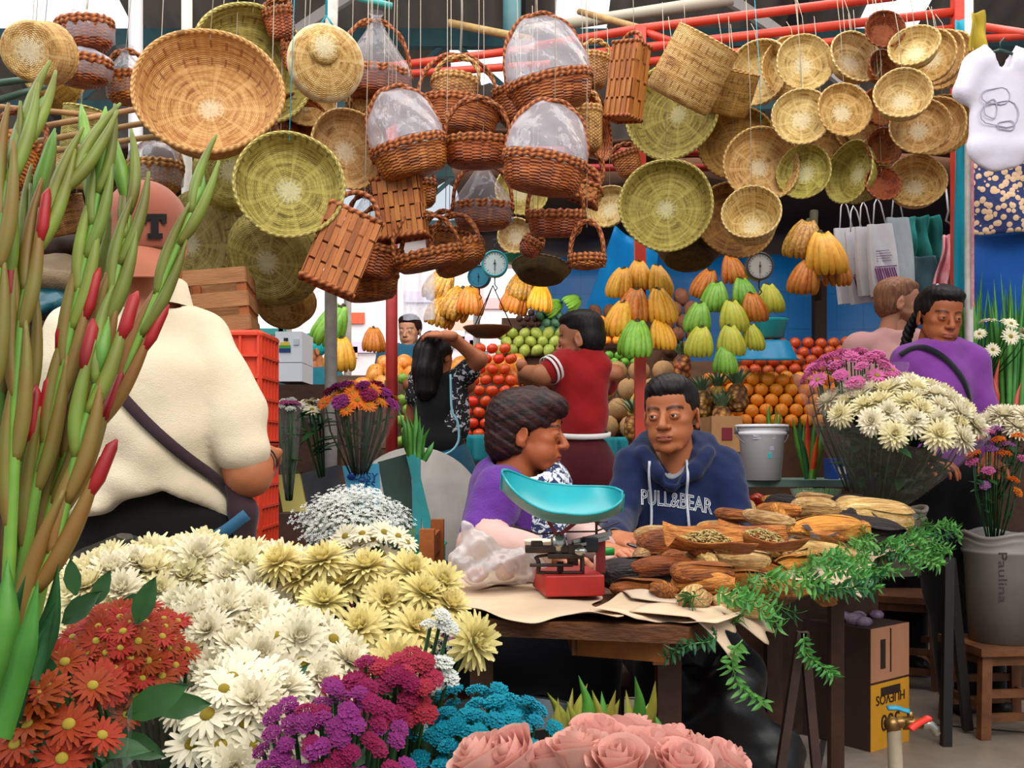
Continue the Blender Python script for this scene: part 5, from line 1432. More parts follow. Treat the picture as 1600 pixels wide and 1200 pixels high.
# ================================================================== fruit stall
def fruit_mesh(kind):
 m = MB(); rg = random.Random(hash(kind) % 99)
 prof = {'round': [(0, -.93), (.18, -.98), (.5, -.86), (.85, -.5), (1, 0), (.86, .5), (.5, .84), (.2, .93), (.06, .86)],
   'tomato': [(0, -.78), (.3, -.82), (.7, -.68), (.97, -.3), (1, .08), (.85, .5), (.5, .72), (.22, .74), (.05, .60)],
   'mango': [(0, -1.3), (.25, -1.22), (.62, -.9), (.92, -.35), (.98, .1), (.82, .62), (.5, 1.0), (.2, 1.16), (.03, 1.12)],
   'papaya': [(0, -1.7), (.3, -1.55), (.75, -1.0), (1, -.3), (.92, .4), (.66, 1.0), (.36, 1.45), (.12, 1.62), (.02, 1.6)],
   'melon': [(0, -1.02), (.3, -.98), (.72, -.74), (.98, -.25), (1, .15), (.82, .62), (.45, .94), (.12, 1.02), (.02, .98)]}[kind]
 m.lathe([(max(r, .0005), z) for r, z in prof], 20, wob=.02 if kind in ('round', 'tomato') else .06)
 m2 = MB()
 return m
def fruit_mat(name, c1, c2, rough=.42, sc=3, bump=.06, bs=120, rv=.22):
 return M_(name, c1, rough, c2, sc, bump, bs, rndvar=rv, spec=.45)
FM = {'mango': fruit_mat('mango_yellow', '#d89a3a', '#b8662a'), 'lime': fruit_mat('citrus_green', '#8fae3c', '#5f8a2a'), 'tomato': fruit_mat('persimmon_red', '#e0481a', '#b82e14', .3),
  'papaya': fruit_mat('papaya_orange', '#d87a22', '#c05a18'), 'guava': fruit_mat('guava_green', '#aab04a', '#7e923a'), 'sapote': fruit_mat('sapote_brown', '#5a3a2c', '#3e2820', .7),
  'bluemango': fruit_mat('mango_green', '#5c8a66', '#3f6e50'), 'orange': fruit_mat('orange_peel', '#f49a26', '#e47c16', .38, 4, .12, 160, .25), 'tang': fruit_mat('tangerine_peel', '#c8501a', '#a03a12', .38, 4, .12, 160, .3),
  'mamey': fruit_mat('mamey_brown', '#7a4a30', '#583220', .8), 'melon': fruit_mat('melon_rind', '#c8a070', '#a87e4c', .7, 9, .5, 60), 'lemon': fruit_mat('lime_green', '#6cae30', '#4c8a22'), 'ypap': fruit_mat('papaya_yellow', '#d8b83a', '#b89a2a')}
STEMM = M_('stem_brown', '#4a4a20', .8)
FB = {}
def fruit(kind, fm, name, r, loc, label, group, tilt=25, rng=random):
 key = (kind, fm)
 M = Matrix.Translation(loc) @ Euler((math.radians(rng.uniform(-tilt, tilt)), math.radians(rng.uniform(-tilt, tilt)), rng.uniform(0, 6.28))).to_matrix().to_4x4() @ Matrix.Scale(r * rng.uniform(.92, .99), 4)
 if key not in FB:
  o = obj(name, fruit_mesh(kind), FM[fm], mat=M, label=label, cat=name.split('_')[-1], group=group)
  m = MB(); m.tube([(0, 0, .84), (.03, 0, 1.0)], [.09, .06], 6) if kind in ('round', 'tomato') else m.tube([(0, 0, 1.0), (.05, 0, 1.25)], [.07, .05], 6)
  FB[key] = o; obj('stalk', m, STEMM, o)
  return o
 c = copy_tree(FB[key], M); c['label'] = label; c['group'] = group; c['category'] = name.split('_')[-1]; c.name = name
 return c
def slope(kind, fm, name, r, o, ux, uv, nu, nv, label, group, jitter=.12, skip=None, tilt=25):
 """rows of fruit on a sloping shelf; o, ux, uv world vectors"""
 rg = random.Random(int(o.x * 997) + nu * 31 + nv)
 ux, uv = Vector(ux).normalized() * r * 2.02, Vector(uv).normalized() * r * 1.85
 for j in range(nv):
  for i in range(nu):
   if skip and skip(i, j): continue
   p = o + ux * (i + .5 * (j % 2)) + uv * j + Vector((rg.uniform(-1, 1), rg.uniform(-1, 1), rg.uniform(-1, 1))) * r * jitter * .4
   fruit(kind, fm, name, r, p, label, group, tilt, rg)
def rack(cx, y0, z0, y1, z1, w, label):
 """sloping wooden shelf under the fruit, with legs"""
 e = empty('fruit_rack', (cx, y0, 0), label=label, cat='rack')
 m = MB(); m.bar((0, 0, z0), (0, y1 - y0, z1), w, .03); obj('board', m, RACKM, e, smooth=False)
 m = MB(); m.box((0, -.01, z0 / 2), (w, .02, z0)); obj('front_panel', m, RACKM, e, smooth=False)
 for q in (-1, 1):
  m = MB(); m.box((q * (w / 2 - .03), y1 - y0, z1 / 2 - .03), (.05, .05, z1 - .06)); obj('leg', m, RACKM, e, smooth=False)
RACKM = M_('rack_wood', '#5a3a24', .8, '#3c2616', 6, .2, 30)
up = (0, .62, .78)
def at(px, py, d): return P(px, py, d)
slope('mango', 'mango', 'yellow_mango', .058, at(566, 604, 6.1), (1, 0, 0), (0, .8, .55), 9, 2, 'ripe yellow mango in the heap left of the woman in the black apron', 'yellow mangoes', .35, tilt=80)
slope('mango', 'mango', 'yellow_mango', .058, at(585, 583, 6.25), (1, 0, 0), (0, .8, .55), 8, 2, 'ripe yellow mango in the heap left of the woman in the black apron', 'yellow mangoes', .35, tilt=80)
rack(at(620, 0, 6.1).x, 6.05, at(0, 618, 6.1).z, 6.7, at(0, 590, 6.7).z, .9, 'wooden rack under the yellow mangoes')
slope('round', 'lime', 'green_orange', .034, at(626, 690, 5.75), (1, 0, 0), (0, .3, .95), 5, 7, 'round green citrus stacked in a column beside the black apron', 'green citrus')
slope('tomato', 'tomato', 'persimmon', .036, at(728, 678, 5.75), (1, 0, 0), (0, .30, .80), 4, 9, 'orange red persimmon stacked in rows between the black apron and the seated woman', 'stacked persimmons')
rack(at(752, 0, 5.9).x, 5.78, at(0, 690, 5.8).z, 6.1, at(0, 590, 6.1).z, .42, 'wooden rack behind the stacked persimmons')
rack(at(640, 0, 5.9).x, 5.80, at(0, 702, 5.8).z, 5.97, at(0, 596, 6.0).z, .30, 'wooden rack behind the green citrus')
for k, (px, py, d) in enumerate(((800, 592, 6.0), (822, 600, 5.95), (846, 594, 6.0), (785, 630, 5.9), (797, 645, 5.85), (838, 618, 5.9), (815, 622, 5.85), (862, 612, 5.95), (780, 655, 5.8), (768, 585, 6.1))):
 fruit('papaya', 'papaya', 'papaya', .062, at(px, py, d), 'orange papaya piled up between the persimmons and the man in red', 'orange papayas', 40)
rack(at(820, 0, 6.0).x, 5.95, at(0, 650, 6).z, 6.5, at(0, 612, 6.5).z, .6, 'wooden rack under the papayas')
slope('mango', 'guava', 'green_mango', .038, at(782, 548, 6.5), (1, 0, .01), (0, .55, .8), 7, 3, 'yellow green mango in the rows below the hanging pan', 'yellow green mangoes', tilt=50)
slope('round', 'sapote', 'brown_sapote', .026, at(812, 515, 6.8), (1, 0, 0), (0, .5, .8), 5, 4, 'small dark brown sapote stacked left of the blue green mangoes', 'brown sapotes')
slope('mango', 'bluemango', 'unripe_mango', .031, at(846, 540, 6.7), (1, 0, 0), (0, .45, .9), 4, 5, 'blue green unripe mango stacked beside the head of the man in red', 'blue green mangoes', tilt=50)
slope('round', 'orange', 'orange', .030, at(934, 532, 6.5), (1, 0, 0), (0, .5, .85), 4, 4, 'small orange stacked behind the head of the man in red', 'oranges behind the red shirt')
slope('mango', 'mamey', 'mamey', .045, at(930, 486, 6.9), (1, 0, 0), (0, .6, .5), 2, 1, 'brown mamey on top of the small oranges', 'mameys above the oranges', tilt=60)
slope('mango', 'mamey', 'mamey', .052, at(1046, 545, 6.5), (1, 0, 0), (0, .4, .9), 2, 5, 'brown mamey heaped right of the yellow bananas on the red post', 'brown mameys', tilt=40)
slope('melon', 'melon', 'cantaloupe', .066, at(948, 668, 5.6), (1, 0, 0), (0, .5, .85), 3, 4, 'netted cantaloupe in the stack between the man in red and the boy', 'cantaloupes', skip=lambda i, j: j == 0 and i == 2)
fruit('papaya', 'ypap', 'papaya', .062, at(998, 640, 5.45), 'long yellow papaya beside the cantaloupes, behind the boy', None, 10)
slope('round', 'lemon', 'lime', .030, at(944, 566, 6.1), (1, 0, 0), (0, .6, .7), 4, 2, 'bright green lime heaped under the red post bananas', 'green limes')
slope('round', 'orange', 'orange', .040, at(1118, 658, 5.5), (1, 0, 0), (0, .62, .78), 10, 5, 'bright orange in the big heap behind the white bucket', 'oranges in the big heap', .25)
slope('round', 'orange', 'orange', .040, at(1132, 605, 5.85), (1, 0, 0), (0, .62, .78), 9, 2, 'bright orange in the big heap behind the white bucket', 'oranges in the big heap', .25)
slope('round', 'tang', 'tangerine', .038, at(1160, 580, 6.05), (1, 0, .02), (0, .6, .8), 9, 4, 'dark red orange tangerine at the shaded top of the citrus heap', 'tangerines', .3)
rack(at(1200, 0, 5.6).x, 5.5, at(0, 668, 5.5).z, 6.4, at(0, 568, 6.4).z, .95, 'wooden rack under the big heap of oranges')
rack(at(965, 0, 5.7).x, 5.62, at(0, 684, 5.6).z, 6.1, at(0, 600, 6.1).z, .5, 'wooden rack under the cantaloupes')
rack(at(850, 0, 6.6).x, 6.55, at(0, 560, 6.55).z, 7.4, at(0, 500, 7.4).z, .56, 'high wooden rack under the unripe mangoes')
rack(at(990, 0, 6.6).x, 6.6, at(0, 548, 6.6).z, 7.4, at(0, 500, 7.4).z, .56, 'high wooden rack under the limes and mameys')
def pineapple(loc, r, h, label, col='#b87a34', rx=0, ry=0):
 e = empty('pineapple', mat=RT(loc, rx, ry, random.uniform(0, 360)), label=label, cat='pineapple', group='pineapples')
 if 'pa_' + col not in MATS:
  t = NT('pa_' + col); v = t.n('ShaderNodeTexVoronoi'); v.inputs['Scale'].default_value = 34; t.l(t.obj(), v.inputs['Vector'])
  t.set(t.ramp(v.outputs['Distance'], [(.1, '#d8a858'), (.45, col), (.75, '#5a3214')]), .6); t.bump(v.outputs['Distance'], .8, -.02); MATS['pa_' + col] = t.mat
 m = MB(); m.lathe([(.0005, -h / 2), (r * .6, -h * .48), (r * .95, -h * .3), (r, 0), (r * .92, h * .3), (r * .6, h * .46), (.0005, h * .5)], 24); obj('fruit_body', m, MATS['pa_' + col], e)
 m = MB()
 for k in range(30):
  a = k * 2.4; t_ = k / 30; l = r * (2.4 - .7 * t_); out = .95 * (1 - t_) + .15
  p0 = Vector((r * .3 * math.cos(a) * (1 - t_), r * .3 * math.sin(a) * (1 - t_), h * .46)); d = Vector((math.cos(a) * out, math.sin(a) * out, 1.0)).normalized(); s_ = Vector((-math.sin(a), math.cos(a), 0)) * r * .17
  p1 = p0 + d * l * .5; p2 = p0 + d * l + Vector((math.cos(a), math.sin(a), -.4)) * l * .2 * out
  m.add([p0 - s_, p0 + s_, p1 + s_ * .8, p1 - s_ * .8, p2], [(0, 1, 2, 3), (3, 2, 4)])
 obj('leaf_crown', m, M_('pineapple_leaf', '#7a9a78', .5, '#4f7450', 20, rndvar=.2), e)
for a in ((1066, 574, 5.6, .05, .14, 'reddish pineapple standing right of the red post under the green bananas', '#b85a24'), (992, 668, 5.0, .052, .14, 'pineapple behind the boy, below the cantaloupes', '#b87a34'), (1152, 622, 5.3, .055, .15, 'brown pineapple left of the big heap of oranges', '#8a5a28'),
   (1128, 654, 5.25, .05, .13, 'pineapple behind the ear of the boy', '#b87a34'), (1096, 632, 5.35, .05, .15, 'pineapple whose leaves show above the hair of the boy', '#a87a3a'), (1122, 632, 5.4, .052, .20, 'tall pale yellow peeled pineapple left of the oranges', '#d8b45a')):
 pineapple(at(*a[:3]), a[3], a[4], a[5], a[6])
BANM = {}
for k, (c1, c2) in {'green': ('#5f9a2c', '#84b03a'), 'half': ('#9cb030', '#c8b434'), 'yellow': ('#e0a82a', '#d08a1e'), 'ripe': ('#c8962e', '#6a3c14'), 'amber': ('#c87a1c', '#a85814')}.items():
 BANM[k] = M_('banana_' + k, c1, .45, c2, 9 if k != 'ripe' else 16, rndvar=.25)
BH = {}
def banana_hand(px, py, d, size, colour, label, rot=(0, 0, 0), n=8, group=None):
 """a hand of bananas hanging from its crown; (px, py) the middle; size = height in pixels"""
 L = size * 1.18 * d / FPX
 M = RT(P(px, py, d) + Vector((0, 0, L * .45)), *rot, s=L)
 if (colour, n) not in BH:
  e = empty('banana_hand', mat=M, label=label, cat='bananas', group=group)
  for i in range(n):
   a = (i / (n - 1) - .5) * 2.5; row = i % 2; sp = math.sin(a)
   m = MB(); pts = []
   for k in range(10):
    t_ = k / 9; th = .15 + 1.5 * t_; out = .50 * math.sin(th) * (1 - .16 * row)
    pts.append(Vector((sp * (.07 + .62 * out), .05 - math.cos(a) * (.05 + out * .85) - .03 * row, -.92 * t_ * (1 - .10 * t_) - .02 + .10 * (1 - math.cos(a)))))
   rs = [.045, .075, .10, .108, .11, .11, .108, .10, .082, .05]
   m.tube(pts + [pts[-1] + (pts[-1] - pts[-2]) * .3], rs + [.022], 7); obj('banana', m, BANM[colour], e)
  m = MB(); m.ell((0, .03, -.01), (.13, .10, .07)); m.tube([(0, .04, 0), (0, .06, .10)], [.06, .045], 7); obj('crown_stalk', m, M_('banana_crown', '#3a3a1c', .8, '#2a2212', 9), e)
  BH[(colour, n)] = e; return e
 c = copy_tree(BH[(colour, n)], M, label); c.name = 'banana_hand'
 if group: c['group'] = group
 elif 'group' in c: del c['group']
 return c
gp, gr, gl = 'banana hands tied to the red post', 'banana hands hung beside the dial scale', 'banana hands hung in the far stall'
for a in ((998, 434, 4.72, 44, 'yellow', 'topmost yellow banana hand on the red post', (0, 0, 10)), (974, 446, 4.66, 46, 'yellow', 'yellow banana hand second from the top of the red post, on its left', (0, 8, -30)), (1026, 442, 4.68, 46, 'yellow', 'narrow yellow banana hand high on the right of the red post', (0, -4, 40)),
   (994, 482, 4.60, 52, 'amber', 'wide amber banana hand half way down the red post', (0, 6, -10)), (1028, 482, 4.60, 52, 'yellow', 'yellow banana hand half way down the red post on its right', (0, -6, 30)), (974, 502, 4.56, 52, 'yellow', 'yellow banana hand left of the green hand on the red post', (0, 10, -40)),
   (996, 534, 4.5, 56, 'green', 'green banana hand low on the red post', (0, 4, -8)), (1030, 526, 4.56, 46, 'yellow', 'lowest yellow banana hand right of the green hand on the red post', (0, -4, 30))):
 banana_hand(*a[:6], a[6], group=gp)
for a in ((1110, 448, 5.5, 44, 'amber', 'overripe amber banana hand under the wide golden tray', (0, 18, -30)), (1140, 425, 5.5, 44, 'amber', 'amber banana hand left of the white dial scale', (0, -8, 30)), (1120, 468, 5.3, 46, 'green', 'topmost green banana hand of the right-hand cluster', (0, 4, -20)), (1158, 462, 5.4, 46, 'green', 'green banana hand just under the white dial scale', (0, -6, 30)),
   (1094, 500, 5.2, 46, 'green', 'green banana hand at the left of the right-hand cluster', (0, 4, -30)), (1142, 498, 5.2, 48, 'half', 'half ripe banana hand in the middle of the right-hand cluster', (0, -4, 20)), (1174, 484, 5.3, 44, 'amber', 'amber banana hand behind the half ripe one', (0, -6, 20)),
   (1096, 538, 5.1, 46, 'half', 'half ripe banana hand low left in the right-hand cluster', (0, 4, -20)), (1140, 536, 5.1, 46, 'half', 'half ripe banana hand above the lowest green one', (0, -2, 10)), (1132, 566, 5.05, 40, 'green', 'lowest green banana hand above the pineapples', (0, 0, 10)), (1172, 530, 5.2, 40, 'half', 'half ripe banana hand touching the blue basin', (0, -4, 30)), (1200, 470, 5.6, 44, 'half', 'banana hand right of the white dial scale', (0, -4, 20))):
 banana_hand(*a[:6], a[6], group=gr)
for a in ((700, 450, 6.4, 52, 'ripe', 'long ripe banana hand beside the hazy plastic sheet', (0, 24, -20)), (722, 480, 6.3, 52, 'ripe', 'lower ripe banana hand beside the hazy plastic sheet', (0, 20, 0)), (697, 492, 6.35, 50, 'ripe', 'lowest ripe banana hand beside the hazy plastic sheet', (0, 16, 10)), (736, 474, 6.2, 44, 'amber', 'amber banana hand under the dark dial scale', (0, 4, 20)), (820, 452, 6.6, 46, 'ripe', 'ripe banana hand under the dark flat tray', (0, 12, -10)), (846, 470, 6.5, 42, 'yellow', 'yellow banana hand right of the dark flat tray', (0, 8, 20)), (812, 472, 6.6, 46, 'amber', 'amber banana hand low beside the far red post', (0, 14, 0)),
   (876, 490, 6.8, 30, 'green', 'green banana hand lying on the brown sapotes', (0, 60, 0)), (905, 484, 6.8, 30, 'green', 'green banana hand lying above the blue green mangoes', (0, 60, 20)), (533, 514, 5.0, 62, 'green', 'green banana hand hanging left of the mangoes', (0, 24, -30)), (533, 558, 4.95, 52, 'yellow', 'plump yellow banana hand hanging under the green one at the left', (0, 0, 0)), (584, 534, 5.6, 38, 'amber', 'small amber banana hand hanging by the far red post', (0, 0, 20)),
   (1262, 380, 5.2, 60, 'ripe', 'upper spotted hand of the big ripe bunch under the edge-on trays', (0, 10, -20)), (1284, 402, 5.1, 66, 'yellow', 'yellow hand of the big ripe bunch under the edge-on trays', (0, -6, 10)), (1296, 424, 5.2, 54, 'amber', 'amber hand at the right of the big ripe bunch', (0, -10, 30)), (1264, 438, 5.1, 52, 'amber', 'lowest spotted hand of the big ripe bunch', (0, 10, -30))):
 banana_hand(*a[:6], a[6], group=gl)
pole('banana_stalk', [P(1272, 330, 5.25), P(1270, 380, 5.22), P(1278, 470, 5.22)], .022, M_('banana_crown', '#3a3a1c', .8), 'dark stalk of the big ripe banana bunch', 'stalk')
def dial(px, py, Rp, d, case, face, ring, label, yaw=0):
 R = Rp * d / FPX; M = Matrix.Translation(P(px, py, d)) @ Matrix.Rotation(math.radians(yaw), 4, 'Z') @ Matrix.Rotation(PI / 2, 4, 'X')
 e = empty('hanging_scale', mat=M, label=label, cat='scale', group=None)
 m = MB(); m.lathe([(.0005, -R * .7), (R * .8, -R * .68), (R, -R * .5), (R, R * .1), (R * .97, R * .16), (R * .86, R * .16), (R * .84, R * .08)], 36); obj('case', m, M_('scale_case_' + case[1:], case, .35), e)
 m = MB(); m.lathe([(R * .86, R * .09), (.0005, R * .09)], 36); obj('dial_face', m, M_('dial_' + face[1:], face, .5), e)
 m = MB()
 for k in range(24):
  a = 2 * PI * k / 24; l = .16 if k % 3 == 0 else .09; c_, s_ = math.cos(a), math.sin(a)
  m.bar((c_ * R * .80, s_ * R * .80, R * .11), (c_ * R * (.80 - l), s_ * R * (.80 - l), R * .11), R * .03, R * .02, (0, 0, 1))
 obj('dial_marks', m, M_('dial_ink', ring, .5), e, smooth=False)
 m = MB(); m.bar((0, -R * .55, R * .14), (0, R * .3, R * .14), R * .05, R * .02, (0, 0, 1)); m.ell((0, 0, R * .14), (R * .08, R * .08, R * .04)); obj('needle', m, M_('needle_dark', '#20242a', .4), e, smooth=False)
 m = MB(); m.tube([(0, R, -R * .2), (0, R * 1.5, -R * .2)], R * .06, 6); m.tube([(R * .2 * math.cos(k * PI / 6), R * 1.65 + R * .2 * math.sin(k * PI / 6), -R * .2) for k in range(12)], R * .05, 6, closed=True); obj('hook', m, M_('steel_dark', '#3a3a3c', .4, metal=.8), e)
 m = MB(); m.tube([(0, -R, -R * .2), (0, -R * 1.5, -R * .2), (R * .2, -R * 1.8, -R * .2), (0, -R * 2.0, -R * .2)], R * .05, 6); obj('lower_hook', m, M_('steel_dark', '#3a3a3c', .4), e)
 return e
dial(773, 412, 21, 4.6, '#2a9aa4', '#cfe0e0', '#1c5a68', 'turquoise dial scale hanging in the centre under the trug baskets')
dial(748, 432, 18, 4.9, '#12586c', '#1a7088', '#0a3040', 'dark teal dial scale just behind the turquoise one', -14)
dial(1187, 416, 22, 4.9, '#4a4440', '#d8d4c8', '#2a2420', 'white-faced dial scale hanging over the green bananas')
m = MB(); c_ = P(762, 512, 4.8); R = .115
m.lathe([(.0005, -.045), (R * .5, -.04), (R * .85, -.015), (R, .004), (R * 1.02, 0), (R * .84, -.02), (R * .5, -.046), (.0005, -.05)], 40, Matrix.Translation(c_))
o = obj('scale_pan', m, M_('pan_brown', '#6e4020', .4, '#54300f', 6), label='shallow brown pan hanging below the dial scales', cat='pan')
m = MB()
for a in (0, 2.1, 4.2): m.tube([c_ + Vector((R * math.cos(a), R * math.sin(a), 0)), P(770, 446, 4.65)], .0025, 5)
obj('chain', m, M_('steel_dark', '#3a3a3c', .4), o)
KIDS.setdefault(o.name, [])
def basin(px, py, Rp, d, hp, col, label, rx=0):
 R = Rp * d / FPX; h = hp * d / FPX; m = MB()
 m.lathe([(.0005, -h), (R * .6, -h), (R * .72, -h * .9), (R * .95, -h * .1), (R * 1.03, 0), (R * 1.0, .004), (R * .92, -h * .1), (R * .69, -h * .86), (.0005, -h * .95)], 44, RT(P(px, py, d), rx))
 return obj('basin', m, M_('plastic_' + col[1:], col, .35), label=label, cat='basin')
basin(1196, 561, 50, 5.7, 30, '#1690c4', 'bright blue basin lying upside down on top of the tangerines', 186)
basin(815, 400, 32, 5.4, 12, '#12826a', 'green plastic basin hanging over the far bananas', 0)
basin(1205, 500, 26, 6.2, 30, '#1a8a90', 'teal basin of greens below the white dial scale', 0)
m = MB(); a, b = P(630, 425, 5.6), P(680, 500, 5.6)
m.grid(lambda u, v: (a.x + (b.x - a.x) * u, 5.6 + .02 * math.sin(u * 12), b.z + (a.z - b.z) * v), 16, 8); obj('plastic_sheet', m, film('haze_film', '#c8ccd8', .5, .3), label='hazy plastic sheet hanging above the far woman', cat='sheet')
CLT = fabric('cloth_teal', '#1c98a4', '#148490', bump=.4)
m = MB(); m.grid(lambda u, v: (P(730, 0, 5.6).x + .2 * u, 5.62 + .03 * math.sin(u * 14), P(0, 722, 5.6).z + .15 * v), 20, 6); o = obj('cloth', m, CLT, label='turquoise cloth hanging under the persimmons', cat='cloth'); o.modifiers.new('t', 'SOLIDIFY').thickness = .006
m = MB(); m.grid(lambda u, v: (P(942, 0, 5.3).x + .13 * u, 5.3 + .03 * math.sin(u * 11 + v), P(0, 722, 5.3).z + .13 * v), 16, 6); o = obj('cloth', m, CLT, label='turquoise cloth tied between the cantaloupes and the boy', cat='cloth'); o.modifiers.new('t', 'SOLIDIFY').thickness = .006
# ================================================================== crates, boards, bags, racks round the stalls
WOOD = M_('wood_plain', '#a87446', .7, '#8a5a32', 9, .2, 40, stretch=(1, 6, 6)); WOODD = M_('wood_dark', '#4a2c1a', .7, '#321c10', 8, .25, 40); WOODO = M_('wood_orange', '#a85e26', .6, '#8a4518', 10, .2, 40)
def crate_plastic(px0, px1, py0, py1, d, dep, col, label, rz=0):
 a, b = P(px0, py0, d), P(px1, py1, d); w, h = b.x - a.x, a.z - b.z
 e = empty('plastic_crate', mat=Matrix.Translation((a.x, d, b.z)) @ Matrix.Rotation(math.radians(rz), 4, 'Z'), label=label, cat='crate')
 m = MB(); n = max(2, int(w / .045)); k = max(3, int(h / .055))
 for yy in (0, dep):
  m.box((w / 2, yy, h / 2), (w, .006, h))
  for i in range(n + 1): m.box((w * i / n, yy - .006 + (.012 if yy else 0), h / 2), (.007, .014, h))
  for j in range(k + 1): m.box((w / 2, yy - .008 + (.016 if yy else 0), h * j / k), (w, .018, .008))
 for xx in (0, w):
  m.box((xx, dep / 2, h / 2), (.006, dep, h))
  for j in range(k + 1): m.box((xx, dep / 2, h * j / k), (.02, dep, .008))
  for i in range(6): m.box((xx, dep * i / 5, h / 2), (.016, .007, h))
 m.box((w / 2, dep / 2, .01), (w, dep, .015)); obj('crate_body', m, M_('crate_' + col[1:], col, .45), e, smooth=False)
 m = MB(); m.tube([(0, 0, h), (w, 0, h), (w, dep, h), (0, dep, h)], .012, 8, closed=True); obj('rim', m, M_('crate_' + col[1:], col, .45), e)
 return e
b_ = P(0, 860, 2.85).z
for k, (y0, y1) in enumerate(((522, 690), (692, 860))):
 crate_plastic(320, 405, y0, y1, 2.85, .20, '#d8452a', ('upper', 'lower')[k] + ' orange red plastic crate standing behind the man in the cap')
crate_plastic(320, 405, 862, 1318, 2.85, .20, '#b83a26', 'bottom orange red plastic crate of the stack behind the man in the cap')
crate_plastic(60, 92, 780, 1338, 2.75, .3, '#d8452a', 'orange red plastic crate showing left of the man in the cap')
e = empty('wooden_crate', mat=RT(P(340, 520, 3.0), 0, -6, 8), label='raw wooden slatted crate resting on the orange crates behind the cream shirt', cat='crate')
m = MB()
for z in (.005, .075, .145): m.box((0, 0, z + .02), (.19, .008, .045)); m.box((0, .26, z + .02), (.19, .008, .045)); m.box((-.095, .13, z + .02), (.008, .26, .045)); m.box((.095, .13, z + .02), (.008, .26, .045))
obj('slat_wall', m, WOOD, e, smooth=False)
for x in (-.082, .082):
 for y in (.016, .244):
  m = MB(); m.box((x, y, .08), (.028, .028, .2)); obj('corner_post', m, WOODO, e, smooth=False)
m = MB(); m.box((0, .13, -.005), (.19, .26, .01)); obj('floor_board', m, WOOD, e, smooth=False)
for k, (y0, y1) in enumerate(((518, 566), (567, 596))):
 a, b = P(430, y0, 4.4), P(472, y1, 4.4)
 e = empty('carton', (a.x, 4.4, b.z), label=('white carton with a yellow and blue mark beside the orange crates', 'lower white carton under the marked one beside the orange crates')[k], cat='carton')
 w, h = b.x - a.x, a.z - b.z
 m = MB(); m.box((w / 2, .12, h / 2), (w, .24, h)); obj('box', m, M_('carton_white', '#dfe2e8', .8), e, smooth=False)
 if k == 0:
  for (x, z, ww, hh, c) in ((.36, .38, .42, .12, '#1c3a7a'), (.36, .50, .42, .10, '#4a9a4a'), (.36, .60, .34, .10, '#e0c030'), (.40, .74, .16, .10, '#2a2a2a'), (.78, .66, .2, .2, '#c2c6d0')):
   m = MB(); m.box((w * x, -.002, h * z), (w * ww, .003, h * hh)); obj('printed_mark', m, M_('mark_' + c[1:], c, .7), e, smooth=False)
e = P(450, 600, 4.4); m = MB(); m.box((e.x, 4.55, e.z / 2), (.34, .4, e.z - .01)); obj('display_plinth', m, WOODD, smooth=False, label='dark wooden plinth under the white cartons', cat='plinth')
def board(p4, mat, name, label, cat, th=.02, txt=None):
 m = MB(); q = [P(*p) for p in p4]; n = (q[1] - q[0]).cross(q[3] - q[0]).normalized(); n = n if n.y > 0 else -n
 m.add(q + [p + n * th for p in q], [(0, 1, 2, 3), (7, 6, 5, 4), (0, 4, 5, 1), (1, 5, 6, 2), (2, 6, 7, 3), (3, 7, 4, 0)])
 return obj(name, m, mat, smooth=False, label=label, cat=cat, recalc=True)
board([(590, 722, 3.75), (640, 708, 3.75), (646, 835, 3.7), (612, 835, 3.7)], M_('slate_green', '#3c524a', .7, '#33463f', 3), 'display_board', 'dark slate green board leaning behind the white daisies', 'board')
board([(535, 728, 3.72), (592, 724, 3.72), (596, 792, 3.68), (548, 800, 3.68)], M_('poster_blue', '#4aa4c8', .5), 'poster', 'light blue poster with dark blue lettering leaning on the slate green board', 'poster', .004)
for k, (s_, x, y) in enumerate((('EASY', 566, 744), ('TES', 574, 757))):
 tm = text_mb(s_, .040, extrude=.001, align='LEFT'); tm.xform(Matrix.Translation(P(x - 14, y, 3.70)) @ Matrix.Rotation(.06, 4, 'Y') @ Matrix.Rotation(PI / 2, 4, 'X')); o = [q for q in SC.objects if q.name == 'poster'][0]; obj('poster_lettering', tm, M_('ink_blue', '#1c3c8c', .6), o, smooth=False)
m = MB(); m.ell(P(549, 745, 3.70), (.016, .004, .012)); obj('poster_mark', m, M_('ink_blue', '#1c3c8c', .6), o)
m = MB(); a, b = P(428, 838, 3.55), P(604, 838, 3.55); m.box(((a.x + b.x) / 2, 3.69, a.z / 2), (b.x - a.x, .28, a.z)); obj('bench', m, WOODD, smooth=False, label='dark bench on which the leaning boards stand', cat='bench')
m = MB(); a, b = P(432, 803, 3.36), P(600, 803, 3.36); m.box(((a.x + b.x) / 2, 3.42, a.z / 2), (b.x - a.x, .12, a.z)); obj('bench', m, WOODD, smooth=False, label='narrow dark bench carrying the two plastic-wrapped bouquets', cat='bench')
board([(432, 742, 3.6), (468, 740, 3.6), (486, 830, 3.55), (448, 834, 3.55)], M_('board_yellow', '#b8a858', .7, '#a8984a', 4), 'display_board', 'dull yellow board standing beside the orange crates', 'board')
board([(470, 740, 3.72), (530, 726, 3.72), (540, 832, 3.7), (488, 832, 3.7)], M_('board_grey', '#5a585c', .7, '#3a3840', 5), 'display_board', 'dark grey board between the yellow board and the blue poster', 'board')
TEAL = M_('wood_teal', '#1a8f92', .55, '#147a80', 9)
e = empty('folding_easel', tuple(P(655, 700, 3.62) * 1), label='turquoise wooden easel leaning beside the slate green board', cat='easel')
for a, b in (((642, 712), (672, 838)), ((650, 716), (652, 838))):
 m = MB(); m.bar(P(*a, 3.66), P(*b, 3.60), .03, .02, (0, 1, 0)); obj('leg', m, TEAL, e, smooth=False, world=True)
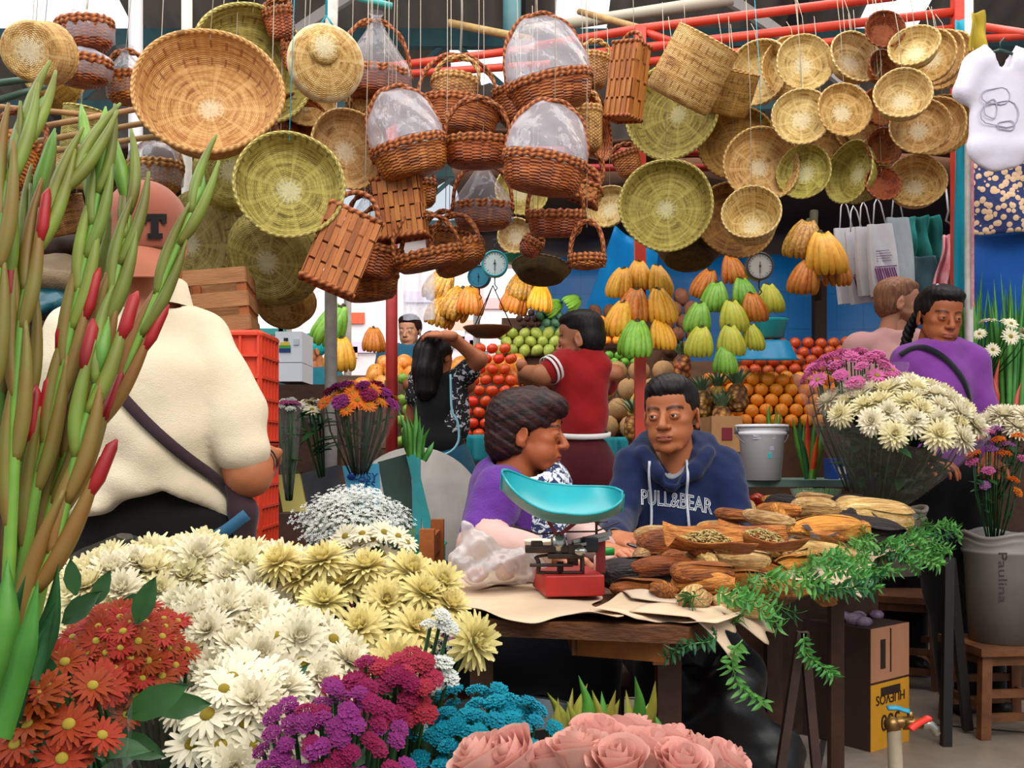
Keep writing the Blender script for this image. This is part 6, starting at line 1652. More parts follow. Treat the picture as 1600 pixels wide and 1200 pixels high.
m = MB(); m.bar(P(640, 842, 3.58), P(690, 838, 3.58), .028, .02, (0, 1, 0)); obj('crossbar', m, TEAL, e, smooth=False, world=True)
m = MB(); a, b = P(634, 856, 3.5), P(690, 886, 3.5); m.box(((a.x + b.x) / 2, 3.6, b.z + (a.z - b.z) / 2), (b.x - a.x, .2, a.z - b.z)); m.tube([(a.x, 3.5, a.z), (b.x, 3.5, a.z), (b.x, 3.7, a.z), (a.x, 3.7, a.z)], .008, 6, closed=True)
obj('plastic_tub', m, M_('plastic_green', '#129078', .4), smooth=False, label='green plastic tub beside the orange chair post', cat='tub')
m = MB(); m.box(((a.x + b.x) / 2 - .1, 3.62, b.z / 2), (b.x - a.x + .4, .22, b.z - .004)); obj('display_plinth', m, WOODD, smooth=False, label='dark low wooden bench under the green plastic tub', cat='bench')
R = .27; m = MB(); m.lathe([(.0005, .0), (R, 0), (R + .008, -.01), (R + .004, -.025), (.0005, -.025)], 48, Matrix.Translation(P(655, 790, 4.3)) @ Matrix.Rotation(math.radians(64), 4, 'X') @ Matrix.Rotation(.2, 4, 'Y'))
obj('round_tabletop', m, M_('stone_grey', '#9a948e', .6, '#827c76', 6), label='round grey tabletop tilted up behind the purple cardigan', cat='tabletop')
m = MB(); m.box((P(655, 0, 4.4).x, 4.42, .38), (.3, .1, .76)); obj('stand', m, WOODD, smooth=False, label='dark stand holding up the round grey tabletop', cat='stand')
def chair(x, y, rz, label, mat, seat=.46, back=.50):
 e = empty('wooden_chair', mat=RT((x, y, 0), 0, 0, rz), label=label, cat='chair')
 m = MB(); m.box((0, 0, seat - .015), (.42, .40, .03)); obj('seat', m, mat, e, smooth=False)
 for sx in (-.19, .19):
  for sy in (-.18, .18):
   m = MB(); m.bar((sx, sy, 0), (sx, sy, seat - .03 if sy < 0 else seat + back), .04, .04, (0, 1, 0)); obj('leg', m, mat, e, smooth=False)
 m = MB(); m.bar((-.19, -.18, .2), (.19, -.18, .2), .02, .03); m.bar((-.19, .18, .2), (.19, .18, .2), .02, .03); m.bar((-.19, -.18, .15), (-.19, .18, .15), .02, .03); m.bar((.19, -.18, .15), (.19, .18, .15), .02, .03); obj('stretcher', m, mat, e, smooth=False)
 m = MB()
 for z in (.18, .42): m.bar((-.19, .18, seat + z), (.19, .18, seat + z), .02, .06)
 obj('backrest', m, mat, e, smooth=False)
chair(-.05, 2.97, 90, 'orange brown wooden chair on which the woman in purple sits', WOODO, .40, .48)
chair(.49, 3.12, 0, 'wooden chair on which the boy sits', WOODD, .42, .30)
e = empty('plank_shelf', tuple(Vector((P(1240, 0, 4.3).x, 4.3, 0))), label='grey green plank shelf holding the white bucket right of the boy', cat='shelf')
zs_ = P(0, 750, 4.2).z
m = MB(); a, b = P(1148, 750, 4.2), P(1328, 750, 4.2); m.box(((a.x + b.x) / 2, 4.36, zs_ - .014), (b.x - a.x, .34, .028)); obj('plank', m, M_('plank_green', '#6a8278', .7, '#4c6258', 9), e, smooth=False, world=True)
for x in (a.x + .05, b.x - .05):
 m = MB(); m.bar((x, 4.48, 0), (x, 4.48, zs_ - .03), .05, .05, (0, 1, 0)); obj('leg', m, WOODD, e, smooth=False, world=True)
def bucket(px, pyt, pyb, Rp, d, mat, label, name='bucket', handle=True, taper=.82, rimn=2, wavy=0, base=None):
 """(px, pyt) middle of the mouth, pyb bottom"""
 z0 = base if base is not None else P(px, pyb, d).z; zt = P(px, pyt, d).z; R = Rp * d / FPX; h = zt - z0; c = P(px, 0, d)
 e = empty(name, (c.x, d, z0), label=label, cat='bucket'); rb = R * taper
 f_ = lambda z: rb + (R - rb) * z / h
 prof = [(.0005, .004), (rb, 0), (f_(h * .8), h * .8)]
 for k in range(rimn): z = h * (.82 + .09 * k); prof += [(f_(z) + .008, z), (f_(z + .012) + .008, z + .012), (f_(z + .014), z + .014)]
 prof += [(R + .012, h - .012), (R + .014, h), (R, h + .002), (R - .004, h - .01), (rb - .004, .012), (.0005, .012)]
 m = MB(); m.lathe(prof, 44)
 if wavy: m.v = [(x, y, z + (wavy * math.cos(4 * math.atan2(y, x)) if z > h * .9 else 0)) for x, y, z in m.v]
 obj('shell', m, mat, e)
 if handle:
  m = MB()
  for q in (-1, 1): m.box((q * (R + .008), 0, h * .9), (.012, .03, .03))
  m.tube([((R + .014) * math.cos(t_), -(R + .014) * math.sin(t_) * .55, h * .9 - .8 * R * math.sin(t_)) for t_ in [PI * k / 16 for k in range(17)]], .0025, 5); obj('handle', m, M_('wire_grey', '#8a8a8c', .4, metal=.7), e)
 return e
bucket(1190, 664, 750, 36, 4.22, M_('bucket_white', '#f2f0f4', .4), 'white plastic bucket on the plank shelf beside the boy', base=zs_)
o = [q for q in SC.objects if q.name.startswith('bucket')][0]
for (dx, dz, c, w, h) in ((.012, .10, '#28b0b0', .014, .02), (.02, .13, '#b0a8c4', .016, .016), (-.01, .18, '#c4c0cc', .09, .006), (-.01, .17, '#c4c0cc', .09, .004)):
 m = MB(); R_ = .082; m.box((dx, -R_ - .004, dz), (w, .003, h)); obj('printed_mark', m, M_('mark_' + c[1:], c, .6), o, smooth=False)
m = MB(); a, b = P(1112, 650, 4.9), P(1160, 706, 4.9);
e = empty('carton', ((a.x + b.x) / 2, 4.9, b.z), label='brown open carton with a red mark between the boy and the white bucket', cat='carton')
m.box((0, .15, (a.z - b.z) / 2), (b.x - a.x, .3, a.z - b.z)); obj('box', m, M_('carton_brown', '#b88a5a', .8, '#a87a4c', 8), e, smooth=False)
m = MB(); m.box((0, -.003, (a.z - b.z) * .5), (.05, .004, .06)); obj('printed_mark', m, M_('mark_wine', '#7a1c2c', .7), e, smooth=False)
m = MB(); m.box((a.x + .08, 5.05, b.z / 2), (.24, .3, b.z - .006)); obj('display_plinth', m, WOODD, smooth=False, label='dark wooden stand under the brown carton with a red mark', cat='stand')
e = empty('carton', tuple(P(1311, 757, 4.3)), label='blue box with a white label at the right end of the plank shelf', cat='box')
m = MB(); m.box((0, .04, .055), (.075, .09, .11)); obj('box', m, M_('box_blue', '#1848a0', .5), e, smooth=False)
m = MB(); m.box((.012, -.007, .06), (.036, .003, .03)); m.box((.012, -.007, .022), (.03, .003, .008)); obj('printed_mark', m, M_('mark_white', '#dde0ea', .6), e, smooth=False)
GL = film('glass_green', '#8aa890', .18, .05)
e = empty('glass_vase', (P(1275, 0, 4.05).x, 4.05, P(0, 830, 4.05).z), label='green glass vase of dark stems standing below the plank shelf', cat='vase')
h_ = (830 - 764) * 4.05 / FPX; m = MB(); m.lathe([(.0005, .004), (.055, 0), (.07, h_ * .4), (.10, h_), (.096, h_), (.066, h_ * .4), (.05, .008), (.0005, .01)], 32); obj('vessel', m, GL, e)
m = MB()
for k in range(46):
 a = k * 2.4; r = .06 * math.sqrt(k / 46); m.tube([(r * .6 * math.cos(a), r * .6 * math.sin(a), .012), (r * math.cos(a) * 1.3, r * math.sin(a) * 1.3, h_ * 1.0)], .005, 5)
obj('stems', m, M_('stem_green', '#2e5a24', .6, '#44742e', 14, rndvar=.2), e)
m = MB(); m.box((P(1275, 0, 4.05).x, 4.08, P(0, 830, 4.05).z / 2), (.3, .3, P(0, 830, 4.05).z - .004)); obj('display_plinth', m, WOODD, smooth=False, label='dark wooden plinth under the glass vase', cat='plinth')
for k, (px, py, c) in enumerate(((1222, 790, '#c8341c'), (1170, 800, '#d84a5a'), (1205, 800, '#b82a20'))):
 pass
e = empty('produce_sack', tuple(P(1190, 822, 4.5)), label='net sack of red fruit under the plank shelf', cat='sack')
m = MB()
for k in range(18): rg = random.Random(k); m.ell((rg.uniform(-.13, .13), rg.uniform(0, .12), rg.uniform(0, .11)), .036, seg=10, rings=6)
obj('fruit_lumps', m, FM['tomato'], e); m = MB(); m.box((0, .06, -(P(0, 822, 4.5).z - .006) / 2 - .0), (.36, .25, P(0, 822, 4.5).z - .10)); obj('support_box', m, WOODD, e, smooth=False)
def hung_bag(px, py, wp, hp, d, label, mat, roll=0, yaw=0, stripes=True):
 s = d / FPX; w, h = wp * s, hp * s; dp = .04
 M = Matrix.Translation(P(px, py, d)) @ Euler((0, math.radians(roll), math.radians(yaw))).to_matrix().to_4x4()
 e = empty('shopping_bag', mat=M, label=label, cat='bag', group='paper bags hung in a row')
 m = MB(); f_ = lambda u, v, q: ((u - .5) * w * (1 - .04 * v), q * dp / 2 * (1 - .7 * v) + .008 * math.sin(u * 9 + v * 4), -h * (1 - v))
 m.grid(lambda u, v: f_(u, v, -1), 8, 10); m.grid(lambda u, v: f_(1 - u, v, 1), 8, 10); m.grid(lambda u, v: Vector(f_(0, v, 1)).lerp(Vector(f_(0, v, -1)), u), 2, 10); m.grid(lambda u, v: Vector(f_(1, v, -1)).lerp(Vector(f_(1, v, 1)), u), 2, 10); m.grid(lambda u, v: Vector(f_(u, 0, -1)).lerp(Vector(f_(u, 0, 1)), v), 8, 2)
 obj('bag_body', m, mat, e)
 m = MB(); m.tube([(-w * .25, 0, -.01), (-w * .12, 0, h * .28), (0, 0, h * .36), (w * .12, 0, h * .28), (w * .25, 0, -.01)], .004, 6); obj('handle', m, mat, e)
 if stripes:
  m = MB()
  for k in range(9):
   x0 = -w * .42 + k * w * .09; z0 = -h * .62
   m.bar((x0, -dp / 2 * .95 - .004, z0), (x0 + w * .12, -dp / 2 - .004, z0 - h * .26 * (1 - k * .03)), w * .045, .003, (0, 1, 0))
  m.bar((-w * .42, -dp / 2 * .9 - .003, -h * .60), (w * .42, -dp / 2 * .9 - .003, -h * .60), h * .012, .003, (0, 1, 0))
  for k in range(3): m.tube([(w * (.05 + .1 * k) + .018 * math.cos(t_), -dp / 2 - .006, -h * (.84 + .03 * k) + .018 * math.sin(t_)) for t_ in [q * PI / 6 for q in range(12)]], .003, 5, closed=True)
  for k in range(5): m.bar((-w * .30, -dp / 2 * .6 - .006, -h * (.38 + .035 * k)), (w * (.2 + .05 * (k % 3)), -dp / 2 * .6 - .006, -h * (.38 + .035 * k)), h * .006, .003, (0, 1, 0))
  obj('printed_pattern', m, M_('print_plum', '#6e2a6a', .7), e, smooth=False, label='plum striped print')
BAGM = M_('paper_bag', '#d2cfd4', .75, '#bfbcc2', 6, .15, 14)
for k, a in enumerate(((1322, 356, 46, 118, 5.42, 'rearmost white paper bag of the row, its lower edge showing at the left', -6), (1338, 362, 44, 112, 5.32, 'white paper bag with a plum print, second from the left', -8), (1352, 354, 40, 108, 5.24, 'narrow white paper bag seen between two printed ones', -6), (1374, 350, 46, 112, 5.16, 'front white paper bag with the largest plum print', -6))):
 hung_bag(a[0], a[1], a[2], a[3], a[4], a[5], BAGM, roll=a[6], yaw=14, stripes=k in (1, 3))
hung_bag(1402, 340, 44, 104, 5.2, 'plain silvery bag hanging beside the teal cloth', M_('bag_silver', '#aab4ba', .4, '#8e989e', 5, .3, 10), roll=-4, yaw=18, stripes=False)
def hung_cloth(px, py, wt, wb, hp, d, mat, name, label, cat, tw=6, amp=.03):
 s = d / FPX; c = P(px, py, d); m = MB()
 m.grid(lambda u, v: (c.x + (u - .5) * (wb + (wt - wb) * v) * s, d + amp * math.sin(u * tw * 2) * (1 - .5 * v) + amp * .4 * math.sin(v * 7 + u * 5), c.z - hp * s * (1 - v)), 40, 20)
 o = obj(name, m, mat, label=label, cat=cat); o.modifiers.new('t', 'SOLIDIFY').thickness = .008; return o
hung_cloth(1440, 338, 50, 74, 78, 5.3, fabric('cloth_green', '#0e6e6a', '#0a5654', bump=.4), 'cloth', 'dark teal cloth hanging between the silvery bag and the pink bags', 'cloth', 9, .05)
hung_cloth(1446, 400, 30, 60, 80, 5.24, fabric('cloth_slate', '#33505a', '#2a424c', bump=.2), 'cloth', 'slate blue folded cloth hanging below the teal one', 'cloth', 3, .02)
hung_cloth(1490, 366, 22, 56, 88, 5.16, M_('bag_pink', '#d8a0a8', .5, '#b83a54', 9, .3, 14), 'plastic_bag', 'bunch of pink and white striped plastic bags on a hook', 'bag', 10, .05)
pole('steel_hook', [P(x, y, 5.1) for x, y in ((1478, 295), (1482, 330), (1478, 345), (1488, 352), (1496, 344), (1494, 332))], .006, M_('wire_grey', '#8a8a8c', .4), 'curved steel hook above the pink plastic bags', 'hook')
hung_cloth(1503, 30, 14, 18, 450, 4.46, fabric('cloth_cyan', '#1896ac', '#1488a0', bump=.2), 'cloth', 'narrow cyan cloth strip hanging down beside the white pole', 'cloth', 2, .02)
hung_cloth(1530, 18, 16, 26, 62, 4.2, fabric('cloth_mustard', '#a8902a', '#948022', bump=.3), 'cloth', 'mustard cloth hanging above the white T-shirt', 'cloth', 3, .02)
hung_cloth(1585, 360, 130, 140, 170, 4.95, fabric('cloth_blue', '#0f4c96', '#0c3e80', bump=.25), 'cloth', 'deep blue cloth hanging below the lace top', 'cloth', 4, .03)
e = empty('hanging_tshirt', tuple(P(1565, 80, 3.72)), label='white T-shirt with a faint grey print on a hanger beside the white pole', cat='T-shirt')
s = SDF((1.58, 3.5, 1.95), (2.2, 3.95, 2.62), .010); q = lambda px, py, dy=0: np.array(P(px, py, 3.72 + dy))
s.cap(q(1563, 110), q(1563, 225), .112, .108, 0, sc=(1, .3, 1)); s.cap(q(1530, 98), q(1600, 98), .03, .03, .03); s.cap(q(1522, 105), q(1506, 142), .045, .042, .03); s.cap(q(1605, 105), q(1625, 142), .045, .042, .03); s.cap(q(1530, 230), q(1598, 230), .028, .028, .03)
s.cap(q(1563, 70), q(1563, 100), .05, .04, .01, sub=True); s.disp(folds(4, .0018, 26, ((1, .2, .3), (.8, .2, -.4))))
V, F_ = s_V(s); me = join_nets('shirt', [(V - np.array(e.location), F_, (1, 1, 1))], None or fabric('tee_white', '#d2ccd8', '#c4bece', bump=.2)); obj('shirt_body', me, None, e)
m = MB(); m.tube([P(1520, 92, 3.72), P(1563, 78, 3.72), P(1606, 92, 3.72)], .006, 6); m.tube([P(1563, 78, 3.72), P(1563, 66, 3.72), P(1570, 60, 3.72)], .004, 6); obj('hanger', m, M_('hanger_green', '#1c3a30', .4), e, world=True)
m = MB()
for a, b, w, h in ((1556, 150, 22, 14), (1562, 178, 30, 22), (1548, 170, 10, 16), (1572, 196, 14, 8)): m.tube([P(a + w * math.cos(k * .4), b + h * math.sin(k * .4) * (1 + .2 * math.sin(k)), 3.684) for k in range(16)], .0022, 4, closed=True)
obj('faint_print', m, M_('print_grey', '#a8a2b4', .8), e, world=True)
t = NT('lace'); v = t.n('ShaderNodeTexVoronoi'); v.inputs['Scale'].default_value = 34; t.l(t.obj(), v.inputs['Vector']); t.set(t.ramp(v.outputs['Distance'], [(.42, '#d0ac88'), (.50, '#1c2c5e')], 'CONSTANT'), .8); t.bump(v.outputs['Distance'], .5, -.01)
hung_cloth(1575, 246, 136, 130, 118, 4.85, t.mat, 'lace_top', 'tan and navy lace flower top hanging under the white T-shirt', 'top', 4, .03)
m = MB(); m.ribbon([P(1519, 90, 4.33), P(1520, 480, 4.33)], .012, [Vector((0, -1, 0))] * 2, .001); obj('tape_measure', m, M_('tape_pink', '#c88a90', .6, '#b05a68', 40), smooth=False, label='pinkish measuring tape hanging against the white pole', cat='tape')
m = MB(); m.box((-1.85, 3.55, .60), (1.3, .8, 1.2)); obj('counter', m, WOODD, smooth=False, label='dark counter at the left edge under the sacks', cat='counter')
def heap(px, py, d, r, mat, name, label, cat, seed):
 s = SDF(np.array(P(px, py, d)) - np.array(r) - .05, np.array(P(px, py, d)) + np.array(r) + .05, .012); rg = random.Random(seed); c = np.array(P(px, py, d))
 for k in range(7): s.ell(c + np.array((rg.uniform(-.6, .6) * r[0], rg.uniform(-.5, .5) * r[1], rg.uniform(-.5, .4) * r[2])), tuple(q * rg.uniform(.4, .6) for q in r), .04)
 s.disp(folds(seed, .007, 34, ((1, .3, .8), (-.6, .4, 1), (.2, .8, 1)))); V, F_ = s_V(s); c0 = V.mean(0)
 me = join_nets(name, [(V - c0, F_, (1, 1, 1))], mat); return obj(name, me, mat, mat=Matrix.Translation(c0), label=label, cat=cat)
heap(40, 432, 3.5, (.26, .2, .10), fabric('burlap', '#8a7458', '#6e5a42', weave=200, bump=.5), 'burlap_sack', 'crumpled burlap sack lying at the left edge', 'sack', 3)
heap(80, 470, 3.4, (.17, .16, .07), M_('bag_teal', '#1c5a66', .35, '#123e48', 7), 'plastic_bag', 'dark teal plastic bag lying below the burlap sack', 'bag', 5)
heap(20, 480, 3.4, (.16, .16, .10), fabric('burlap_dark', '#5c4c3c', '#463828', weave=200, bump=.5), 'burlap_sack', 'darker burlap sack under the teal bag at the left edge', 'sack', 9)
m = MB(); m.grid(lambda u, v: P(82 + 40 * u, 424 + 24 * (1 - v), 3.55 + .05 * v), 4, 3); o = obj('paper_sheet', m, M_('paper_white', '#d8d6da', .8), label='white paper sheet lying beside the burlap sack', cat='paper'); o.modifiers.new('t', 'SOLIDIFY').thickness = .004
m = MB(); m.box((-1.8, 4.13, .905), (.5, .3, 1.81)); obj('stand', m, WOODD, smooth=False, label='dark tall stand at the left edge carrying the dark sack', cat='stand')
heap(60, 365, 4.1, (.26, .2, .16), M_('dark_wares', '#3a2014', .7, '#1e100a', 6), 'sack', 'dark sack in the shade behind the burlap', 'sack', 12)
e = (0,); crate_plastic(-8, 40, 500, 648, 3.1, .2, '#3a2a22', 'dark crate at the left edge beneath the sacks')
# ================================================================== the tamale table
TZ = .78
E0 = Vector((.32, 1.85, 0)); E1 = Vector((1.44, 3.60, 0)); EU = (E1 - E0).normalized(); EV = Vector((-EU.y, EU.x, 0)); EL = (E1 - E0).length
def tp(t, s, z=0): return E0 + EU * t + EV * s + Vector((0, 0, TZ + z))
TABW = M_('table_wood', '#6a3e1e', .6, '#3c2010', 7, .3, 30, stretch=(1, 5, 5))
e = empty('market_table', (.55, 2.6, 0), label='long dark wooden market table carrying tamales, paper and the red scale', cat='table')
poly = [(-.12, 1.95), (.32, 1.85), (1.44, 3.60), (.94, 3.86), (.62, 2.76), (-.30, 2.62)]
m = MB(); n_ = len(poly); m.add([(x, y, TZ - .004) for x, y in poly] + [(x, y, TZ - .035) for x, y in poly], [tuple(range(n_)), tuple(range(2 * n_ - 1, n_ - 1, -1))] + [(i, i + n_, (i + 1) % n_ + n_, (i + 1) % n_) for i in range(n_)])
obj('tabletop', m, TABW, e, smooth=False, world=True, recalc=True)
for (x, y) in ((-.06, 2.03), (.30, 1.97), (1.10, 3.48), (.98, 3.74), (.77, 3.02), (-.22, 2.54)):
 m = MB(); m.bar((x, y, 0), (x, y, TZ - .036), .045, .045, (0, 1, 0)); obj('leg', m, WOODD, e, smooth=False, world=True)
m = MB(); a, b = P(906, 1008, 1.97), P(1040, 1018, 1.90)
m.bar(a, b, .03, .035); m.bar(b + Vector((-.008, 0, .0)), b + Vector((-.008, .25, 0)), .03, .05); m.bar(a, a + Vector((0, .25, 0)), .03, .04)
obj('drawer_frame', m, M_('drawer_wood', '#b06a2e', .5, '#7a4218', 8, .3, 30), e, smooth=False, world=True)
m = MB(); m.bar((-.06, 2.02, .22), (.30, 1.98, .22), .03, .05); m.bar((-.06, 2.03, .22), (-.22, 2.56, .22), .03, .05); obj('stretcher', m, WOODD, e, smooth=False, world=True)
t = NT('kraft_paper'); n = t.noise(t.obj(), 5, 4); t.set(t.ramp(n, [(.3, '#bfa183'), (.7, '#d0b698')]), .8); t.bump(t.noise(t.obj(), 14, 3), .25, .01)
KRAFT = t.mat
def paper(pts, label, drop=None, z=.002, seed=1):
 """four corner points (x, y, dz) -> crinkled sheet"""
 q = [Vector((p[0], p[1], TZ + z + (p[2] if len(p) > 2 else 0))) for p in pts]; rg = random.Random(seed); ph = [rg.uniform(0, 6) for _ in range(4)]
 def f(u, v):
  b = q[0].lerp(q[1], u).lerp(q[3].lerp(q[2], u), v); ed = max(abs(u - .5), abs(v - .5)) * 2
  w = .018 * ed ** 6
  b += Vector((w * math.sin(v * 13 + ph[0]) + .3 * w * math.sin(v * 37), w * math.sin(u * 11 + ph[1]) + .3 * w * math.sin(u * 31), .0025 + .0025 * math.sin(u * 9 + ph[2] + 3 * v) + .008 * ed ** 8 * math.sin(8 * u + 7 * v + ph[3]) + .004 * ed ** 8))
  return b
 m = MB(); m.grid(f, 40, 40); o = obj('paper_sheet', m, KRAFT, label=label, cat='paper'); o.modifiers.new('t', 'SOLIDIFY').thickness = .0015; return o
paper([(-.13, 1.94), (.20, 1.87), (.16, 2.40), (-.26, 2.56)], 'kraft paper covering the table in front of the woman, under the scale', seed=2)
paper([(-.32, 2.25), (.02, 2.30), (.05, 2.60), (-.34, 2.66)], 'kraft paper sheet at the rear left end of the table, under the plastic bag', z=.006, seed=5)
paper([(.13, 1.92), (.35, 1.84, -.012), (1.46, 3.56, -.01), (1.05, 3.68)], 'long kraft paper sheet under the tamales', z=.007, seed=7)
def hangsheet(t0, t1, out, down, s_in, label, seed):
 rg = random.Random(seed); a_ = rg.uniform(0, 6)
 def f(u, v):
  t_ = t0 + (t1 - t0) * u; w = .02 * math.sin(u * 9 + a_) + .012 * math.sin(u * 23)
  if v < .5: return tp(t_, s_in * (1 - 2 * v), .014 + .004 * math.sin(u * 8))
  k = (v - .5) * 2; return tp(t_ + .02 * k, -out * k - w * k, .014 - (down + w) * k ** 1.4)
 m = MB(); m.grid(f, 30, 14); o = obj('paper_sheet', m, KRAFT, label=label, cat='paper'); o.modifiers.new('t', 'SOLIDIFY').thickness = .0015
hangsheet(.0, .30, .05, .05, .12, 'kraft paper corner drooping over the front edge of the table', 3)
hangsheet(.62, .92, .09, .015, .12, 'kraft paper corner sticking out between the green sprigs', 6)
m = MB(); a, b = P(965, 934, 2.16), P(1116, 968, 1.98)
m.grid(lambda u, v: a.lerp(b, u) + Vector((.02 * v, -.11 * (v - .3) * (1 - .5 * u), .010 + .012 * math.sin(PI * u) + .006 * math.sin(5 * u + 3 * v))), 24, 8)
o = obj('paper_sheet', m, M_('paper_pale', '#cdb8a2', .8, '#bda48c', 7), label='pale strip of paper lying before the front tamales', cat='paper'); o.modifiers.new('t', 'SOLIDIFY').thickness = .0015
# ---- the scale
sx, sy = P(872, 0, 2.16).x, 2.16
e = empty('market_scale', RT((sx, sy, TZ + .012), 0, 0, 0).translation, label='red market scale with a turquoise scoop pan on the kraft paper', cat='scale')
bpy_matrix[e.name] = Matrix.Translation((sx, sy, TZ + .012))
SR = M_('scale_red', '#b8241c', .45, '#962018', 12); IRON = M_('scale_iron', '#2e2420', .5, '#4a352a', 20, .2, 60, metal=.3); CHR = M_('scale_chrome', '#a8a49c', .25, metal=.9)
m = MB(); Rz = Matrix.Rotation(math.radians(8), 3, 'Z')
m.box((.022, .045, .022), (.125, .17, .044), Rz); obj('base_box', m, SR, e, smooth=False, bevel=.003)
m = MB()
m.tube(curve_pts([(-.042, -.01, .044), (-.042, -.01, .085), (-.046, -.01, .100), (-.02, -.01, .108)], 10), .005, 7); m.tube(curve_pts([(.05, -.01, .044), (.05, -.01, .09), (.046, -.01, .105), (.02, -.01, .108)], 10), .005, 7)
m.tube([(-.042, -.01, .048), (.05, -.01, .048)], .006, 7); m.tube([(.004, -.01, .044), (.004, -.01, .085)], .007, 8); m.box((.03, -.012, .10), (.022, .022, .05)); m.bar((-.06, -.02, .075), (.03, -.02, .075), .012, .010)
obj('yoke', m, IRON, e)
m = MB(); m.box((-.02, -.012, .128), (.10, .03, .024)); m.box((-.045, -.012, .145), (.025, .024, .02)); m.box((.035, -.012, .128), (.03, .035, .032)); m.box((.012, -.02, .106), (.07, .022, .018)); obj('balance_block', m, IRON, e, smooth=False, bevel=.003)
m = MB(); m.lathe([(.0005, .115), (.016, .115), (.016, .168), (.011, .172), (.011, .182), (.0005, .182)], 20, Matrix.Translation((.0, -.012, 0))); m.lathe([(.0005, .0), (.013, .0), (.013, .03), (.0005, .03)], 16, Matrix.Translation((.045, -.02, .125)) @ Matrix.Rotation(PI / 2, 4, 'X')); obj('pillar', m, CHR, e)
m = MB(); m.bar((.03, -.005, .150), (.115, .05, .172), .008, .016); m.bar((.03, -.02, .138), (.11, .035, .158), .006, .010); obj('beam', m, CHR, e, smooth=False)
m = MB(); m.box((.068, .012, .140), (.032, .028, .052), Rz); obj('sliding_weight', m, M_('weight_dark', '#2a2c30', .4, metal=.5), e, smooth=False, bevel=.004)
m = MB(); m.bar((.094, .05, .04), (.094, .05, .165), .02, .012, (0, 1, 0)); obj('beam_post', m, M_('scale_red_dark', '#7a1a18', .5), e, smooth=False)
m = MB(); m.tube([(.085, .05, .162), (.085, .05, .21), (.11, .06, .212)], .003, 6); m.tube([(-.10, -.02, .21), (-.04, -.012, .178), (.02, -.012, .186)], .003, 6); m.tube([(.02, -.012, .186), (.08, .0, .186), (.13, .02, .215)], .003, 6)
obj('wire_support', m, IRON, e)
m = MB()
for q in (-1, 1): m.bar((q * .004, -.012, .178), (.01 + q * .032, -.012, .225), .008, .022, (0, 1, 0))
obj('pan_bracket', m, M_('scale_red_dark', '#7a1a18', .5), e, smooth=False)
m = MB(); L_, W_ = .127, .11
def pan(u, v, o):
 x = (u - .5) * 2; y = (v - .5) * 2; hw = W_ * max(.015, 1 - abs(x) ** (2.6 if x < 0 else 3)) ** .5
 return Vector((x * L_, y * hw, .235 + o + .060 * (abs(x) ** 1.9) * (1.0 if x < 0 else .55) + .048 * y * y * (1 - .2 * abs(x)) - .006 * (x > 0) * x))
m.grid(lambda u, v: pan(u, v, .003), 30, 16); t0 = MB(); t0.grid(lambda u, v: pan(1 - u, v, 0), 30, 16); m.cur = 1; m.add(t0.v, t0.f); m.cur = 0
edge = [pan(k / 24, 0, .0015) for k in range(25)] + [pan(1, k / 12, .0015) for k in range(1, 13)] + [pan(1 - k / 24, 1, .0015) for k in range(1, 25)] + [pan(0, 1 - k / 12, .0015) for k in range(1, 12)]
m.tube(edge, .0028, 6, closed=True)
m.xform(Matrix.Translation((.004, -.012, .155)) @ Matrix.Rotation(math.radians(13), 4, 'X') @ Matrix.Rotation(math.radians(3), 4, 'Y') @ Matrix.Translation((0, 0, -.235)))
obj('scoop_pan', m, [M_('pan_turquoise', '#12a0a6', .3, '#0e8890', 5), M_('pan_under', '#4a9c9c', .35, '#6a8a86', 9, metal=.2)], e)
for ch in KIDS[e.name]:
 if not ch.name.startswith(('base_box', 'scoop')):
  for v_ in ch.data.vertices: v_.co.z = v_.co.z if v_.co.z < .044 else .044 + (v_.co.z - .044) * .62
def solo(name, mb, mat, label, cat, **k): return obj(name, mb, mat, label=label, cat=cat, **k)
m = MB(); m.lathe([(.0005, .0), (.026, 0), (.034, .088), (.036, .090), (.034, .093), (.032, .088), (.024, .004), (.0005, .004)], 32, Matrix.Translation(P(842, 0, 2.40) * 1) @ Matrix.Translation((0, 0, TZ + .012 - P(842, 0, 2.40).z))); solo('paper_cup', m, M_('cup_white', '#d8ccb8', .6), 'white paper cup standing behind the red scale', 'cup')
s = SDF((-.16, -.12, -.02), (.16, .12, .16), .005); rg = random.Random(4)
s.ell((0, 0, .04), (.095, .06, .045), 0); s.ell((-.04, 0, .065), (.045, .045, .045), .03); s.chain([(-.03, 0, .09), (-.05, 0, .125)], [.03, .012], .02); s.ell((.07, 0, .03), (.06, .05, .03), .02)
s.disp(folds(14, .006, 60, ((1, .3, .8), (-.6, .4, 1), (.2, .9, .6)))); s.cut((0, 0, .0), (0, 0, -1), .003)
V, F_ = s_V(s); e = empty('plastic_bag', tuple(P(768, 0, 2.28).xy) + (TZ + .016,), label='crumpled translucent plastic bag of pink food on the kraft paper', cat='bag')
obj('bag_film', join_nets('bag_film', [(V, F_, (1, 1, 1))], None or film('bag_film', '#e6dcd8', .42, .25)), None, e)
m = MB()
for k in range(9): m.ell((rg.uniform(-.05, .05), rg.uniform(-.03, .03), rg.uniform(.015, .05)), (.022, .02, .016), seg=9, rings=6)
obj('food', m, M_('pink_food', '#d09a84', .6, '#c08068', 20), e)
jx = P(945, 0, 2.40); e = empty('jar', (jx.x, 2.40, TZ + .014), label='small red dotted jar with a green lid beside the scale', cat='jar')
m = MB(); m.lathe([(.0005, 0), (.024, 0), (.026, .006), (.026, .05), (.022, .058), (.0005, .058)], 24); obj('jar_body', m, M_('jar_red', '#b8342a', .3, '#d8c0b0', 60), e)
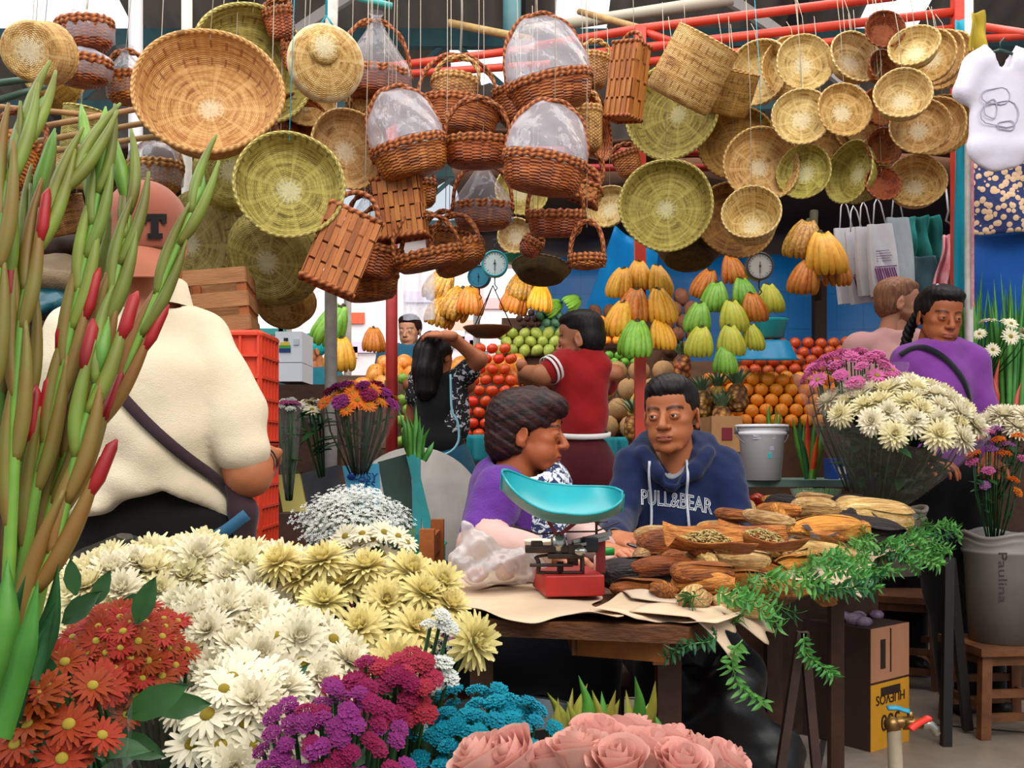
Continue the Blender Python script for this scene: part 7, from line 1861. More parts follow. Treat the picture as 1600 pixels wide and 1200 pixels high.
m = MB(); m.lathe([(.0005, .056), (.023, .056), (.023, .070), (.021, .072), (.0005, .072)], 24); obj('lid', m, M_('lid_green', '#1c8a3a', .4), e)
# ---- tamales in husks
def husk_mat(name, c1, c2, c3):
 t = NT(name); v = t.obj(); n = t.noise(t.mapv(v, (2.2, 26, 26)), 1, 4, .65); n2 = t.noise(v, 2.2, 3)
 c = t.ramp(n, [(.28, c3), (.48, c2), (.72, c1)]); c = t.mix(t.math('MULTIPLY', t.ramp(n2, [(.42, (0, 0, 0, 1)), (.68, (1, 1, 1, 1))]), .6), c, c3)
 h = t.n('ShaderNodeHueSaturation'); t.l(c, h.inputs['Color']); t.l(t.math('MULTIPLY_ADD', t.rnd(), .5, .9), h.inputs['Value']); t.l(t.math('MULTIPLY_ADD', t.rnd(), .02, .49), h.inputs['Hue'])
 t.set(h.outputs[0], .5, 0, .35); t.bump(n, .7, .05); return t.mat
HUSK = [husk_mat('husk_gold', '#f2b058', '#cc7c2a', '#6e320c'), husk_mat('husk_brown', '#d08038', '#985018', '#3a1806'), husk_mat('husk_char', '#4a3c38', '#241c1c', '#0c0a0a'), husk_mat('husk_pale', '#e6cc9a', '#c89a5c', '#7a4a20')]
def tamal_mesh(seed, fat=1.0, tail=1):
 """unit length along X, folded husk with a pinched end"""
 rg = random.Random(seed); m = MB(); p = [rg.uniform(0, 6) for _ in range(5)]
 def f(u, v):
  x = u - .5; a = v * 2 * PI
  r = .20 * fat * (max(0, 1 - (abs(2 * x)) ** 2.8)) ** .5 * (1 - .18 * x) + .012
  if u > .86 and tail: r = max(r, .05 + .05 * (u - .86) / .14)
  rr = r * (1 + .06 * math.sin(5 * a + p[0] + 2 * x) + .05 * math.sin(9 * a + p[1] + 5 * x) + .03 * math.sin(17 * a + p[2]))
  z = rr * math.sin(a) * .72;
  return Vector((x, rr * math.cos(a) + .04 * math.sin(3 * x + p[3]), z + .03 * math.sin(2.4 * x + p[4])))
 m.grid(f, 24, 30); return m
def flap_mesh(seed):
 rg = random.Random(seed); m = MB(); a0 = rg.uniform(.2, 1.2); p = rg.uniform(0, 6)
 def f(u, v):
  x = (u - .5) * .98; w = (1 - (2 * abs(u - .5)) ** 2.4); a = a0 + 1.5 * (v - .5) * (w ** .5) + .3 * math.sin(3 * x + p)
  r = .21 + .015 * v + .014 * math.sin(7 * u + p); k = (1 - (abs(2 * x)) ** 3) ** .5 if abs(x) < .5 else 0
  return Vector((x + .03 * v, r * max(k, .2) * math.cos(a), r * .74 * max(k, .2) * math.sin(a)))
 m.grid(f, 16, 6); return m
TAM = []
for k in range(6):
 TAM.append((tamal_mesh(k, (.9, 1.05, .8, 1.1, .95, .75)[k], k % 3).mesh('husk', HUSK[k % 2]), flap_mesh(k + 20).mesh('flap', HUSK[(k + 1) % 2])))
def tamal(loc, L, rz, ry, rx, k, mat=None, label=None, group='tamales heaped on the table'):
 M = Matrix.Translation(loc) @ Matrix.Rotation(math.radians(rz), 4, 'Z') @ Matrix.Rotation(math.radians(ry), 4, 'Y') @ Matrix.Rotation(math.radians(rx), 4, 'X') @ Matrix.Scale(L, 4)
 e = empty('tamale', mat=M, label=label or 'brown husk-wrapped tamale lying in the heap on the table', cat='tamale', group=None if label else group)
 me, fl = TAM[k % 6]
 o = obj('husk', me, None, e); o2 = obj('husk_flap', fl, None, e)
 if mat is not None:
  for q in (o, o2): q.material_slots[0].link = 'OBJECT'; q.material_slots[0].material = mat
 return e
rg = random.Random(11)
for lay, (nz, cnt, s0, s1, t0, t1) in enumerate(((.026, 34, .05, .52, .12, 2.05), (.062, 26, .08, .46, .2, 2.0), (.098, 16, .14, .40, .34, 1.95), (.135, 12, .16, .36, .9, 1.95))):
 for k in range(cnt):
  tt = t0 + (t1 - t0) * (k + rg.uniform(.1, .9)) / cnt; ss = s0 + (min(s1, .10 + .52 * tt) - s0) * ((k * .618) % 1)
  tamal(tp(tt, ss, nz), rg.uniform(.12, .155), rg.choice((rg.uniform(-40, 25), rg.uniform(-40, 25), rg.uniform(40, 110))), rg.uniform(-8, 8), rg.uniform(0, 360) if lay else rg.uniform(-30, 30), rg.randrange(6), HUSK[rg.choice((0, 0, 1, 1, 3) if tt < 1.1 else (0, 1, 2, 1, 3, 2))])
tamal(P(1098, 912, 2.10), .135, -22, -6, 20, 1, HUSK[0], 'plump golden tamale lying on top at the front of the heap')
tamal(P(1160, 946, 2.02), .135, 24, 8, 0, 3, HUSK[3], 'pale golden tamale at the very front, above the green sprigs')
tamal(P(1215, 922, 2.2), .17, 34, 10, 10, 4, HUSK[1], 'dark brown folded tamale sloping down behind the two front ones')
tamal(P(1008, 896, 2.25), .22, 4, -4, 0, 3, HUSK[2], 'big charred black tamale beside the green-lidded jar')
tamal(P(1000, 918, 2.16), .13, -10, 0, 0, 2, HUSK[1], 'thin brown tamale under the charred one')
tamal(P(1290, 930, 2.45), .13, 60, 20, 0, 1, HUSK[0], 'rounded orange tamale end sticking out above the sprigs')
tamal(P(1262, 860, 2.75), .30, 20, 6, 0, 5, HUSK[3], 'long pale smoked fillet stretched across the heap')
tamal(P(1340, 832, 3.2), .34, 16, 6, 30, 2, HUSK[2], 'long charred grey fillet near the far end of the heap')
tamal(P(1366, 806, 3.45), .30, 14, 0, 60, 3, HUSK[3], 'pale folded fillet topping the far end of the heap')
tamal(P(1290, 832, 2.95), .28, 18, 0, 10, 4, HUSK[0], 'golden split fillet behind the opened husks')
m = MB(); rg = random.Random(5)
for k in range(420):
 p = tp(rg.uniform(.7, 2.15), rg.uniform(.05, .46), rg.uniform(.01, .10)); a = rg.uniform(0, 6.28); l = rg.uniform(.007, .018); w = l * rg.uniform(.4, .8)
 u_ = Vector((math.cos(a), math.sin(a), rg.uniform(-.5, .5))) * l; v_ = Vector((-math.sin(a), math.cos(a), rg.uniform(-.6, .6))) * w
 m.add([p - u_ - v_, p + u_ - v_ * .6, p + u_ * .8 + v_, p - u_ * .7 + v_ + Vector((0, 0, .006))], [(0, 1, 2, 3)])
obj('burnt_scraps', m, HUSK[2], smooth=False, label='charred scraps of husk scattered over the heap', cat='scraps', kind='stuff')
def open_husk(px, py, d, L, rz, label, seed):
 e = empty('opened_husk', mat=RT(P(px, py, d), 14, 6, rz, L), label=label, cat='tamale')
 m = MB(); m.grid(lambda u, v: Vector((u - .5, (v - .5) * (.62 - .5 * abs(u - .5) ** 2), .30 * abs(v - .5) ** 1.6 * 2.2 + .05 * math.sin(u * 7 + seed) * abs(v - .5) + .16 * max(0, abs(u - .5) - .32))), 24, 14)
 o = obj('husk', m, HUSK[0], e); o.modifiers.new('t', 'SOLIDIFY').thickness = .012
 m = MB(); rg = random.Random(seed)
 for k in range(230):
  a, r = rg.uniform(0, 6.28), math.sqrt(rg.random()); p = Vector((.36 * r * math.cos(a), .20 * r * math.sin(a), .08 + .15 * (1 - r * r) + rg.uniform(-.02, .02))); b = rg.uniform(0, 6.28); dv = Vector((math.cos(b), math.sin(b), rg.uniform(-.4, .4))) * rg.uniform(.03, .055)
  m.tube([p - dv, p + Vector((0, 0, .008)), p + dv], [.006, .012, .004], 4)
 obj('shredded_filling', m, M_('shreds', '#b8a266', .6, '#8a7038', 30), e, kind='stuff')
open_husk(1104, 862, 2.26, .19, 12, 'opened husk of pale shreds in front of the boy', 3)
open_husk(1186, 858, 2.5, .20, 22, 'second opened husk of pale shreds, right of the first one', 8)
# ---- green sprigs along the edge
LEAFG = M_('herb_leaf', '#5c9c44', .5, '#3f7e36', 30, rndvar=.4, trans=.2); LEAFD = M_('herb_leaf_dark', '#2c6a34', .5, '#1c4c26', 30, rndvar=.3, trans=.2); HSTEM = M_('herb_stem', '#5c8a3c', .6)
def leaf(m, p, d, n, L, w, bend=.25):
 d = d.normalized(); sd = d.cross(n).normalized(); n = sd.cross(d); vs = []
 for k, (t_, ww) in enumerate(((0, .12), (.25, .8), (.5, 1), (.78, .62), (1, .0))):
  c = p + d * L * t_ - n * bend * L * t_ * t_
  vs += [c - sd * w * ww / 2 + n * w * .12, c, c + sd * w * ww / 2 + n * w * .12]
 fs = []
 for k in range(4): b = k * 3; fs += [(b, b + 1, b + 4, b + 3), (b + 1, b + 2, b + 5, b + 4)]
 m.add(vs, fs)
SPR = []
def sprig_mesh(seed):
 rg = random.Random(seed); L = .17; st = MB(); lf = MB()
 pts = curve_pts([(0, 0, 0), (L * .3, .008, .03), (L * .7, -.01, .012), (L, .01, -.045)], 12); st.tube(pts, [.0022 - .0001 * k for k in range(13)], 5)
 for k in range(1, 13):
  for q in range(5):
   a = q * 1.256 + k * .8; d = Vector((rg.uniform(.2, 1.1), math.cos(a), math.sin(a) * .8 + .1)); leaf(lf, pts[k], d, Vector((0, -math.sin(a), math.cos(a))) + Vector((0, 0, .4)), rg.uniform(.026, .046), rg.uniform(.008, .012), rg.uniform(.1, .6))
 return lf.mesh('leaves', LEAFG), st.mesh('stem', HSTEM)
SPR = [sprig_mesh(k) for k in range(4)]
rg = random.Random(21)
def sprig(loc, rz, ry, s_, k, dark=False, label=None):
 e = empty('herb_sprig', mat=Matrix.Translation(loc) @ Matrix.Rotation(math.radians(rz), 4, 'Z') @ Matrix.Rotation(math.radians(ry), 4, 'Y') @ Matrix.Rotation(rg.uniform(0, 6), 4, 'X') @ Matrix.Scale(s_, 4), label=label or 'leafy green herb sprig laid along the front edge of the table', cat='herb', group=None if label else 'green sprigs along the table edge')
 a, b = SPR[k % 4]; o = obj('leaves', a, None, e); obj('stem', b, None, e)
 if dark: o.material_slots[0].link = 'OBJECT'; o.material_slots[0].material = LEAFD
for k in range(40):
 tt = .06 + 2.04 * k / 39 + rg.uniform(-.03, .03); ss = rg.uniform(-.05, .02); base = math.degrees(math.atan2(EU.y, EU.x))
 sprig(tp(tt, ss, .030 + rg.uniform(0, .03)), base + rg.choice((-60, -90, -120, 10, 170, -35)) + rg.uniform(-25, 25), rg.uniform(0, 40), rg.uniform(.6, .85), k, k % 5 == 0)
sprig(P(1256, 990, 2.1), -60, 50, .62, 1, label='lone green sprig hanging lowest beside the trestle leg'); sprig(P(1160, 1000, 1.86), -100, 50, .7, 2, label='bushy green sprig drooping at the front corner of the table'); sprig(P(1120, 985, 1.86), -150, 20, .6, 3, True, label='dark green sprig lying under the kraft paper at the front corner')
# ---- below and beside the table
e = empty('trestle', (P(1255, 0, 2.1).x, 2.1, 0), label='rusty steel A-frame trestle under the near part of the table', cat='trestle')
for x0, x1 in ((1252, 1222), (1256, 1274)):
 m = MB(); a = P(x0, 1010, 2.12); b = P(x1, 1200, 2.12); d = (b - a); b = a + d * (a.z / (a.z - b.z)); m.bar(a + Vector((0, 0, .03)), b, .018, .018, (0, 1, 0)); obj('leg', m, M_('steel_rust', '#4a3028', .6, '#2e1e1a', 12), e, smooth=False, world=True)
e = empty('trestle', (P(1490, 0, 3.78).x, 3.78, 0), label='black steel A-frame standing at the far end of the table before the stool', cat='trestle')
for x0, x1, yb, d1 in ((1482, 1478, 1166, 3.78), (1484, 1512, 1140, 3.95)):
 m = MB(); m.bar(P(x0, 872, 3.85), P(x1, yb, d1), .034, .03, (0, 1, 0)); obj('leg', m, M_('steel_black', '#17120f', .5), e, smooth=False, world=True)
m = MB(); m.bar(P(1480, 960, 3.83), P(1492, 960, 3.86), .02, .02); obj('crossbar', m, M_('steel_black', '#17120f', .5), e, smooth=False, world=True)
def stool(x, y, w, dp, h, rz, label, mat=WOODD):
 e = empty('wooden_stool', mat=RT((x, y, 0), 0, 0, rz), label=label, cat='stool')
 m = MB(); m.box((0, 0, h - .015), (w, dp, .03)); obj('seat', m, mat, e, smooth=False)
 for sx in (-1, 1):
  for sy in (-1, 1): m = MB(); m.bar((sx * (w / 2 - .02), sy * (dp / 2 - .02), 0), (sx * (w / 2 - .035), sy * (dp / 2 - .035), h - .03), .04, .035, (0, 1, 0)); obj('leg', m, mat, e, smooth=False)
 m = MB()
 for sy in (-1, 1):
  for z in (.08, .17): m.bar((-w / 2 + .03, sy * (dp / 2 - .025), z), (w / 2 - .03, sy * (dp / 2 - .025), z), .02, .03)
 for sx in (-1, 1): m.bar((sx * (w / 2 - .025), -dp / 2 + .03, .12), (sx * (w / 2 - .025), dp / 2 - .03, .12), .02, .03)
 m.box((0, 0, h - .05), (w - .05, dp - .05, .04)); obj('stretcher', m, mat, e, smooth=False)
STW = M_('stool_wood', '#7a4a26', .7, '#4e2c16', 8, .3, 30)
stool(P(1562, 0, 4.02).x, 4.02, .34, .32, .345, 6, 'low dark wooden stool carrying the grey bucket of statice', STW)
stool(P(1418, 0, 4.85).x, 4.85, .30, .40, .42, -24, 'brown wooden stool behind the cardboard box', STW)
stool(.18, 3.55, .34, .34, .42, 10, 'dark wooden stool seen under the table between the two sitters', WOODD)
bx = P(1360, 0, 3.70)
e = empty('cardboard_box', mat=RT((bx.x, 3.70, 0), 0, 0, -52), label='upturned cardboard egg box with a yellow printed panel under the table', cat='box')
w_, d_, h_ = .34, .25, .445
m = MB(); m.box((-w_ / 2 + .0, d_ / 2, h_ / 2), (w_, d_, h_)); obj('box', m, M_('box_brown_dark', '#3a2218', .8, '#2c1a12', 6), e, smooth=False)
m = MB(); m.box((.001, d_ / 2, h_ * .27), (.003, d_, h_ * .54)); obj('yellow_panel', m, M_('panel_yellow', '#d8961c', .7, '#c4861a', 6), e, smooth=False, label='yellow printed panel')
m = MB(); m.box((.001, d_ / 2, h_ * .78), (.003, d_, h_ * .44)); obj('pink_panel', m, M_('panel_salmon', '#b8805e', .7, '#a87250', 6), e, smooth=False, label='plain cardboard panel')
INK = M_('ink_dark', '#2a1a12', .7)
for tx, sz, z in (('360', .085, .11), ('HUEVOS', .050, .205)):
 tm = text_mb(tx, sz, extrude=.001); tm.xform(Matrix.Translation((.004, d_ / 2, h_ * z * 2)) @ Matrix.Rotation(PI / 2, 4, 'Z') @ Matrix.Rotation(PI / 2, 4, 'X') @ Matrix.Rotation(PI, 4, 'Z')); obj('panel_lettering', tm, INK, e, smooth=False)
m = MB(); m.bar((.004, d_ * .3, h_ * .66), (.004, d_ * .3, h_ * .9), .03, .002, (1, 0, 0)); m.bar((.004, d_ * .5, h_ * .62), (.004, d_ * .5, h_ * .98), .006, .002, (1, 0, 0)); m.bar((.004, d_ * .25, h_ * .47), (.004, d_ * .75, h_ * .47), .03, .002, (1, 0, 0)); obj('printed_mark', m, INK, e, smooth=False)
m = MB(); rg = random.Random(2)
for k in range(16): m.ell((-.05 - rg.uniform(0, .2), rg.uniform(.04, .26), h_ + .012), (.03, .03, .02), seg=8, rings=5)
obj('purple_contents', m, M_('onion_purple', '#5a3a58', .5, '#a894a4', 14), e)
e = empty('water_tap', tuple(P(1397, 1132, 2.55)), label='brass water tap with blue and red levers on a standpipe by the cardboard box', cat='tap')
a = P(1397, 1140, 2.55); m = MB(); m.tube([(a.x + .015, a.y, 0), (a.x, a.y, a.z)], .0175, 14); obj('standpipe', m, M_('pipe_plaster', '#a8987e', .7, '#8a7a62', 12), e, world=True)
BR = M_('brass', '#a8804a', .35, '#7a5a34', 20, metal=.8); tx = lambda px, py, d=2.55: P(px, py, d)
m = MB(); m.ell(tx(1394, 1132), (.021, .02, .02)); m.tube([tx(1390, 1130), tx(1424, 1128)], .015, 10); m.tube([tx(1424, 1124), tx(1421, 1112)], .008, 8); m.lathe([(.0005, -.02), (.017, -.02), (.017, .02), (.0005, .02)], 6, Matrix.Translation(tx(1424, 1130)) @ Matrix.Rotation(PI / 2, 4, 'Y')); m.tube([tx(1424, 1130), tx(1440, 1132)], .013, 10); m.tube([tx(1446, 1128), tx(1447, 1120)], .007, 8)
obj('valve_body', m, BR, e, world=True)
m = MB(); m.tube(curve_pts([tx(1440, 1132), tx(1452, 1132), tx(1460, 1140), tx(1464, 1148)], 10), [.012] * 8 + [.010] * 3, 10); obj('spout', m, CHR, e, world=True)
m = MB(); m.ribbon(curve_pts([tx(1386, 1107), tx(1402, 1107), tx(1410, 1110), tx(1422, 1113)], 10), .014, [Vector((0, -.6, 1))] * 11, .004); obj('lever', m, M_('lever_blue', '#2a90b0', .4), e, world=True, label='blue lever')
m = MB(); m.ribbon(curve_pts([tx(1422, 1141, 2.5), tx(1434, 1132, 2.52), tx(1450, 1124, 2.55)], 10), .016, [Vector((0, -.6, 1))] * 11, .006); m.ell(tx(1449, 1123), (.012, .012, .008)); obj('lever', m, M_('lever_red', '#d8301c', .4), e, world=True, label='red lever')
crate_plastic(1088, 1134, 1128, 1165, 3.3, .3, '#8a4420', 'dark orange crate on the floor under the table')
m = MB(); m.tube([P(1118, 1180, 3.0), P(1176, 1154, 3.12)], .022, 12); solo('red_pipe', m, RED, 'short red pipe lying under the table by the dark crate', 'pipe')
heap(1140, 1206, 2.35, (.15, .15, .30), M_('bag_black', '#0c0a0b', .45), 'sack', 'big black plastic sack under the near end of the table', 'sack', 17)
GBK = M_('bucket_grey', '#8e8880', .5, '#7a746c', 5)
eb = bucket(1566, 832, 1000, 58, 4.02, GBK, 'tall grey bucket with a handwritten word standing on the low stool', wavy=.010, base=.347, handle=False, taper=.84)
tree = bvh_of([c for c in KIDS[eb.name]][0])
tm = text_mb('Paulina', .075, extrude=0); nv = []
for (x, y, z) in tm.v:
 pp, nn = cast(1566 + y / .075 * 20, 902 + x / .075 * 29, tree, .002); nv.append(pp if pp is not None else P(1566, 902, 3.85))
tm.v = nv; obj('handwriting', tm, M_('marker_ink', '#3a3634', .6), eb, smooth=False, world=True)
eb = bucket(1386, 792, 900, 55, 4.02, M_('bucket_beige', '#9a9084', .5, '#857b70', 5), 'beige grey bucket holding the white chrysanthemums behind the heap', wavy=.008, base=.61, handle=False, taper=.9)
m = MB(); m.box((P(1336, 0, 4.02).x, 4.06, .303), (.14, .2, .606)); solo('display_plinth', m, WOODD, 'dark wooden box under the beige grey bucket', 'box', smooth=False)
# ================================================================== flowers
def petal(m, a, el, L, w, r0, z0, curl, tip=.0, cup=.15):
 """one petal at angle a, rising el, bending by curl along its length"""
 ca, sa = math.cos(a), math.sin(a); vs = []
 p = Vector((r0, 0, z0)); e = el; n = 4; wid = (.45, .95, 1, .75, tip)
 for k in range(n + 1):
  c, s_ = math.cos(e), math.sin(e)
  for q in (-1, 0, 1):
   x = p.x - s_ * abs(q) * -cup * w * wid[k] * .5; z = p.z + c * abs(q) * cup * w * wid[k] * .5; y = q * w * wid[k] * .5
   vs.append((x * ca - y * sa, x * sa + y * ca, z))
  p = p + Vector((c, 0, s_)) * L / n; e += curl / n
 m.add(vs, [(k * 3 + q, k * 3 + q + 1, k * 3 + q + 4, k * 3 + q + 3) for k in range(n) for q in (0, 1)])
def fmat(name, c1, c2, rv=.2, trans=.25, rough=.6): return M_(name, c1, rough, c2, 40, rndvar=rv, trans=trans, spec=.2)
FLM = {'white': fmat('petal_white', '#efe9d6', '#e2d6b0', .12), 'cream': fmat('petal_cream', '#f0e8c4', '#e2d49e', .12), 'yellow': fmat('petal_yellow', '#ebe0a6', '#dcc878', .15), 'rust': fmat('petal_rust', '#a83c16', '#7a1e0c', .35, .12), 'rose': fmat('petal_rose', '#ecbcae', '#e2a294', .12),
  'disc': M_('flower_disc', '#b89a2a', .8, '#8a7a1c', 300, .6, 300), 'dgreen': M_('disc_green', '#a8a83a', .8, '#d8a838', 200, .6, 300), 'magenta': fmat('statice_magenta', '#a42858', '#7c1a46'), 'coral': fmat('statice_coral', '#c03c52', '#962a40'), 'violet': fmat('statice_violet', '#a4408c', '#7c2468'),
  'teal': fmat('statice_teal', '#1aa0b4', '#0f7c94'), 'swhite': fmat('statice_white', '#ecece6', '#cfd2c8'), 'pink': fmat('petal_pink', '#d878a8', '#c05a90'), 'orange': fmat('petal_orange', '#e8862a', '#d0641c'), 'lilac': fmat('statice_lilac', '#b880b0', '#9a5c96'), 'green': M_('bouquet_leaf', '#2c5c28', .5, '#1c4420', 14, rndvar=.4, trans=.15), 'dark': M_('stem_mass', '#1c3818', .7, '#10240e', 9)}
def head_mesh(kind, col, seed):
 rg = random.Random(seed); m = MB(); mats = [FLM[col]]
 if kind == 'mum':
  for j, (n, el, L, r0, z0, cu) in enumerate(((17, -.25, .95, .1, 0, -.6), (17, .05, .94, .1, .03, -.4), (17, .32, .88, .1, .07, -.2), (15, .6, .78, .08, .11, .0), (13, .88, .66, .06, .14, .25), (10, 1.12, .54, .04, .17, .5), (7, 1.35, .42, .02, .18, .7))):
   for k in range(n): petal(m, 2 * PI * (k + .5 * (j % 2)) / n + rg.uniform(-.1, .1), el + rg.uniform(-.12, .12), L * rg.uniform(.88, 1.08), .235, r0, z0, cu, .3, .3)
 elif kind == 'daisy':
  for j, (n, el, r0, z0) in enumerate(((17, .10, .16, 0), (15, .26, .15, .03))):
   for k in range(n): petal(m, 2 * PI * (k + .5 * j) / n + rg.uniform(-.08, .08), el + rg.uniform(-.15, .12), rg.uniform(.76, .9) * (1 - .1 * j), .24, r0, z0, -.35, .4, .2)
  mats.append(FLM['dgreen' if col == 'rust' else 'disc']); m.cur = 1; m.ell((0, 0, .06), (.24, .24, .13), seg=14, rings=6); m.cur = 0
 elif kind == 'statice':
  for k in range(46):
   a, r = k * 2.4, math.sqrt(k / 46) * .85; p = Vector((r * math.cos(a), r * math.sin(a), .5 * (1 - r * r) + rg.uniform(-.1, .1)))
   for q in range(4): b = q * 1.57 + rg.random(); sx = .15; m.add([p, p + Vector((math.cos(b), math.sin(b), .5)) * sx, p + Vector((math.cos(b + .8), math.sin(b + .8), .7)) * sx * 1.2, p + Vector((math.cos(b + 1.5), math.sin(b + 1.5), .5)) * sx], [(0, 1, 2, 3)])
   m.ell(p - Vector((0, 0, .05)), .085, seg=6, rings=4)
 elif kind == 'rose':
  for j in range(5):
   n = (2, 2, 3, 3, 4)[j]; R = .14 + .185 * j; H = 1.15 - .09 * j
   for k in range(n):
    a0 = 2 * PI * k / n + j * .7; wd = 2 * PI / n * .62
    def f(u, v):
     a = a0 + (u - .5) * 2 * wd; r = R * (.42 + .62 * math.sin(1.75 * v)) * (1 + .9 * max(0, v - .78) * (j > 1)) + .03 * math.sin(3 * u + j); z = -.55 + (H + .55) * (v - .16 * (2 * u - 1) ** 2 * v) - .3 * (j > 2) * max(0, v - .82)
     return (r * math.cos(a), r * math.sin(a), z)
    m.grid(f, 8, 7)
 elif kind == 'tiny':
  for k in range(22):
   a, r = k * 2.4, math.sqrt(k / 22); p = Vector((r * math.cos(a), r * math.sin(a), rg.uniform(-.3, .4)))
   for q in range(5): b = q * 1.256; m.add([p, p + Vector((math.cos(b - .4), math.sin(b - .4), .3)) * .13, p + Vector((math.cos(b), math.sin(b), .3)) * .19, p + Vector((math.cos(b + .4), math.sin(b + .4), .3)) * .13], [(0, 1, 2, 3)])
   if k % 2: m.tube([(0, 0, -1.2), tuple(p)], .012, 3)
 return m.mesh('flower_head', mats)
HMC = {}
def hm(kind, col, k):
 if (kind, col, k) not in HMC: HMC[(kind, col, k)] = head_mesh(kind, col, k * 7 + 3)
 return HMC[(kind, col, k)]
WRAP = film('bouquet_wrap', '#e4dcd8', .06, .12)
def fleaf(m, p, d, n, L, w): leaf(m, Vector(p), Vector(d), Vector(n), L, w, .3)
def bouquet(name, px, py, d, axis, Rpx, n, kinds, hr, label, cat='bouquet', dome=.55, wrap=0, length=.45, leaves=14, seed=1, pos=None, jit=.25, group=None, stemr=.25, wrapup=.12, ell=1.0, leafL=.07):
 """heads on a dome about `axis`; kinds: [(kind, colour, weight)]; hr: head radius in pixels; pos: fixed [(px, py, r)]"""
 s = d / FPX; R = Rpx * s; A = Vector(axis).normalized(); c = P(px, py, d); rg = random.Random(seed)
 M = Matrix.Translation(c) @ frame_from(A); e = empty(name, mat=M, label=label, cat=cat, group=group); Mi = M.inverted()
 tops = []
 wts = [k[2] for k in kinds]
 if pos:
  for (x, y, r, *dd) in pos: w = P(x, y, d + (dd[0] if dd else 0)); tops.append((Mi @ w, r * s))
 else:
  for k in range(n):
   r = math.sqrt((k + .5) / n); a = k * 2.39996; p = Vector((R * r * math.cos(a) * ell, R * r * math.sin(a), R * dome * (1 - r * r))) + Vector((rg.uniform(-1, 1), rg.uniform(-1, 1), rg.uniform(-.6, .6))) * hr * s * jit; tops.append((p, hr * s * rg.uniform(.85, 1.15)))
 base = Vector((0, 0, -length)); st = MB()
 for (p, r) in tops:
  kd, col, _ = rg.choices(kinds, wts)[0]
  nrm = ((p - base * .55).normalized() + Vector((rg.uniform(-.3, .3), rg.uniform(-.3, .3), 0))).normalized()
  o = obj('flower_head', hm(kd, col, rg.randrange(2)), None, e, mat=Matrix.Translation(p) @ frame_from(nrm, (.3, 1, .1)) @ Matrix.Rotation(rg.uniform(0, 6), 4, 'Z') @ Matrix.Scale(r, 4))
  b = base + Vector((p.x, p.y, 0)) * stemr; st.tube([p - nrm * r * .1, p.lerp(b, .4) + Vector((p.x, p.y, 0)) * .12, b], [.0028, .003, .003], 5)
 obj('stems', st, FLM['green'], e)
 if leaves:
  m = MB()
  for k in range(leaves):
   p, r = rg.choice(tops); q = p.lerp(base, rg.uniform(.06, .75)); a = rg.uniform(0, 6.28); dd = Vector((math.cos(a), math.sin(a), rg.uniform(.0, .9))); fleaf(m, q, dd, (0, 0, 1), leafL * rg.uniform(.7, 1.2), leafL * .42)
  obj('leaves', m, FLM['green'], e)
 if wrap:
  m = MB(); Rm = max(R * max(1, ell), .03); z1 = wrapup * Rm
  m.grid(lambda u, v: ((Rm * (.18 + .95 * v ** .8) * (1 + .05 * math.sin(9 * u * 2 * PI + 4 * v) * v)) * math.cos(u * 2 * PI) * ell ** .5, (Rm * (.18 + .95 * v ** .8) * (1 + .05 * math.sin(9 * u * 2 * PI + 4 * v) * v)) * math.sin(u * 2 * PI), -length + (length + z1 + .05 * Rm * math.sin(4 * u * 2 * PI)) * v), 44, 8)
  obj('plastic_wrap', m, WRAP, e)
 return e
def flower_bucket(px, py, d, label, R=.14, h=.34):
 c = P(px, py, d); m = MB(); m.lathe([(.0005, .0), (R * .8, 0), (R, h), (R * 1.05, h + .004), (R * .96, h), (R * .77, .01), (.0005, .01)], 32, Matrix.Translation((c.x, c.y, 0))); return obj('flower_bucket', m, GBK, label=label, cat='bucket')
W_ = [('mum', 'white', 2), ('daisy', 'white', 1)]; CR = [('mum', 'cream', 2), ('mum', 'white', 1)]
F_ = (0, -.62, .78)
bouquet('chrysanthemum_bunch', 180, 935, 1.72, (-.1, -.5, .86), 92, 20, CR, 42, 'cream chrysanthemum bunch at the left rear, right of the gladioli', wrap=1, seed=3, wrapup=.5, length=.42)
bouquet('chrysanthemum_bunch', 300, 925, 1.80, (0, -.55, .84), 105, 24, CR, 42, 'cream chrysanthemum bunch at the rear, below the cream shirt hem', seed=5, length=.42)
bouquet('chrysanthemum_bunch', 410, 930, 1.76, (.05, -.55, .84), 85, 18, CR, 42, 'cream chrysanthemum bunch between the rear one and the yellow chrysanthemums', seed=6, length=.42)
bouquet('chrysanthemum_bunch', 330, 1020, 1.52, (0, -.62, .78), 108, 26, [('mum', 'white', 1)], 44, 'white chrysanthemum bunch in the middle of the front flowers', seed=7, length=.42)
bouquet('chrysanthemum_bunch', 455, 1040, 1.50, (.25, -.6, .76), 98, 22, W_, 44, 'white chrysanthemum bunch in a paper cone beside the magenta statice', wrap=1, seed=8, wrapup=.0, length=.42)
bouquet('daisy_bunch', 385, 1125, 1.32, (.1, -.66, .75), 100, 20, [('daisy', 'white', 2), ('mum', 'white', 1)], 44, 'white daisy bunch with yellow centres at the bottom of the picture', wrap=1, seed=9, wrapup=-.1, length=.42)
Y = [(440, 882, 42), (508, 878, 42), (575, 890, 42), (640, 896, 44), (690, 912, 40, -.02), (505, 945, 42, -.08), (566, 984, 44, -.1), (622, 1036, 46, -.2), (660, 930, 42, -.05), (604, 940, 40, -.05), (648, 985, 42, -.1), (738, 1002, 46, -.12), (470, 905, 38), (540, 915, 40), (700, 950, 40, -.05), (600, 1000, 36)]
bouquet('chrysanthemum_bunch', 590, 955, 1.70, (.2, -.6, .78), 120, 0, [('mum', 'yellow', 1)], 42, 'pale yellow pompon chrysanthemum bunch reaching to the kraft paper', pos=Y, seed=10, leaves=30, length=.42)
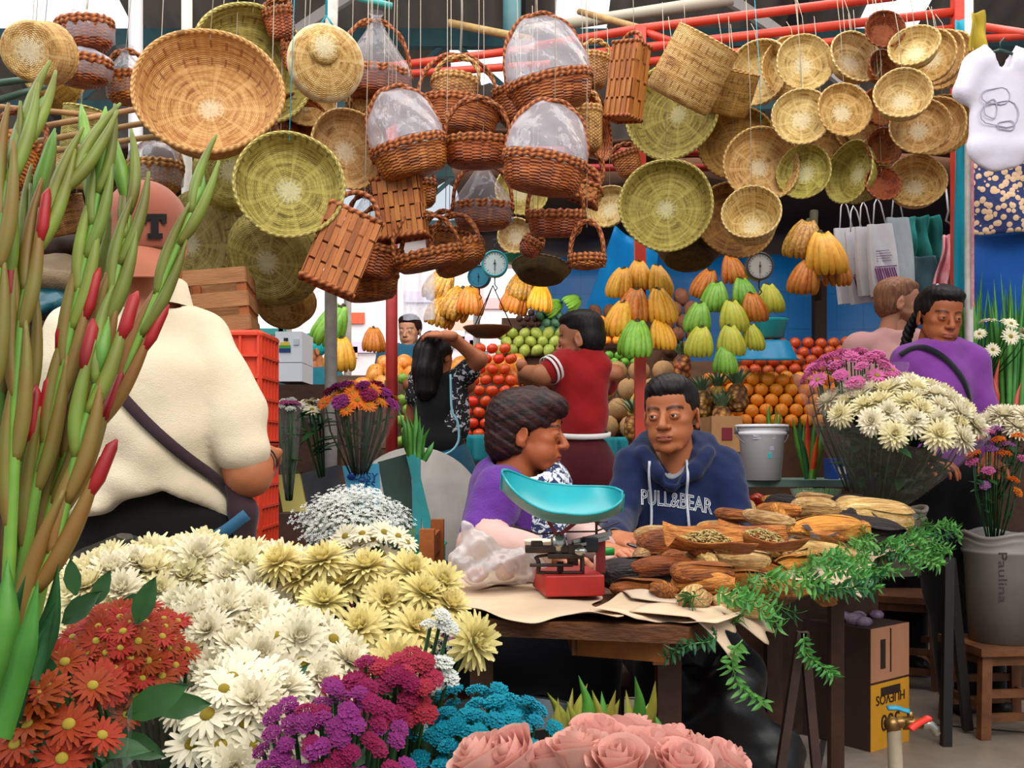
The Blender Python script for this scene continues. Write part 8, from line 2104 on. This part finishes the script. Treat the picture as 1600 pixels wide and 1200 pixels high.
bouquet('waxflower_spray', 590, 935, 1.78, (.1, -.5, .86), 120, 26, [('tiny', 'pink', 1), ('tiny', 'swhite', 2), ('tiny', 'orange', 1)], 24, 'tiny pink, white and orange spray flowers among the yellow chrysanthemums', cat='flowers', pos=[(x, y, 22, -.06) for x, y in ((556, 903), (588, 912), (604, 926), (626, 914), (584, 934), (648, 958), (468, 926), (484, 912), (690, 1012), (672, 1000), (662, 968), (546, 960), (640, 948), (700, 990), (420, 915), (650, 1050), (612, 908), (570, 922))], seed=12, dome=.3, leaves=30, leafL=.04, length=.4)
bouquet('daisy_bunch', 195, 1030, 1.34, (.15, -.72, .68), 98, 60, [('daisy', 'rust', 1)], 23, 'domed bunch of small rust red daisies in a clear wrap', wrap=1, seed=13, leaves=24, dome=.75, wrapup=-.15, length=.36)
bouquet('daisy_bunch', 70, 1130, 1.08, (.05, -.7, .7), 112, 20, [('daisy', 'rust', 1)], 41, 'large rust red daisies with yellow centres in the bottom left corner', wrap=1, seed=14, leaves=30, wrapup=-.1, length=.34, jit=.5)
m = MB()
for (x, y, dx, dy, L, d) in ((215, 975, .3, .9, .062, 1.3), (120, 930, -.2, 1, .05, 1.4), (150, 945, .3, .8, .05, 1.4), (185, 952, .9, .4, .05, 1.38), (200, 1120, .75, .45, .075, 1.16), (240, 1105, 1, .1, .065, 1.2), (100, 975, .6, .6, .06, 1.3), (180, 1150, .8, -.3, .06, 1.16)):
 fleaf(m, P(x, y, d), (dx, -.15, dy), (0, -1, .3), L, L * .5)
obj('leaf_sprig', m, FLM['green'], label='broad dark green leaves tucked among the rust red daisies', cat='leaves', kind='stuff')
bouquet('statice_bunch', 610, 1085, 1.38, (.1, -.6, .78), 78, 34, [('statice', 'magenta', 2), ('statice', 'coral', 2)], 20, 'crimson and coral statice bunch under the yellow chrysanthemums', cat='flowers', seed=15, jit=.9, leaves=12, length=.4)
bouquet('statice_bunch', 520, 1170, 1.22, (.1, -.65, .75), 105, 52, [('statice', 'violet', 3), ('statice', 'magenta', 1)], 19, 'violet magenta statice bunch at the bottom edge', cat='flowers', seed=16, jit=.9, leaves=10, length=.4)
bouquet('statice_bunch', 660, 1065, 1.42, (.2, -.5, .84), 45, 14, [('statice', 'swhite', 1)], 24, 'white statice sprays beside the crimson statice', cat='flowers', seed=17, leaves=8, length=.4, pos=[(640, 1120, 22), (652, 1105, 20), (690, 1040, 22), (700, 1060, 20), (680, 1075, 18), (690, 965, 18), (672, 980, 18), (700, 985, 20), (655, 1140, 16), (665, 1080, 16)])
bouquet('statice_bunch', 752, 1150, 1.42, (.05, -.5, .86), 92, 56, [('statice', 'teal', 1)], 18, 'dyed turquoise statice bunch left of the roses', cat='flowers', seed=18, jit=1.0, leaves=4, length=.4, ell=1.15, dome=.35)
RS = [(756, 1196, 46), (808, 1190, 48), (862, 1204, 44), (905, 1186, 46, -.02), (934, 1170, 50, .04), (990, 1166, 48, .07), (1014, 1190, 48), (1050, 1180, 46, .04), (968, 1204, 46, -.05), (1092, 1196, 44, .03), (1128, 1204, 42), (1062, 1208, 44, -.03)]
bouquet('rose_bunch', 945, 1195, 1.22, (0, -.16, 1), 150, 0, [('rose', 'rose', 1)], 40, 'pale pink rose bunch in clear wrap at the bottom edge', pos=RS, seed=19, leaves=16, length=.3)
m = MB();
for (x0, y0, x1, y1, x2, y2) in ((700, 1200, 850, 1145, 1000, 1185), (1020, 1190, 1090, 1150, 1150, 1200)):
 a, b, c = P(x0, y0, 1.3), P(x1, y1, 1.36), P(x2, y2, 1.3); m.grid(lambda u, v: (a.lerp(b, u) if u < .5 else b.lerp(c, u)) .lerp(a.lerp(c, u), .5) + Vector((0, -.05 * v + .01 * math.sin(u * 14), -.12 * v)), 24, 6)
obj('wrap_sheet', m, WRAP, label='clear plastic wrap standing up round the pink roses', cat='wrap')
m = MB(); a, b, c = P(188, 900, 2.0), P(213, 818, 2.05), P(300, 884, 2.0); m.grid(lambda u, v: a.lerp(b, u).lerp(b.lerp(c, u), u) + Vector((0, .01 * math.sin(u * 15), -.10 * v)), 20, 5); obj('wrap_sheet', m, WRAP, label='peak of clear plastic wrap rising behind the rear cream chrysanthemums', cat='wrap')
def blades(name, px, py, d, items, mats, label, cat, w=.012, base=None, group=None):
 """items: (x_tip, y_tip, x_base, y_base[, width factor])"""
 c = P(px, py, d); e = empty(name, tuple(c), label=label, cat=cat, group=group)
 for k, it in enumerate(items):
  m = MB(); rg = random.Random(k + int(px)); dd = d + rg.uniform(-.05, .05); a, b = P(it[2], it[3], dd), P(it[0], it[1], dd + rg.uniform(-.04, .04)); mid = a.lerp(b, .55) + Vector(((it[4] if len(it) > 4 else rg.uniform(-.015, .015)), rg.uniform(-.015, .015), 0)); pts = curve_pts([a, mid, b], 10)
  nr = Vector((rg.uniform(-.6, .6), -1, .1)).normalized(); vs = []
  for j, p in enumerate(pts):
   dr = (pts[min(j + 1, 10)] - pts[max(j - 1, 0)]).normalized(); sd = dr.cross(nr).normalized(); ww = w * min(1, (10 - j) / 5 + .02) * .5; vs += [p - sd * ww, p - nr * ww * .45, p + sd * ww, p + nr * ww * .3]
  m.add(vs, [(j * 4 + q, j * 4 + (q + 1) % 4, j * 4 + 4 + (q + 1) % 4, j * 4 + 4 + q) for j in range(10) for q in range(4)])
  obj('blade', m, mats[k % len(mats)], e, world=True)
 return e
BG = M_('blade_green', '#5a9a36', .5, '#3f7a28', 12, rndvar=.3, trans=.2); BY = M_('blade_olive', '#98a03a', .5, '#8a6a28', 10, rndvar=.3, trans=.2); BD = M_('blade_dark', '#2f6a34', .5, '#1d4a26', 12, rndvar=.3, trans=.15); BB = M_('blade_bright', '#6cb45a', .5, '#4c9444', 12, rndvar=.3, trans=.25)
rg = random.Random(31)
blades('gladiolus_bunch', 945, 1150, 1.55, [(855, 1082, 885, 1175), (904, 1055, 905, 1180), (872, 1090, 880, 1190), (918, 1068, 915, 1180), (925, 1078, 928, 1180), (940, 1080, 925, 1180), (886, 1096, 895, 1180), (962, 1078, 960, 1180), (968, 1092, 958, 1180), (992, 1056, 985, 1180), (978, 1078, 980, 1180), (1024, 1064, 990, 1180), (1018, 1092, 1005, 1180), (1020, 1112, 1012, 1190), (862, 1115, 880, 1195), (1028, 1135, 1018, 1200), (950, 1100, 945, 1180), (1004, 1100, 995, 1180), (895, 1075, 898, 1180)], [BY, BG, BY, BY], 'olive green gladiolus tips standing behind the pink roses', 'flowers', .020)
c = P(800, 1112, 1.75); m = MB(); m.lathe([(.0005, .0), (.09, 0), (.115, c.z - .004), (.122, c.z), (.112, c.z - .004), (.088, .01), (.0005, .01)], 36, Matrix.Translation((c.x, c.y, 0))); solo('flower_bucket', m, M_('bucket_black', '#1a2024', .35), 'black bucket standing under the table edge behind the turquoise statice', 'bucket')
# ---- the tall gladioli at the left: every stalk a thing
GS = [M_('glad_stem', '#7fa83e', .45, '#5c8a34', 9, rndvar=.25, trans=.1), M_('glad_bract', '#86a63c', .45, '#6a5a24', 6, rndvar=.3, trans=.15), M_('glad_bract_brown', '#7a7a34', .5, '#8a4a1c', 6, rndvar=.4, trans=.12), M_('glad_bud_red', '#b01c1c', .5, '#7a1014', 9)]
def gladiolus(ctrl, d0, d1, label, n=9, red=(), w=.019):
 n_ = len(ctrl); c3 = [P(x, y, d0 + (d1 - d0) * i / (n_ - 1)) for i, (x, y) in enumerate(ctrl)]; pts = curve_pts(c3, 40); e = empty('gladiolus', tuple(pts[0]), label=label, cat='flower', group=None)
 m = MB(); m.tube(pts, [.0075 - .0045 * k / 40 for k in range(41)], 8); obj('stem', m, GS[0], e, world=True)
 rg = random.Random(int(ctrl[0][0] * 3 + ctrl[-1][0]))
 for k in range(n):
  i = int(6 + 31 * k / n); p = pts[i]; dr = (pts[i + 2] - pts[i - 2]).normalized(); sd = dr.cross(Vector((0, -1, 0))).normalized() * (1 if k % 2 else -1); nv = Vector((rg.uniform(-.2, .2), -1, 0)); L = .135 * (1.12 - .35 * k / n)
  m = MB(); q = curve_pts([p, p + dr * L * .35 + sd * w * .42, p + dr * L * .75 + sd * w * .5, p + dr * L * 1.08 + sd * w * .35], 12)
  m.tube(q, [w * (.08 + .36 * math.sin(PI * min(1, (j + .8) / 12.8) ** .7)) * (1 - .25 * k / n) + .0005 for j in range(13)], 8)
  obj('bract', m, GS[1 if k > n * .45 else 2], e, world=True)
  if k in red:
   m = MB(); t_ = q[-1]; m.tube([q[8], q[10] + sd * .004, t_ + dr * .014 + sd * .006, t_ + dr * .024 + sd * .008], [w * .22, w * .36, w * .30, w * .06], 8); obj('bud', m, GS[3], e, world=True, label='red bud tip')
 tip = pts[-1]; dr = (pts[-1] - pts[-4]).normalized(); m = MB(); m.tube([pts[33], pts[37], tip, tip + dr * .02], [.003, .010, .006, .001], 7); obj('tip', m, GS[0], e, world=True)
 return e
gladiolus([(-30, 900), (-15, 600), (5, 330), (30, 240), (58, 172)], 1.05, 1.16, 'gladiolus stalk at the picture edge leaning right, its tip over the handled basket')
gladiolus([(5, 1080), (20, 760), (32, 520), (62, 380), (112, 280), (150, 240)], 1.06, 1.2, 'gladiolus stalk second from the left edge with a forked tip', red=(2, 3))
gladiolus([(10, 1100), (50, 800), (90, 620), (122, 460), (150, 320), (163, 190)], 1.1, 1.22, 'gladiolus stalk rising straight left of the cap', red=(0, 2, 3), n=10)
gladiolus([(-5, 1120), (60, 860), (110, 690), (152, 540), (185, 420), (200, 330), (175, 215)], 1.12, 1.26, 'gladiolus stalk crossing the left side of the cap', red=(0, 1, 2), n=10, w=.021)
gladiolus([(20, 1120), (80, 860), (130, 720), (190, 590), (250, 450), (300, 330), (314, 286)], 1.14, 1.3, 'gladiolus stalk leaning far right across the cap brim', red=(1, 2, 3), n=9)
gladiolus([(-10, 1060), (20, 860), (45, 660), (38, 470), (46, 370), (80, 225)], 1.1, 1.2, 'slender gladiolus stalk with a brown lower half near the left edge', red=(1,), n=8, w=.017)
gladiolus([(-20, 1100), (30, 900), (70, 740), (110, 560), (142, 420), (150, 330), (130, 185)], 1.18, 1.3, 'gladiolus stalk behind the straight one, tip above the bamboo rods', red=(1, 3), n=9)
gladiolus([(-30, 1150), (40, 960), (90, 840), (122, 700), (150, 600), (165, 520)], 1.05, 1.15, 'short gladiolus stalk with red buds low at the left', red=(1, 2, 4, 5), n=7, w=.022)
gladiolus([(-40, 1000), (-10, 800), (4, 640), (8, 480), (6, 330), (20, 260)], 1.1, 1.14, 'gladiolus stalk cut by the picture edge', red=(2,), n=8)
blades('gladiolus_leaves', 20, 1050, 1.02, [(92, 880, 5, 1130), (60, 905, 0, 1150), (40, 900, -5, 1150), (28, 930, -10, 1160), (88, 940, 20, 1150), (12, 870, -20, 1120), (70, 980, 10, 1180)], [BD, BG, BD, BB], 'sword-shaped green leaves at the foot of the gladioli', 'leaves', .030)
flower_bucket(20, 1150, 1.12, 'grey bucket on the floor holding the gladioli', .13, .5)
for a, lab in (((180, 1.86), 'cream chrysanthemums at the left rear'), ((300, 2.0), 'rear cream chrysanthemums'), ((420, 1.96), 'cream chrysanthemums beside the yellow ones'), ((345, 1.66), 'middle white chrysanthemums'), ((470, 1.66), 'white chrysanthemums in the cone'), ((600, 1.92), 'yellow chrysanthemums and spray flowers')):
 flower_bucket(a[0], 1100, a[1], 'grey bucket on the floor below the ' + lab, .10, .42)
# ---- flowers in the middle distance
bouquet('mixed_bouquet', 562, 632, 3.45, (.05, -.25, 1), 58, 30, [('daisy', 'orange', 3), ('statice', 'violet', 2), ('statice', 'magenta', 1)], 15, 'orange and violet bouquet in clear plastic above the grey boards', wrap=1, seed=22, length=.24, leaves=26, wrapup=.1, leafL=.05)
bouquet('mixed_bouquet', 448, 640, 3.35, (0, -.1, 1), 22, 12, [('statice', 'swhite', 2), ('statice', 'pink', 1)], 11, 'narrow pink and white bouquet in silvery film beside the orange crates', wrap=1, seed=23, length=.3, wrapup=.3)
bouquet('lily_bunch', 482, 640, 3.5, (-.15, -.2, 1), 26, 7, [('daisy', 'white', 1)], 14, 'white lilies with long green stems left of the orange and violet bouquet', seed=24, length=.24, leaves=20, leafL=.09)
blades('tuberose_bunch', 650, 690, 3.7, [(622, 640, 640, 716), (634, 645, 642, 716), (650, 632, 648, 716), (640, 652, 648, 716), (662, 664, 655, 718), (672, 668, 660, 718), (678, 690, 662, 720), (648, 660, 650, 718), (656, 650, 652, 718), (630, 665, 642, 716)], [BB, BG], 'pale green tuberose buds behind the slate green board', 'flowers', .022)
bouquet('babys_breath_bunch', 552, 815, 2.75, (.05, -.5, .86), 78, 56, [('tiny', 'swhite', 1)], 20, "frothy white baby's breath bunch before the boards", seed=25, dome=.5, leaves=60, leafL=.035, length=.4, ell=1.05)
DS = [(540, 838, 24), (566, 834, 24), (600, 832, 24), (566, 852, 22), (598, 868, 26), (618, 876, 22), (545, 858, 22), (636, 848, 22), (582, 845, 22), (622, 838, 22), (528, 846, 20)]
bouquet('daisy_bunch', 585, 850, 2.5, (.1, -.7, .7), 50, 0, [('daisy', 'white', 1)], 24, "large white daisies with golden centres below the baby's breath", pos=DS, seed=26, length=.4)
flower_bucket(545, 900, 2.85, "grey bucket holding the baby's breath", .13, .45); flower_bucket(590, 900, 2.6, 'grey bucket holding the white daisies', .10, .4)
# ---- flowers at the right
bouquet('mixed_bouquet', 1330, 590, 3.85, (-.15, -.3, 1), 66, 28, [('statice', 'pink', 3), ('daisy', 'pink', 1)], 16, 'pink bouquet in clear film before the man in the pink T-shirt', wrap=1, seed=27, length=.45, leaves=40, ell=1.1, leafL=.06)
bouquet('chrysanthemum_bunch', 1412, 648, 3.72, (.05, -.42, .9), 108, 46, [('mum', 'white', 2), ('mum', 'cream', 1)], 24, 'white chrysanthemum bunch in a big clear wrap behind the heap', wrap=1, seed=28, length=.38, leaves=260, ell=1.05, dome=.4, wrapup=.05, leafL=.10)
bouquet('mixed_bouquet', 1580, 668, 4.1, (.1, -.3, 1), 40, 12, [('mum', 'white', 1)], 22, 'white chrysanthemums at the right edge above the statice', seed=30, length=.3)
ST = [(1530, 688, 13), (1545, 676, 12), (1560, 690, 13), (1522, 712, 14), (1548, 704, 12), (1575, 698, 13), (1590, 684, 12), (1568, 712, 14), (1544, 738, 12), (1582, 752, 12), (1520, 724, 12), (1556, 672, 11), (1540, 690, 11), (1598, 720, 12), (1588, 770, 11), (1540, 760, 10)]
bouquet('statice_bunch', 1560, 710, 3.95, (-.05, -.2, 1), 45, 0, [('statice', 'lilac', 3), ('statice', 'orange', 2), ('statice', 'pink', 2)], 13, 'lilac, pink and orange statice standing in the tall grey bucket', cat='flowers', pos=ST, seed=29, length=.34, leaves=20, stemr=.3, leafL=.05)
rg = random.Random(8)
blades('tuberose_bunch', 1520, 560, 4.6, [(1486 + 3.2 * k + rg.uniform(-8, 8), 436 + rg.uniform(-16, 40), 1506 + 1.4 * k, 655) for k in range(18)] , [BB, BG], 'tall pale green tuberose stems right of the woman in purple', 'flowers', .028)
blades('tuberose_bunch', 1575, 570, 4.6, [(1536 + 3.6 * k + rg.uniform(-8, 8), 426 + rg.uniform(-10, 60), 1556 + 1.8 * k, 660) for k in range(22)], [BB, BG, BB], 'second bunch of tall tuberose stems at the right edge', 'flowers', .028)
bouquet('lily_bunch', 1560, 530, 4.45, (0, -.6, .8), 50, 9, [('daisy', 'white', 1)], 13, 'white blossoms opening among the tall tuberose stems', cat='flowers', seed=33, leaves=0, length=.2)
blades('gladiolus_bunch', 1570, 640, 4.4, [(1562, 560, 1560, 650), (1552, 590, 1556, 650), (1596, 596, 1590, 660), (1544, 610, 1552, 650)], [M_('coral_petal', '#e0705a', .5, '#c84a48', 14, trans=.2)], 'coral gladiolus buds low in the tall tuberose stems', 'flowers', .03)
blades('gladiolus_bunch', 1262, 700, 4.1, [(1238, 652, 1262, 748), (1250, 648, 1264, 748), (1262, 640, 1266, 748), (1272, 650, 1268, 748), (1285, 660, 1270, 748), (1245, 670, 1262, 748), (1278, 676, 1268, 748), (1256, 660, 1264, 748)], [BG, BD, M_('bud_red', '#c02c1c', .5, '#e0601c', 14), BG], 'green gladioli with red buds standing on the plank shelf', 'flowers', .026)
blades('cut_stems', 1205, 650, 4.2, [(1196, 632, 1200, 672), (1204, 630, 1204, 672), (1212, 634, 1208, 672), (1218, 640, 1210, 672), (1200, 640, 1202, 672)], [BY, BG], 'cut green stems standing in the white plastic bucket', 'stems', .014)
c = P(1545, 655, 4.6); m = MB(); m.box((c.x + .17, 4.62, c.z / 2), (.38, .3, c.z)); solo('display_plinth', m, WOODD, 'dark stand behind the woman in purple carrying the tall tuberoses', 'stand', smooth=False)
# ================================================================== camera, light
cam = bpy.data.cameras.new('camera'); co = bpy.data.objects.new('camera', cam); COL.objects.link(co)
co.location = EYE; co.rotation_euler = (PI / 2, 0, 0)
cam.sensor_width = 36; cam.lens = 36.0; cam.shift_y = (HOR - 600) / 1600.0
cam.clip_start = .05; cam.clip_end = 100
SC.camera = co
w = bpy.data.worlds.new('sky'); SC.world = w; w.use_nodes = True
bg = w.node_tree.nodes['Background']; bg.inputs[0].default_value = (.80, .90, 1.0, 1); bg.inputs[1].default_value = .85
def area(name, loc, aim, size, power, col):
 l = bpy.data.lights.new(name, 'AREA'); l.shape = 'RECTANGLE'; l.size, l.size_y = size; l.energy = power; l.color = col
 o = bpy.data.objects.new(name, l); COL.objects.link(o); o.location = loc
 o.rotation_euler = (Vector(aim) - Vector(loc)).to_track_quat('-Z', 'Y').to_euler()
 return o
area('skylight_front', (1.5, -1.0, 5.0), (.2, 3.2, .9), (5, 3), 320, (1, .95, .87))
area('skylight_over', (.6, 4.4, 4.9), (.3, 5.2, 0), (7, 2.5), 260, (1, .93, .84))
area('skylight_left', (-3.5, 1.5, 4.6), (-.5, 3.0, 1), (2.5, 3), 120, (.9, .96, 1))
area('stall_fill', (.7, 5.8, 2.66), (.9, 8.2, 1.4), (3.6, .4), 48, (1, .95, .86))  # added fill light under the awning, brightens tarpaulin and fruit; no lamp hangs here
area('stall_fill', (-1.6, 5.3, 2.55), (-1.0, 6.2, 1.2), (1.6, .4), 8, (1, .95, .86))  # weaker added fill for the mango side, likewise without a real lamp
area('far_daylight', (-1, 10.0, 4.4), (-.8, 11.6, 1.2), (6, 1.5), 190, (1, .98, .96))
vs = SC.view_settings; vs.view_transform = 'Standard'; vs.look = 'None'; vs.gamma = 1.0; vs.exposure = -0.04; vs.use_curve_mapping = False
SC.cycles.max_bounces = 8; SC.cycles.transparent_max_bounces = 16
SC.cycles.diffuse_bounces = 3; SC.cycles.glossy_bounces = 3; SC.cycles.transmission_bounces = 4
SC.cycles.caustics_reflective = False; SC.cycles.caustics_refractive = False
SC.cycles.sample_clamp_indirect = 6
